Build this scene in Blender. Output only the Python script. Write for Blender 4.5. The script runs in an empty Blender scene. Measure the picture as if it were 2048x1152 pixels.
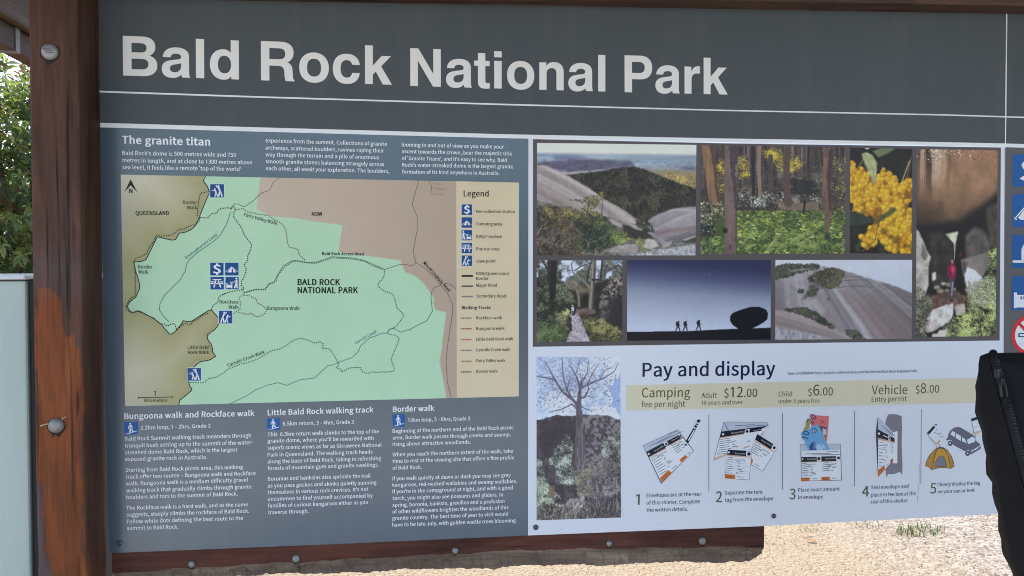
import bpy, bmesh, math, random
import numpy as np
from mathutils import Vector, Matrix
from mathutils.geometry import tessellate_polygon

# ------------------------------------------------------------------ camera, sky, sun, exposure
S = bpy.context.scene
C = S.collection
cam = bpy.data.cameras.new("camera")
cam.sensor_width = 36.0
cam.lens = 26.19
cam.clip_start, cam.clip_end = 0.02, 2000.0
camera = bpy.data.objects.new("camera", cam)
camera.matrix_world = Matrix(((0.99227526, 0.00368481, -0.1240009, 0.0),
                              (-0.1240537, 0.02390061, -0.99198762, -1.5),
                              (-0.00069159, 0.99970755, 0.0241731, 1.55),
                              (0, 0, 0, 1)))
C.objects.link(camera)
S.camera = camera

SUN_AZ, SUN_EL = math.radians(-25), math.radians(58)      # behind the board, a little to the left
world = bpy.data.worlds.new("World")
S.world = world
world.use_nodes = True
wn = world.node_tree.nodes
sky = wn.new("ShaderNodeTexSky")
sky.sky_type = 'NISHITA'
sky.sun_disc = False
sky.sun_elevation, sky.sun_rotation = SUN_EL, SUN_AZ
sky.air_density, sky.dust_density, sky.ozone_density = 1.0, 2.0, 0.6
world.node_tree.links.new(sky.outputs[0], wn["Background"].inputs[0])
wn["Background"].inputs[1].default_value = 0.15

sl = bpy.data.lights.new("sun", 'SUN')
sl.energy, sl.angle, sl.color = 2.0, math.radians(0.5), (1.0, 0.95, 0.87)
sun = bpy.data.objects.new("sun", sl)
sd = Vector((math.sin(SUN_AZ) * math.cos(SUN_EL), math.cos(SUN_AZ) * math.cos(SUN_EL), math.sin(SUN_EL)))
sun.rotation_euler = sd.to_track_quat('Z', 'Y').to_euler()
sun.location = sd * 20
C.objects.link(sun)

S.view_settings.view_transform = 'Standard'
S.view_settings.look = 'None'
S.view_settings.gamma = 1.0
S.view_settings.exposure = 1.85
S.cycles.use_denoising = True
S.cycles.denoising_prefilter = 'NONE'
S.cycles.pixel_filter_type = 'BLACKMAN_HARRIS'
S.cycles.filter_width = 1.0

# ------------------------------------------------------------------ lettering outlines and board layout (millimetres on the board)
FONT = {'A':[547,[[[4,0],[87,0],[151,202],[393,202],[456,0],[544,0],[320,660],[227,660]],[[172,267],[204,369],[270,592],[274,592],[340,369],[372,267]]]],
 'B':[592,[[[91,0],[301,0],[402,12],[481,48],[533,109],[551,194],[534,271],[486,324],[417,351],[417,356],[469,387],[502,437],[513,499],[497,573],[450,623],[378,651],[286,660],[91,660]],[[174,380],[174,594],[276,594],[362,584],[414,550],[431,488],[415,430],[364,393],[272,380]],[[174,67],[174,315],[289,315],[387,303],[448,264],[469,196],[457,138],[422,98],[365,74],[289,67]]]],
 'C':[574,[[[339,-12],[400,-5],[453,13],[500,43],[542,83],[496,136],[452,96],[401,70],[343,61],[258,80],[193,134],[152,220],[138,332],[153,443],[195,527],[261,580],[346,599],[398,591],[443,569],[481,537],[526,591],[480,630],[419,660],[345,672],[228,648],[136,581],[74,473],[52,330],[74,186],[134,79],[225,11]]]],
 'D':[619,[[[91,0],[259,0],[391,23],[487,88],[546,192],[566,332],[546,472],[487,575],[390,638],[256,660],[91,660]],[[174,68],[174,592],[249,592],[351,575],[423,525],[466,444],[481,332],[466,221],[423,138],[351,86],[249,68]]]],
 'E':[530,[[[91,0],[481,0],[481,71],[174,71],[174,312],[424,312],[424,383],[174,383],[174,590],[471,590],[471,660],[91,660]]]],
 'F':[497,[[[91,0],[174,0],[174,296],[426,296],[426,366],[174,366],[174,590],[471,590],[471,660],[91,660]]]],
 'G':[620,[[[350,-12],[433,-2],[502,25],[554,65],[554,342],[337,342],[337,273],[477,273],[477,100],[445,79],[404,66],[358,61],[264,80],[195,134],[152,220],[138,332],[153,443],[198,527],[267,580],[357,599],[416,590],[463,568],[500,537],[545,591],[499,629],[436,659],[355,672],[234,648],[138,581],[75,473],[52,330],[74,186],[136,79],[230,11]]]],
 'H':[655,[[[91,0],[174,0],[174,312],[482,312],[482,0],[565,0],[565,660],[482,660],[482,384],[174,384],[174,660],[91,660]]]],
 'I':[264,[[[91,0],[174,0],[174,660],[91,660]]]],
 'J':[482,[[[213,-12],[296,4],[353,48],[385,113],[395,194],[395,660],[312,660],[312,202],[300,121],[264,75],[205,61],[161,69],[123,93],[91,136],[32,93],[77,35],[138,0]]]],
 'K':[582,[[[91,0],[174,0],[174,209],[287,344],[485,0],[578,0],[339,410],[547,660],[452,660],[176,329],[174,329],[174,660],[91,660]]]],
 'L':[489,[[[91,0],[463,0],[463,71],[174,71],[174,660],[91,660]]]],
 'M':[731,[[[91,0],[166,0],[166,366],[155,560],[158,560],[212,410],[337,67],[393,67],[517,410],[570,560],[574,560],[563,366],[563,0],[640,0],[640,660],[540,660],[414,307],[368,169],[365,169],[317,307],[191,660],[91,660]]]],
 'N':[651,[[[91,0],[169,0],[169,347],[159,553],[163,553],[234,417],[475,0],[560,0],[560,660],[481,660],[481,317],[493,108],[488,108],[417,244],[176,660],[91,660]]]],
 'O':[668,[[[334,-12],[448,12],[537,81],[595,189],[616,332],[595,475],[537,581],[448,648],[334,672],[220,648],[131,581],[73,475],[52,332],[73,189],[131,81],[220,12]],[[334,61],[253,80],[191,135],[152,220],[138,332],[152,443],[191,527],[253,580],[334,599],[415,580],[477,527],[516,443],[530,332],[516,220],[477,135],[415,80]]]],
 'P':[570,[[[91,0],[174,0],[174,263],[283,263],[382,275],[459,312],[508,376],[526,466],[508,557],[458,617],[380,650],[279,660],[91,660]],[[174,330],[174,592],[268,592],[365,581],[424,542],[443,466],[424,389],[368,345],[272,330]]]],
 'Q':[668,[[[334,58],[253,77],[191,132],[152,218],[138,332],[152,443],[191,527],[253,580],[334,599],[415,580],[477,527],[516,443],[530,332],[516,218],[477,132],[415,77]],[[536,-166],[630,-150],[614,-86],[545,-96],[478,-86],[422,-57],[383,-8],[478,29],[552,100],[599,202],[616,332],[595,475],[537,581],[448,648],[334,672],[220,648],[131,581],[73,475],[52,332],[70,200],[119,96],[195,25],[294,-9],[330,-71],[383,-121],[452,-154]]]],
 'R':[572,[[[174,347],[174,592],[285,592],[372,581],[426,544],[445,475],[426,404],[372,361],[285,347]],[[453,0],[547,0],[379,289],[440,313],[487,351],[517,406],[528,475],[510,562],[463,619],[390,650],[297,660],[91,660],[91,0],[174,0],[174,280],[293,280]]]],
 'S':[537,[[[274,-12],[367,3],[437,43],[482,102],[498,176],[487,240],[459,288],[415,324],[362,352],[268,393],[217,416],[176,451],[158,503],[174,554],[217,587],[282,599],[339,591],[389,570],[432,538],[475,591],[422,633],[357,661],[282,672],[199,659],[133,623],[89,567],[74,497],[95,416],[146,362],[208,328],[303,286],[359,259],[399,223],[413,168],[397,112],[349,75],[275,61],[207,71],[145,100],[93,143],[43,86],[90,45],[145,15],[206,-5]]]],
 'T':[539,[[[228,0],[312,0],[312,590],[511,590],[511,660],[28,660],[28,590],[228,590]]]],
 'U':[649,[[[325,-12],[419,3],[494,51],[544,138],[562,272],[562,660],[482,660],[482,270],[470,171],[436,106],[386,72],[325,61],[265,72],[216,106],[183,171],[171,270],[171,660],[88,660],[88,272],[106,138],[156,51],[231,3]]]],
 'V':[518,[[[212,0],[308,0],[518,660],[433,660],[327,303],[263,85],[259,85],[195,303],[88,660],[1,660]]]],
 'W':[791,[[[163,0],[262,0],[360,398],[393,548],[397,548],[429,398],[529,0],[630,0],[766,660],[687,660],[616,301],[580,86],[574,86],[528,301],[436,660],[359,660],[268,301],[222,86],[218,86],[178,301],[109,660],[23,660]]]],
 'X':[516,[[[15,0],[104,0],[198,178],[251,285],[255,285],[312,178],[410,0],[502,0],[308,337],[488,660],[401,660],[312,492],[266,394],[262,394],[210,492],[120,660],[28,660],[208,341]]]],
 'Y':[478,[[[197,0],[280,0],[280,256],[479,660],[393,660],[308,474],[241,329],[238,329],[173,474],[87,660],[-1,660],[197,256]]]],
 'Z':[543,[[[45,0],[501,0],[501,71],[148,71],[496,610],[496,660],[77,660],[77,590],[393,590],[45,50]]]],
 'a':[507,[[[195,-12],[254,-2],[308,23],[357,59],[360,59],[367,0],[435,0],[435,301],[425,383],[395,447],[343,487],[266,502],[190,491],[126,467],[74,438],[105,381],[148,406],[197,425],[252,433],[314,415],[345,370],[353,310],[218,286],[125,249],[71,197],[53,127],[72,52],[122,5]],[[219,55],[175,63],[144,87],[132,132],[144,175],[181,210],[249,237],[353,255],[353,119],[307,83],[264,62]]]],
 'b':[556,[[[298,-12],[378,6],[446,57],[493,140],[511,252],[498,355],[461,434],[400,484],[316,502],[262,492],[210,468],[162,433],[166,520],[166,717],[83,717],[83,0],[149,0],[156,50],[159,50],[204,17],[251,-4]],[[285,58],[249,62],[208,78],[166,108],[166,366],[211,402],[254,425],[295,432],[355,419],[395,383],[418,325],[425,251],[414,170],[385,109],[341,71]]]],
 'c':[459,[[[276,-12],[333,-4],[386,17],[434,50],[398,105],[364,81],[326,63],[283,57],[221,70],[173,108],[142,167],[131,244],[143,321],[175,380],[224,419],[285,432],[321,427],[353,412],[383,390],[424,444],[386,472],[340,493],[282,502],[192,484],[117,434],[66,353],[47,244],[64,136],[113,55],[185,5]]]],
 'd':[558,[[[249,-12],[306,-2],[356,23],[398,58],[401,58],[408,0],[475,0],[475,717],[393,717],[393,529],[397,445],[355,475],[311,495],[259,502],[179,484],[112,432],[65,351],[48,244],[62,135],[103,55],[166,5]],[[267,58],[210,70],[168,107],[141,166],[132,245],[143,321],[174,380],[219,419],[274,432],[314,427],[353,411],[393,381],[393,124],[352,87],[311,65]]]],
 'e':[499,[[[281,-12],[342,-5],[395,13],[441,38],[412,93],[375,72],[335,59],[290,54],[226,66],[176,100],[142,154],[128,225],[457,225],[461,272],[448,367],[410,439],[349,485],[266,502],[184,484],[114,433],[65,351],[47,244],[65,136],[115,56],[189,6]],[[127,284],[152,366],[202,418],[267,436],[333,418],[374,367],[389,284]]]],
 'f':[293,[[[30,422],[96,422],[96,0],[178,0],[178,422],[282,422],[282,489],[178,489],[178,566],[186,619],[209,652],[248,663],[303,649],[321,713],[239,728],[159,709],[112,653],[96,567],[96,489],[30,484]]]],
 'g':[508,[[[248,-225],[350,-211],[428,-175],[478,-121],[495,-56],[476,10],[419,48],[325,60],[229,60],[177,67],[151,86],[143,113],[152,147],[175,172],[247,155],[317,167],[374,201],[412,254],[426,325],[421,365],[407,399],[386,426],[486,426],[486,489],[316,489],[247,502],[177,489],[119,454],[79,399],[64,327],[73,272],[97,228],[128,195],[128,192],[102,169],[82,138],[74,101],[86,52],[118,21],[118,16],[79,-16],[54,-53],[46,-95],[61,-150],[102,-191],[166,-216]],[[247,211],[195,225],[158,265],[143,327],[157,389],[195,428],[247,441],[300,428],[337,389],[351,327],[337,265],[299,225]],[[259,-168],[183,-158],[135,-128],[118,-83],[130,-40],[167,0],[231,-7],[315,-7],[370,-13],[403,-33],[414,-69],[395,-117],[341,-154]]]],
 'h':[547,[[[83,0],[166,0],[166,355],[211,396],[253,421],[299,429],[352,416],[382,374],[392,299],[392,0],[474,0],[474,310],[465,392],[437,452],[391,489],[324,502],[263,490],[209,461],[162,420],[166,520],[166,717],[83,717]]]],
 'i':[248,[[[83,0],[166,0],[166,489],[83,489]],[[124,590],[164,605],[179,645],[164,683],[124,698],[85,683],[70,645],[85,605]]]],
 'j':[248,[[[32,-218],[110,-198],[153,-142],[166,-56],[166,489],[84,489],[84,-56],[79,-107],[61,-140],[23,-152],[-23,-143],[-40,-205]],[[124,590],[164,605],[179,645],[164,683],[124,698],[85,683],[69,645],[85,605]]]],
 'k':[497,[[[83,0],[164,0],[164,129],[256,236],[399,0],[488,0],[303,292],[466,489],[375,489],[167,231],[164,231],[164,717],[83,717]]]],
 'l':[256,[[[169,-12],[217,-5],[205,59],[188,57],[172,65],[166,92],[166,717],[83,717],[83,97],[92,38],[120,1]]]],
 'm':[834,[[[83,0],[166,0],[166,355],[209,397],[250,421],[288,429],[339,416],[369,374],[379,299],[379,0],[461,0],[461,355],[505,397],[546,421],[584,429],[636,416],[666,374],[675,299],[675,0],[757,0],[757,310],[748,392],[721,452],[675,489],[610,502],[552,489],[499,457],[448,408],[420,458],[377,490],[312,502],[257,490],[206,460],[160,418],[158,418],[150,489],[83,489]]]],
 'n':[549,[[[83,0],[166,0],[166,355],[211,396],[253,421],[299,429],[352,416],[382,374],[392,299],[392,0],[474,0],[474,310],[465,392],[437,452],[391,489],[324,502],[262,490],[208,460],[160,418],[158,418],[150,489],[83,489]]]],
 'o':[546,[[[273,-12],[359,5],[431,55],[480,136],[499,244],[480,353],[431,434],[359,484],[273,502],[187,484],[115,434],[65,353],[47,244],[65,136],[115,55],[187,5]],[[273,57],[215,70],[170,108],[142,167],[131,244],[142,321],[170,380],[215,419],[273,432],[331,419],[376,380],[405,321],[415,244],[405,167],[376,108],[331,70]]]],
 'p':[558,[[[83,-206],[166,-206],[166,-41],[163,45],[208,14],[253,-5],[298,-12],[378,6],[446,57],[493,140],[511,252],[498,355],[461,434],[400,484],[316,502],[260,492],[208,467],[160,432],[158,432],[150,489],[83,489]],[[285,58],[249,62],[208,78],[166,108],[166,366],[211,402],[254,425],[295,432],[355,419],[395,383],[418,325],[425,251],[414,170],[385,109],[341,71]]]],
 'q':[558,[[[393,-206],[475,-206],[475,489],[410,489],[402,443],[400,443],[357,475],[312,495],[259,502],[179,484],[112,432],[65,351],[48,244],[62,135],[103,55],[166,5],[249,-12],[304,-3],[354,22],[397,57],[393,-32]],[[267,58],[210,70],[168,107],[141,166],[132,245],[143,321],[174,380],[219,419],[274,432],[314,427],[353,411],[393,381],[393,124],[352,87],[311,65]]]],
 'r':[349,[[[83,0],[166,0],[166,314],[203,380],[246,417],[288,428],[336,420],[351,491],[299,502],[247,489],[199,454],[160,400],[158,400],[150,489],[83,489]]]],
 's':[421,[[[211,-12],[287,0],[343,31],[377,77],[388,133],[365,207],[310,252],[240,282],[188,303],[149,329],[134,366],[144,402],[174,428],[225,438],[266,432],[302,416],[336,394],[375,446],[333,474],[282,494],[224,502],[133,483],[76,433],[56,363],[77,295],[131,251],[198,222],[251,200],[293,170],[310,129],[299,90],[267,63],[213,52],[159,60],[112,80],[68,111],[29,56],[81,21],[143,-3]]]],
 't':[339,[[[236,-12],[327,6],[311,68],[255,55],[210,66],[186,98],[179,149],[179,422],[312,422],[312,489],[179,489],[179,627],[111,627],[102,489],[24,484],[24,422],[97,422],[97,151],[110,65],[154,9]]]],
 'u':[547,[[[226,-12],[287,-1],[340,30],[387,77],[390,77],[396,0],[465,0],[465,489],[383,489],[383,142],[339,95],[297,68],[250,59],[198,73],[168,115],[158,189],[158,489],[76,489],[76,179],[85,97],[112,37],[159,1]]]],
 'v':[469,[[[188,0],[285,0],[457,489],[376,489],[284,211],[239,67],[234,67],[189,211],[97,489],[12,489]]]],
 'w':[722,[[[160,0],[256,0],[325,262],[358,404],[363,404],[396,264],[466,0],[566,0],[699,489],[619,489],[548,206],[519,70],[514,70],[480,206],[403,489],[323,489],[247,206],[214,70],[210,70],[181,206],[108,489],[24,489]]]],
 'x':[448,[[[14,0],[100,0],[166,114],[215,202],[220,202],[273,114],[345,0],[435,0],[274,247],[422,489],[337,489],[276,382],[233,300],[229,300],[181,382],[115,489],[26,489],[175,255]]]],
 'y':[469,[[[91,-211],[156,-198],[206,-162],[244,-108],[274,-41],[457,489],[377,489],[289,218],[249,79],[245,79],[196,218],[97,489],[12,489],[208,-1],[197,-38],[172,-92],[136,-129],[87,-143],[50,-135],[33,-201]]]],
 'z':[428,[[[32,0],[402,0],[402,67],[135,67],[393,445],[393,489],[59,489],[59,422],[289,422],[32,44]]]],
 '0':[500,[[[250,-12],[335,10],[400,74],[441,181],[456,332],[441,482],[400,588],[335,651],[250,672],[165,651],[100,588],[59,482],[45,332],[59,181],[100,74],[165,10]],[[250,55],[199,71],[159,121],[133,207],[124,332],[133,456],[159,542],[199,591],[250,607],[302,591],[341,542],[367,456],[376,332],[367,207],[341,121],[302,71]]]],
 '1':[500,[[[79,0],[441,0],[441,68],[309,68],[309,660],[246,660],[207,641],[162,626],[109,613],[109,561],[227,561],[227,68],[79,68]]]],
 '2':[500,[[[40,0],[455,0],[455,71],[272,71],[164,65],[270,173],[352,277],[404,378],[423,478],[410,558],[371,619],[310,658],[231,672],[155,660],[91,626],[36,575],[84,529],[124,568],[169,595],[221,605],[289,588],[329,542],[342,475],[324,386],[269,287],[174,176],[40,49]]]],
 '3':[500,[[[237,-12],[320,1],[387,38],[433,97],[449,176],[430,256],[380,312],[310,344],[310,348],[371,383],[412,436],[427,507],[412,577],[372,628],[311,661],[234,672],[164,661],[103,634],[50,593],[95,541],[135,575],[181,597],[231,605],[291,592],[330,556],[343,501],[334,451],[303,411],[247,384],[160,375],[160,312],[257,302],[320,275],[355,234],[366,179],[348,114],[301,72],[231,57],[165,68],[111,95],[68,132],[26,79],[63,45],[109,16],[167,-4]]]],
 '4':[500,[[[306,0],[384,0],[384,182],[472,182],[472,248],[384,248],[384,660],[293,660],[18,236],[18,182],[306,182]],[[306,248],[104,248],[254,473],[307,570],[311,570],[306,450]]]],
 '5':[500,[[[236,-12],[316,3],[385,47],[434,118],[452,214],[436,309],[393,374],[330,413],[253,425],[216,422],[184,413],[154,399],[171,590],[420,590],[420,660],[99,660],[77,352],[122,324],[157,345],[192,358],[231,363],[304,345],[351,294],[368,212],[349,129],[299,76],[228,57],[160,67],[107,94],[66,130],[24,76],[62,43],[108,15],[165,-4]]]],
 '6':[500,[[[271,-12],[344,4],[405,47],[446,115],[461,203],[448,293],[411,358],[353,397],[277,410],[225,400],[173,373],[128,330],[143,459],[180,544],[233,590],[298,604],[337,598],[373,580],[402,554],[449,604],[408,639],[357,663],[294,672],[202,652],[124,590],[71,480],[50,315],[67,172],[113,70],[183,9]],[[130,265],[175,314],[221,340],[264,348],[330,330],[370,280],[383,203],[368,124],[328,72],[271,53],[215,67],[173,108],[144,174]]]],
 '7':[500,[[[178,0],[264,0],[277,177],[307,328],[363,468],[457,610],[457,660],[44,660],[44,590],[365,590],[282,457],[227,321],[194,172]]]],
 '8':[500,[[[252,-12],[336,1],[401,38],[443,92],[458,158],[442,237],[402,293],[348,332],[348,337],[387,376],[421,431],[435,496],[422,566],[387,621],[330,657],[254,670],[182,658],[125,624],[87,571],[73,502],[85,440],[118,389],[162,350],[162,347],[104,304],[59,243],[41,164],[57,94],[101,38],[168,1]],[[297,358],[224,392],[169,437],[148,502],[161,558],[198,595],[253,609],[313,593],[351,551],[365,492],[357,444],[334,400]],[[253,50],[182,65],[133,108],[114,171],[126,230],[158,281],[205,321],[272,292],[328,260],[366,218],[380,161],[364,103],[320,64]]]],
 '9':[500,[[[212,-12],[301,9],[378,73],[431,188],[451,358],[434,496],[388,594],[317,652],[229,672],[156,656],[96,613],[55,545],[40,457],[53,368],[89,303],[147,264],[222,250],[276,260],[328,288],[374,330],[357,201],[321,117],[269,71],[209,57],[167,63],[129,80],[97,107],[52,56],[94,21],[146,-3]],[[373,400],[327,349],[281,320],[235,312],[170,330],[130,380],[117,457],[132,537],[172,589],[230,608],[286,594],[329,555],[358,490]]]],
 '.':[250,[[[125,-12],[167,6],[185,50],[167,96],[125,113],[83,96],[66,50],[83,6]]]],
 ',':[250,[[[68,-171],[122,-139],[164,-97],[190,-44],[199,17],[191,69],[167,102],[130,113],[86,98],[68,56],[86,14],[128,-2],[138,-1],[126,-51],[96,-92],[48,-122]]]],
 "'":[250,[[[99,435],[150,435],[166,602],[167,694],[81,694],[83,602]]]],
 '$':[500,[[[224,-111],[284,-111],[284,-9],[348,11],[397,48],[428,100],[439,166],[395,287],[298,353],[202,406],[158,488],[170,539],[205,573],[259,585],[307,579],[346,559],[382,529],[426,577],[387,612],[341,638],[284,652],[284,753],[224,753],[224,651],[165,632],[119,597],[89,546],[78,484],[122,374],[219,310],[315,252],[359,160],[346,105],[308,70],[246,57],[188,66],[136,90],[91,123],[52,67],[101,30],[160,3],[224,-11]]]],
 '/':[353,[[[10,-161],[70,-161],[339,715],[280,715]]]],
 '–':[483,[[[41,225],[441,225],[441,281],[41,281]]]],
 '-':[312,[[[41,221],[272,221],[272,284],[41,284]]]],
 '‘':[900,[[[857,728],[838,763],[783,725],[742,668],[726,594],[736,550],[761,520],[797,509],[843,528],[858,567],[843,608],[801,625],[777,618],[787,659],[815,698]]]],
 '’':[900,[[[43,539],[62,505],[117,543],[158,600],[175,674],[165,718],[139,748],[104,759],[58,741],[42,701],[58,660],[99,643],[123,650],[113,609],[86,570]]]],
 ' ':[202,[]]}
SPECKS = [[-134.4,1630],[-539.4,1418.6],[71,1492.3],[-17,1429.2],[-106.6,1391.4],[521.5,1079.6],[502.2,1014.9],[290.1,1015.8],[532.9,2087.4],[1132.7,2113.8],[-484.3,1975.6]]
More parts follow.
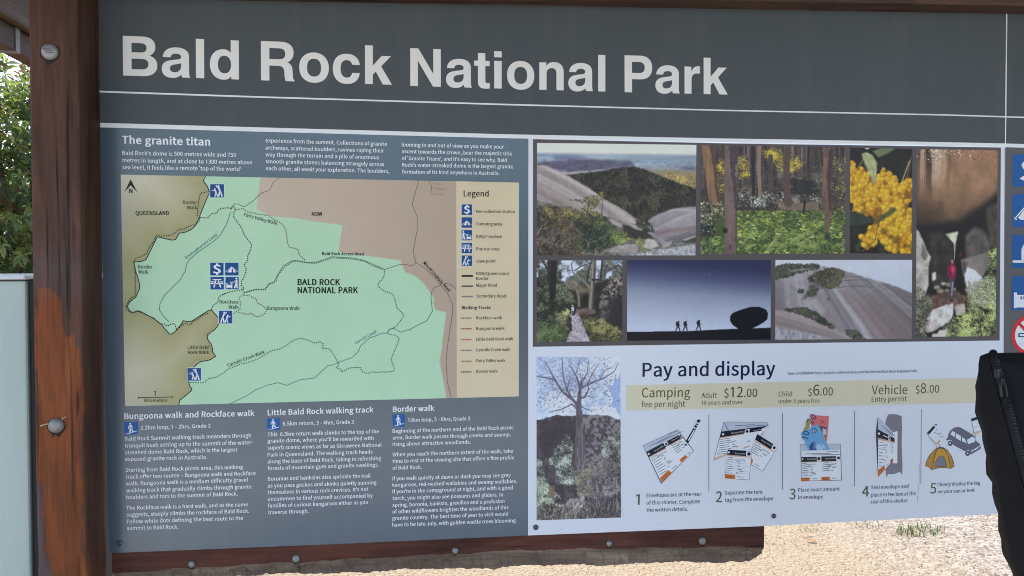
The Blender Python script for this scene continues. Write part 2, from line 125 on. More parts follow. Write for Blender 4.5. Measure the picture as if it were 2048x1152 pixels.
TEXT = {'title':[['Bald',-554.3,1918.6,-342.8,1917.5],['Rock',-301.7,1917.3,-51.2,1916.1],['National',-15.4,1915,380.4,1915.2],['Park',421,1915.2,642.6,1916.5]],
 'heading_intro':[['The granite titan',-557.6,1790.3,-397.1,1789.7]],
 'intro_left':[['Bald Rock’s dome is 500 metres wide and 750',-557.5,1769,-349.4,1768.8],['metres in length, and at close to 1300 metres above',-557.7,1755.2,-319.4,1754.9],['sea level, it feels like a remote ‘top of the world’',-557.8,1742,-340.6,1741.9]],
 'intro_middle':[['experience from the summit. Collections of granite',-294.1,1798,-61.6,1795.6],['archways, scattered boulders, ravines roping their',-294.5,1784.1,-67.8,1782.4],['way through the terrain and a pile of enormous',-294.3,1770.9,-77.2,1769],['smooth granite stones balancing strangely across',-294.2,1757.7,-67.5,1755.7],['each other, all await your exploration. The boulders,',-294,1744.2,-57.8,1742.3]],
 'intro_right':[['looming in and out of view as you make your',-32.6,1795.1,171.1,1794.7],['ascent towards the crown, bear the majestic title',-32.6,1782,187.5,1781.3],['of ‘Granite Titans’, and it’s easy to see why. Bald',-32.4,1768.5,177,1768.3],['Rock’s water-streaked dome is the largest granite',-32.2,1755.4,189.6,1755.2],['formation of its kind anywhere in Australia.',-32.2,1741.7,162.4,1741.7]],
 'map_black':[['Border',-448.6,1677.2,-422.6,1676.9],['Walk',-441.3,1667.3,-422.4,1667],['Border',-531.5,1553.4,-505.5,1552.9],['Walk',-531.6,1543.8,-512.7,1543.2],['Fairy Valley Walk',-336.1,1655,-274.2,1637.6],['Rockface',-382.6,1485.6,-347.7,1485.2],['Walk',-366.3,1475.5,-347.4,1475.1],['Bungoona Walk',-294.1,1472.7,-232,1471.9],['Carrolls Creek Walk',-368.3,1361.9,-298.5,1388],['Little Bald',-442.8,1398.2,-404.4,1397.9],['Rock Walk',-442.6,1388.6,-403.2,1388.3],['1',-505.8,1308.9,-502.6,1308.8],['Kilometers',-523.2,1297.2,-481.3,1296.5]],
 'map_bold':[['N',-545.8,1696.6,-539.6,1696.7],['QUEENSLAND',-534.9,1655.3,-473.8,1655.9],['NSW',-207.8,1656.4,-187.4,1656.6],['Bald Rock Access Road',-188.4,1579.6,-108.2,1579.1],['Mount Lindesay Road',8.5,1564,59.2,1506.2],['BALD ROCK',-235.8,1521,-153.9,1520.3],['NATIONAL PARK',-235.9,1505,-119.2,1504.4]],
 'map_blue':[['Bookookoorara Creek',-443.9,1570.9,-384.8,1617.3],['Carrolls Creek',-124.6,1402.8,-83.3,1426.4]],
 'map_faint':[['Hells',30.4,1719.3,46.1,1719.5],['Hollow',30.4,1709.2,54.4,1709.5],['Creek',30.4,1698.9,48.8,1699.1]],
 'legend_heading':[['Legend',89.8,1697.8,140.3,1698.3]],
 'legend_heading_small':[['Walking Tracks',85.3,1471.2,144.1,1471.3]],
 'legend':[['Fee collection station',115.1,1665.1,193.1,1665.3],['Camping area',115,1640,166.5,1639.8],['BBQ/Fireplace',115,1614.7,167.1,1615],['Day use area',114.9,1590,161.5,1589.5],['View point',114.9,1564.8,154.4,1565.2],['NSW/Queensland',114.8,1540,180.4,1539.9],['Border',114.8,1530.1,139.5,1530],['Major Road',114.8,1516.1,156.7,1516.4],['Secondary Road',114.7,1494.6,174.6,1494.2],['Rockface walk',114.7,1450.4,166.9,1450.3],['Bungoona walk',114.6,1428.8,172.3,1428.9],['Little Bald Rock walk',114.6,1407.2,189.8,1407.2],['Carrolls Creek walk',114.5,1385.6,184,1385.5],['Fairy Valley walk',114.5,1364,173.9,1363.6],['Border walk',114.5,1342.2,157.8,1342]],
 'walk_heading':[['Bungoona walk and Rockface walk',-560,1265.5,-319.2,1265.6],['Little Bald Rock walking track',-294.6,1266.1,-90.5,1267.1],['Border walk',-52.4,1266.8,30.1,1267.2]],
 'walk_left':[['3.2km loop, 1 - 2hrs, Grade 3',-531.1,1244.3,-402.1,1244.8],['Bald Rock Summit walking track meanders through',-559.6,1223.8,-326.3,1223.9],['tranquil bush setting up to the summit of the water-',-559.8,1210.6,-323,1210.1],['streaked dome Bald Rock, which is the largest',-559.7,1197.4,-352.3,1196.9],['exposed granite rock in Australia.',-559.6,1184.8,-408.7,1183.9],['Starting from Bald Rock picnic area, this walking',-559.4,1163.5,-342.1,1162.5],['track offer two routes – Bungoona walk and Rockface',-559,1150.6,-318.3,1149.3],['walk. Bungoona walk is a medium difficulty gravel',-559,1137.5,-333,1136.9],['walking track that gradually climbs through granite',-558.6,1124.1,-326.3,1123.2],['boulders and tors to the summit of Bald Rock.',-558.5,1111.1,-352.6,1110.1],['The Rockface walk is a hard walk, and as the name',-558.8,1090.4,-333.5,1088.4],['suggests, steeply climbs the rockface of Bald Rock.',-558.6,1077.4,-331.5,1075.6],['Follow white dots defining the best route to the',-558.1,1064.2,-343,1061.9],['summit to Bald Rock.',-558.1,1051.2,-463.7,1050.1]],
 'walk_middle':[['6.5km return, 3 - 4hrs, Grade 3',-265.8,1245.1,-129.1,1245.2],['This  6.5km return walk climbs to the top of the',-295.2,1224.6,-80.1,1224.9],['granite dome, where you’ll be rewarded with',-295.3,1212,-90.4,1211.8],['superb scenic views as far as Girraween National',-295.4,1198.6,-75.2,1197.9],['Park in Queensland. The walking track heads',-295.5,1184.6,-92.8,1184.5],['along the base of Bald Rock, taking in refreshing',-295.6,1171.4,-76,1170.9],['forests of mountain gum and granite swellings.',-295.5,1158.2,-80.8,1158.2],['Boronias and banksias also sprinkle the trail',-295.4,1137.1,-97.1,1136.8],['as you pass geckos and skinks quietly sunning',-295.8,1123.6,-85.3,1122.6],['themselves in various rock crevices. It’s not',-295.9,1110.5,-101.5,1110.1],['uncommon to find yourself accompanied by',-295.8,1097.3,-92.8,1096.6],['families of curious kangaroos either as you',-295.6,1084.1,-102.4,1083.7],['traverse through.',-295.5,1070.9,-217.8,1070.6]],
 'walk_right':[['13km loop, 5 - 6hrs, Grade 3',-22.5,1245.9,101.8,1246.2],['Beginning at the northern end of the Bald Rock picnic',-53.2,1224.5,190.5,1225.4],['area, Border walk passes through creeks and swamp,',-53.2,1211.5,184.8,1211.3],['rising above attractive woodlands.',-53.5,1198.3,102.9,1198.4],['When you reach the northern extent of the walk, take',-53.6,1177.4,189.1,1177.4],['time to rest at the viewing site that offers a fine profile',-53.7,1164.2,191.8,1163.8],['of Bald Rock.',-53.7,1150.6,4.4,1150.7],['If you walk quietly at dawn or dusk you may see grey',-53.8,1129.3,184.7,1128],['kangaroos, red-necked wallabies and swamp wallabies.',-53.9,1116.2,197.2,1115.1],['If you’re in the campground at night, and with a good',-54,1102.9,188.8,1102.1],['torch, you might also see possums and gliders. In',-54,1089.4,168.7,1088.5],['spring, boronia, banksia, grevillea and a profusion',-54.3,1075.7,171.8,1075],['of other wildflowers brighten the woodlands of this',-54.4,1062.4,179.9,1061.8],['granite country. The best time of year to visit would',-54.5,1049.1,179.2,1048.6],['have to be late July, with golden wattle trees blooming.',-54.8,1035.8,196.9,1034.3]],
 'pay_heading':[['Pay and display',460.9,1328,752.3,1326.1]],
 'pay_big':[['Camping',459.6,1284.7,564.2,1283.3],['Vehicle',972.8,1279.9,1056.3,1279.2]],
 'pay_fee':[['fee per night',459.4,1264,553.5,1262.9],['Adult',589,1280.8,622.2,1280.4],['16 years and over',589.1,1265.8,680.3,1265.7],['Child',759.9,1280.1,790.6,1279.9],['under 5 years free',760,1265.4,853.7,1264.8],['Entry permit',973,1263.6,1055.3,1263.5]],
 'pay_price':[['$',638.8,1280.8,648.8,1280.7],['12',652.9,1280.6,680.2,1280.3],['.00',683,1280.4,712.2,1280.2],['$',826.7,1279.7,835.5,1279.8],['6',838.3,1280.2,852.4,1280.1],['.00',854.7,1280,883.3,1279.8],['$',1075.7,1279.7,1085.4,1279.8],['8',1087.8,1280.2,1100.9,1280.3],['.00',1103.3,1280.5,1131.6,1280.3]],
 'pay_note':[['Your contribution helps provide visitor services and facilities in Bald Rock National Park',779.4,1326.2,1078.4,1326.4]],
 'step_number':[['1',447.2,1059.8,455.7,1059.6],['2',621.4,1058.3,635.6,1058.2],['3',786.3,1058,800.3,1057.9],['4',952.9,1057.7,969.3,1057.5],['5',1113.8,1058,1127.8,1058.1]],
 'step_text':[['Envelopes are at the rear',470.6,1074.6,589.7,1073.6],['of this shleter. Complete',470.6,1059.3,587.5,1057.6],['the written details.',470.7,1044.1,560.6,1042.5],['Separate the tent',641.8,1073.6,726,1072.6],['tag from the envelope',641.9,1058.3,750,1057.5],['Place exact amount',806.1,1073.5,901.2,1072.5],['in envelope',806.3,1057.7,863.2,1056.9],['Seal envelope and',974.1,1072.9,1061.9,1072.4],['place in fee box at the',974.3,1056.4,1079.5,1056],['rear of this shelter',974.5,1041.5,1060.3,1041],['Clearly display the tag',1130.8,1073.5,1233.3,1073.7],['on your van or tent',1131.1,1057.7,1220.3,1057.8]],
 'note_number':[['20',836.8,1217.1,847.3,1234.8],['10',825.6,1184.6,831,1202.2]],
 'card_white':[['for your tent',487.4,1170.2,506.5,1180.6],['for your vehicle',524.8,1191.6,539.2,1198.8],['for your tent',655.4,1202.7,682,1205.9],['for your vehicle',704.2,1207.3,721.6,1209.8],['for your vehicle',720.8,1187.2,744.3,1173.4],['for your tent',662.6,1160.3,685.8,1157.9],['for your tent',826,1142.4,845.7,1142.4],['for your vehicle',867.3,1141.9,891.2,1142.4]],
 'card_hand':[['JOHN CITIZEN',662.1,1147,685,1144.3],['JOHN CITIZEN',825.5,1130.6,845.1,1131]]}
SHAPES = {'header':[[-600.3,2082.4],[265.4,2100.2],[1280.7,2130.6],[1281.8,1887.9],[1281.2,1827.3],[1135.6,1827.5],[163.3,1823.6],[-323.1,1826.5],[-596.9,1828.3]],
 'header_strip':[[-596.9,1828.5],[-323.1,1826.7],[163.3,1823.8],[637.3,1825],[1135.6,1827.7],[1281.3,1827.7],[1281.2,1819.6],[1135.8,1819.2],[637.4,1816.5],[163.3,1815.8],[-323.1,1818.4],[-596.7,1819.9]],
 'header_line':[[-597.6,1888.8],[-322.5,1886.7],[163.4,1885],[636.9,1884.9],[1134.8,1888],[1281.5,1887.6],[1281.6,1884.7],[1134.8,1885.2],[636.9,1882.1],[163.4,1881.9],[-322.6,1883.6],[-597.6,1885.5]],
 'seam':[[1279.3,2130.9],[1282,2131],[1283.5,1885.7],[1283.5,1826.6],[1281.1,1826.5],[1280.6,1885.7]],
 'header_far':[[1282,2130.8],[1973,2145.9],[1968.6,1824.3],[1283.3,1827.5]],
 'header_far_line':[[1283.2,1887.5],[1973.6,1886.6],[1973.7,1883.9],[1283.3,1884.6]],
 'header_far_strip':[[1281.6,1827.7],[1968.6,1824.3],[1968.8,1817.4],[1281.7,1819.6]],
 'map_panel':[[-596.9,1820],[-323.1,1818.5],[163.3,1815.9],[221.2,1816],[220.5,1305],[220.2,1005.4],[-196.4,1005.7],[-588.3,1007.9],[-590.4,1010.7],[-591.5,1057.6],[-594.6,1331.5],[-596.2,1588.4]],
 'white_panel':[[221.3,1815.9],[637.4,1816.3],[1135.8,1819],[1281,1819.5],[1285.8,1371.9],[1286.1,1005.9],[754.5,1002.5],[220.4,1005.4]],
 'picture_backing':[[230.7,1815.1],[637.4,1814.7],[1135.8,1818],[1271.7,1818.5],[1275.7,1393.1],[695.5,1393.7],[230,1393.3]],
 'far_panel':[[1284.1,1819.6],[1968.8,1817.1],[1964.3,1007.9],[1288,1006.5]],
 'cream_band':[[426.3,1310.7],[1225.9,1311.4],[1281.7,1311.5],[1281.4,1255.6],[1226.8,1255.7],[426.5,1257.6]],
 'map':[[-560.7,1731.5],[202.1,1726.9],[201.5,1292.3],[-558.5,1290.2]],
 'legend':[[75,1727.9],[201.1,1726.7],[200.6,1292.5],[75.1,1292.2]],
 'photo_view':[[238.8,1807.7],[575,1810.4],[574.2,1580.2],[238.3,1579.7]],
 'photo_ferns':[[584.5,1810],[907.4,1812],[907.7,1584.9],[585.1,1583.7]],
 'photo_wattle':[[917.6,1811.4],[1061.4,1811.3],[1063.1,1584.9],[919,1585.7]],
 'photo_cave':[[1071.9,1811.5],[1264.2,1812.2],[1265.1,1403],[1075,1403.3]],
 'photo_track':[[238.1,1569.5],[417.7,1569.6],[417.7,1402.5],[238.1,1403]],
 'photo_dusk':[[427.4,1570.2],[740.4,1570.7],[741.1,1401.7],[427.9,1403.2]],
 'photo_dome':[[750.7,1570.9],[1063.8,1571.4],[1064.8,1399.7],[751.2,1401.2]],
 'photo_tree':[[237.9,1372.9],[413.5,1368.6],[415.9,1034.4],[238,1036.1]],
 'far_icons':[[[1300.1,1803.9],[1388,1804.4],[1388.1,1733.5],[1300.7,1733.5]],[[1301.1,1717],[1389.2,1716.9],[1389.3,1643.7],[1301.8,1644.2]],[[1302.2,1626.6],[1390.4,1625.9],[1390.5,1552.5],[1302.8,1553.6]],[[1303,1535.9],[1391.3,1534.7],[1391.5,1458.8],[1303.7,1460.5]]],
 'no_smoking':[[1303.8,1445],[1392.3,1443.1],[1392.5,1363.7],[1304.6,1366.1]],
 'queensland':[[-560.7,1731.5],[-406.6,1730.6],[-410.3,1723],[-409.4,1719.7],[-404.4,1713.1],[-398.9,1700.7],[-403,1691.5],[-411.2,1671.4],[-419.1,1651.3],[-424.3,1638.8],[-429.2,1632.1],[-435.6,1627.1],[-444.4,1623.2],[-456.4,1620.8],[-462.9,1608.6],[-469.6,1607.7],[-496.1,1613.8],[-517.1,1570.3],[-525,1567],[-539.2,1565.6],[-535.8,1546.6],[-533.2,1538.9],[-529,1522.7],[-529.5,1514.9],[-536.4,1498.7],[-547.2,1490.3],[-552.4,1480.9],[-547.4,1472],[-543.4,1469.9],[-540.1,1469.8],[-533.4,1472.6],[-526.7,1470.4],[-514.7,1463.3],[-508.1,1459.4],[-501.4,1455.4],[-490.7,1446.1],[-476.1,1427.4],[-471.3,1427.8],[-463.1,1434.4],[-451.4,1449.9],[-450.7,1452.8],[-443.3,1450.9],[-435.1,1451.6],[-422.8,1459.7],[-404.9,1471.4],[-398,1473],[-384.5,1456.5],[-384.4,1446.3],[-387.7,1441],[-392.5,1434.8],[-406.8,1425.3],[-405.5,1416.2],[-399.4,1407.1],[-396.4,1396.7],[-397.3,1392.5],[-391.2,1383.4],[-402.4,1376.2],[-419,1373.4],[-427.7,1367.3],[-432.4,1361.2],[-442.4,1344.7],[-442,1336.3],[-439.4,1324.8],[-435.9,1321.8],[-437.1,1317],[-458.2,1299.4],[-460.5,1290.1],[-558.5,1290.2]],
 'nsw':[[-303.7,1732.1],[-308.9,1692.6],[-311.7,1667.3],[-283.1,1654.1],[-260.2,1652.6],[-233.8,1650.3],[-200.8,1644.6],[-149.9,1638.1],[-149.1,1634.7],[-157,1586.9],[-137.3,1580.7],[-98.6,1577.7],[-36.6,1569.2],[-33.2,1558.8],[-28.1,1546.7],[-7.6,1538.1],[9.6,1523.3],[19.9,1507.6],[30.2,1491.9],[28.5,1483.2],[32.7,1470.1],[53.9,1465.1],[44.7,1398.4],[46.8,1405],[40.4,1365.9],[50,1315.3],[53.4,1292],[77.9,1291.5],[77.6,1735.4]],
 'arrow':[[-542.9,1722.8],[-530.5,1697.6],[-543,1711.6],[-554.7,1698]],
 'scale':[[[-533.7,1306.1],[-471.1,1305.8]],[[-533.7,1308.2],[-533.8,1304]],[[-471.1,1307.8],[-471.1,1303.9]]],
 'legend_bars':[['black',[[85.3,1538.1],[108.2,1538]],3.5],['dark',[[85.2,1517.5],[108.2,1517.4]],3.1],['mid',[[85.2,1496.6],[108.1,1496.4]],3.1]],
 'legend_tracks':[['rockface',[[84,1453.2],[106.7,1453]]],['bungoona',[[83.9,1431.5],[106.7,1431.3]]],['little',[[83.9,1409.8],[106.7,1409.5]]],['carrolls',[[83.8,1388.1],[106.6,1387.7]]],['fairy',[[83.8,1366.1],[106.6,1365.8]]],['border',[[83.7,1344.4],[106.5,1344]]]],
 'dividers':[[[605.4,1246.2],[606.4,1082.2]],[[769.4,1245],[770.8,1079.8]],[[933.8,1244.6],[935.4,1080.2]],[[1090,1245.2],[1091.1,1081]]],
 'scratch':[[1086.9,1124.2],[1086.8,1083.4],[1082.7,1038.3]]}
ICONS = [['view',[[-398,1715.5],[-372.5,1715.8],[-372.7,1690.3],[-398.3,1690]]],
 ['dollar',[[85.6,1681.7],[106.7,1681.9],[106.6,1660.8],[85.5,1660.7]]],
 ['tent',[[85.5,1655.7],[106.6,1655.9],[106.6,1635],[85.5,1634.9]]],
 ['bbq',[[85.5,1630.3],[106.5,1630.5],[106.5,1609.6],[85.4,1609.5]]],
 ['picnic',[[85.4,1604.5],[106.5,1604.6],[106.5,1583.7],[85.4,1583.7]]],
 ['viewr',[[85.4,1579.3],[106.4,1579.3],[106.4,1558.4],[85.3,1558.4]]],
 ['dollar',[[-399.5,1564.6],[-374.6,1564.6],[-374.9,1539.7],[-399.8,1539.8]]],
 ['tent',[[-371.7,1564.6],[-346.7,1564.6],[-346.9,1539.7],[-371.9,1539.7]]],
 ['picnic',[[-399.3,1537],[-374.4,1536.9],[-374.6,1512.6],[-399.6,1512.7]]],
 ['bbqr',[[-371.3,1536.9],[-346.7,1536.9],[-346.9,1512.7],[-371.6,1512.8]]],
 ['viewr',[[-384.1,1471.5],[-359.2,1471.4],[-359.4,1446.6],[-384.4,1446.8]]],
 ['view',[[-443.5,1361.3],[-418.6,1360.9],[-418.8,1336.5],[-443.7,1336.9]]],
 ['walk',[[-560.4,1258.9],[-535.6,1259.8],[-535.6,1235.9],[-560.2,1235]]],
 ['walk',[[-295.5,1259.9],[-271,1260.3],[-271.2,1236.1],[-295.4,1236.4]]],
 ['walk',[[-53.4,1261.3],[-28.6,1261.6],[-28.6,1236.8],[-53.1,1236.4]]]]
LINES = {'border':[[[-406.6,1730.6],[-410.3,1723],[-409.4,1719.7],[-404.4,1713.1],[-398.9,1700.7],[-403,1691.5],[-411.2,1671.4],[-419.1,1651.3],[-424.3,1638.8],[-429.2,1632.1],[-435.6,1627.1],[-444.4,1623.2],[-456.4,1620.8],[-462.9,1608.6],[-469.6,1607.7],[-496.1,1613.8],[-517.1,1570.3],[-525,1567],[-539.2,1565.6],[-535.8,1546.6],[-533.2,1538.9],[-529,1522.7],[-529.5,1514.9],[-536.4,1498.7],[-547.2,1490.3],[-552.4,1480.9],[-547.4,1472],[-543.4,1469.9],[-540.1,1469.8],[-533.4,1472.6],[-526.7,1470.4],[-514.7,1463.3],[-508.1,1459.4],[-501.4,1455.4],[-490.7,1446.1],[-476.1,1427.4],[-471.3,1427.8],[-463.1,1434.4],[-451.4,1449.9],[-450.7,1452.8],[-443.3,1450.9],[-435.1,1451.6],[-422.8,1459.7],[-404.9,1471.4],[-398,1473],[-384.5,1456.5],[-384.4,1446.3],[-387.7,1441],[-392.5,1434.8],[-406.8,1425.3],[-405.5,1416.2],[-399.4,1407.1],[-396.4,1396.7],[-397.3,1392.5],[-391.2,1383.4],[-402.4,1376.2],[-419,1373.4],[-427.7,1367.3],[-432.4,1361.2],[-442.4,1344.7],[-442,1336.3],[-439.4,1324.8],[-435.9,1321.8],[-437.1,1317],[-458.2,1299.4],[-460.5,1290.1]]],
 'road':[[[-268.9,1730.1],[-280.9,1719.5],[-286.8,1706.3],[-305.6,1697.6],[-315.5,1686.6],[-332.7,1673.8],[-338.3,1673.5],[-345.6,1677.9],[-353.7,1678.3],[-357.8,1671.1],[-360.2,1666.9]],[[-337.8,1506.8],[-314.5,1513.2],[-297.4,1513.1],[-291,1523.4],[-280.2,1527.1],[-273.4,1540.9],[-262.5,1558.7],[-246,1568],[-239.4,1568.9],[-217.9,1565.5],[-201.3,1565.5],[-184.6,1570.6],[-169.6,1576.3],[-168.4,1576.3],[-130.7,1573.9],[-117.2,1571.7],[-105.4,1568.3],[-67.3,1551.1],[-40.9,1560.2],[-30.6,1561.8],[-13.5,1558.8],[-4.9,1564]],[[0.7,1728.5],[-12.8,1681.8],[-2.9,1655],[-3,1630.3],[-11,1587.5],[-5.5,1564.6],[10.6,1554.5],[27.8,1538.9],[43.3,1520.6],[57.1,1503.1],[66.6,1482.1],[67.5,1468.1],[62.1,1433.2],[57.2,1400.6],[53.6,1365.7],[56.3,1323.6],[63.9,1292.2]],[[52,1523.2],[62.4,1521.4],[74.5,1511.7]]],
 'creek':[[[-360.6,1663.5],[-366.5,1643.4],[-379.6,1618.2],[-391,1607.2],[-421.7,1584.6],[-439.4,1568.7],[-443.5,1559.5],[-445.2,1548.7],[-450.1,1541.2],[-453.9,1533.1],[-483.3,1502.7],[-492.7,1485.8],[-493.8,1473.7],[-485.2,1460.2],[-476.8,1450.5]],[[-365.2,1290.1],[-334.6,1304.5],[-316.4,1316.5],[-295.4,1324.8],[-274.4,1329.6],[-257.6,1324],[-232.1,1334.6],[-204.7,1337.5],[-179.3,1361.1],[-168.5,1363],[-158.4,1367.4],[-132.1,1376.9],[-119.9,1387.8],[-115.1,1400.1],[-96.7,1415.8],[-85.8,1419.1],[-74.2,1424.5],[-63.3,1424.4],[-57.8,1432.6],[-50.3,1433.9],[-36,1426.1],[-17.4,1432.2],[15.7,1448.6],[26.7,1467.5],[23.8,1496.3],[25.1,1505],[29.4,1513.7],[42.4,1519.7]],[[20.2,1728.8],[25.3,1718.1],[27,1700.2]]]}
TRACKS = {'border':[[[-398.9,1701.9],[-415.7,1698.3],[-419.9,1683],[-422.6,1653]],[[-359.8,1669.4],[-367,1670.5],[-378.3,1669.2],[-384,1665.8],[-386.4,1659.9],[-395.3,1659.9],[-401.8,1651.5],[-405,1650.3],[-417.8,1651.7],[-418.7,1643.8],[-426.7,1637.9],[-438.7,1634.5],[-446,1629.5],[-456.3,1627.8],[-470.7,1616.9],[-488.2,1615.1],[-497.6,1617.9],[-501.7,1605.9],[-512.1,1591.8],[-515.4,1581.9],[-526.5,1576.1],[-537.5,1571.1],[-539.2,1565.3],[-536.8,1544.5],[-537.3,1500.8],[-545.1,1497.4],[-553,1484.7],[-554.9,1479.8],[-552.6,1473.9],[-544.1,1468.5],[-534.1,1470.9],[-525.4,1469],[-514.7,1462.6],[-504,1458.9],[-498.7,1451.8],[-490.7,1446.8],[-485.3,1447.4],[-480,1442.7],[-469.1,1448],[-465.7,1446.5],[-462.7,1435.1],[-447.4,1448.1],[-437.2,1444.1],[-432.4,1451.9],[-422.8,1455.4],[-417.3,1461.8],[-400.1,1468.8]],[[-398,1473.7],[-394.9,1482.3],[-388.3,1485.8],[-384.8,1491.5],[-384.1,1498.6],[-368.9,1506.4],[-378.9,1502],[-368.5,1506.6],[-354.9,1509.9],[-343.8,1511.3],[-339.9,1513.6]],[[-360.2,1669.4],[-355.3,1673.6],[-351.3,1667],[-354.6,1661.9],[-354.7,1651.8],[-340.3,1631.8],[-334.8,1616.7],[-321.9,1600],[-323.7,1589.9],[-329.5,1578.1],[-329.9,1567.9],[-336.9,1560.4],[-332.1,1552.8],[-335.4,1540.2],[-338.4,1532.8],[-341.7,1529.8],[-341.4,1523.4],[-342.4,1520.3],[-336.6,1514.9],[-339.9,1509.9],[-336.7,1506.5]]],
 'fairy':[[[-350.5,1667],[-337.6,1669.6],[-330.3,1663],[-309.2,1658.9],[-288.8,1656.1],[-283.1,1650.7],[-268.5,1643.2],[-259.5,1634],[-255.5,1618.8],[-254.8,1603.6],[-250.7,1595.1],[-233.4,1590.4],[-232.7,1579.9],[-217.9,1566.7]]],
 'carrolls':[[[-337.8,1505.5],[-314.5,1511.7],[-296.5,1511.8],[-290.1,1521.9],[-276.5,1528.2],[-272.2,1540.6],[-260.6,1556.5],[-245.2,1566.3],[-239.4,1568],[-217.9,1564.3],[-201.3,1563.3],[-184.6,1568.4],[-167.9,1574.1],[-168.4,1574.2],[-130.7,1572.2],[-105.4,1567.1],[-93.6,1559.7],[-67.3,1550.2],[-68.2,1539.9],[-73.4,1530.4],[-80.2,1523.5],[-80.6,1517.5],[-68.4,1508],[-52.2,1502.7],[-48,1493.2],[-43.8,1475],[-29.3,1460.2],[-43.1,1440.4],[-50.8,1434.4],[-60.2,1431],[-62.8,1424.1],[-56.9,1421.4],[-46.6,1420.5],[-39,1412.6],[-55.8,1371.6],[-49.3,1354.8],[-50.7,1348.2],[-68.5,1346.5],[-73.9,1347.6],[-80.7,1346.7],[-94.3,1347.3],[-102.5,1344.6],[-112.7,1349],[-116,1357.3],[-137.6,1356.3],[-152.5,1348.3],[-153.8,1354.5],[-162.5,1356.7],[-157.8,1362.2],[-158.4,1367.7],[-158.9,1367.2],[-171.7,1390.1],[-177.2,1394.9],[-190.1,1396],[-187.2,1404.5],[-193.6,1409.3],[-203.7,1406.2],[-219.3,1413.4],[-232,1416.3],[-244.8,1412.7],[-259.4,1401.7],[-268.5,1396.2],[-286.7,1392.7],[-312.1,1376.6],[-335.5,1368.8],[-344.5,1367.4],[-369.6,1357.6],[-375.9,1351.2],[-390.8,1342.5],[-405.9,1339.9],[-412.9,1332],[-441.5,1333.4]]],
 'rockface':[[[-337.9,1503.1],[-346.9,1496.7],[-343.7,1487.4],[-344.9,1473.4],[-353.4,1468.9],[-357.9,1462.4]]],
 'bungoona':[[[-337,1501.2],[-326.2,1501.6],[-320.9,1496],[-314.6,1495.6],[-312,1485.3],[-305.8,1483.4],[-295,1474],[-296,1467.5],[-304.1,1461],[-314.1,1459.3],[-325.7,1467.4],[-329.3,1463.7],[-348.9,1468.3]]],
 'little':[[[-387.6,1450.8],[-394.4,1445.3],[-399.8,1434.2],[-399.8,1428],[-406.5,1421.8]],[[-404.7,1410.7],[-400.1,1399.5],[-401.6,1385.6],[-410.9,1380.9],[-429.6,1376.4],[-441.6,1364.1],[-449.7,1344.8],[-444.5,1335.7]]]}
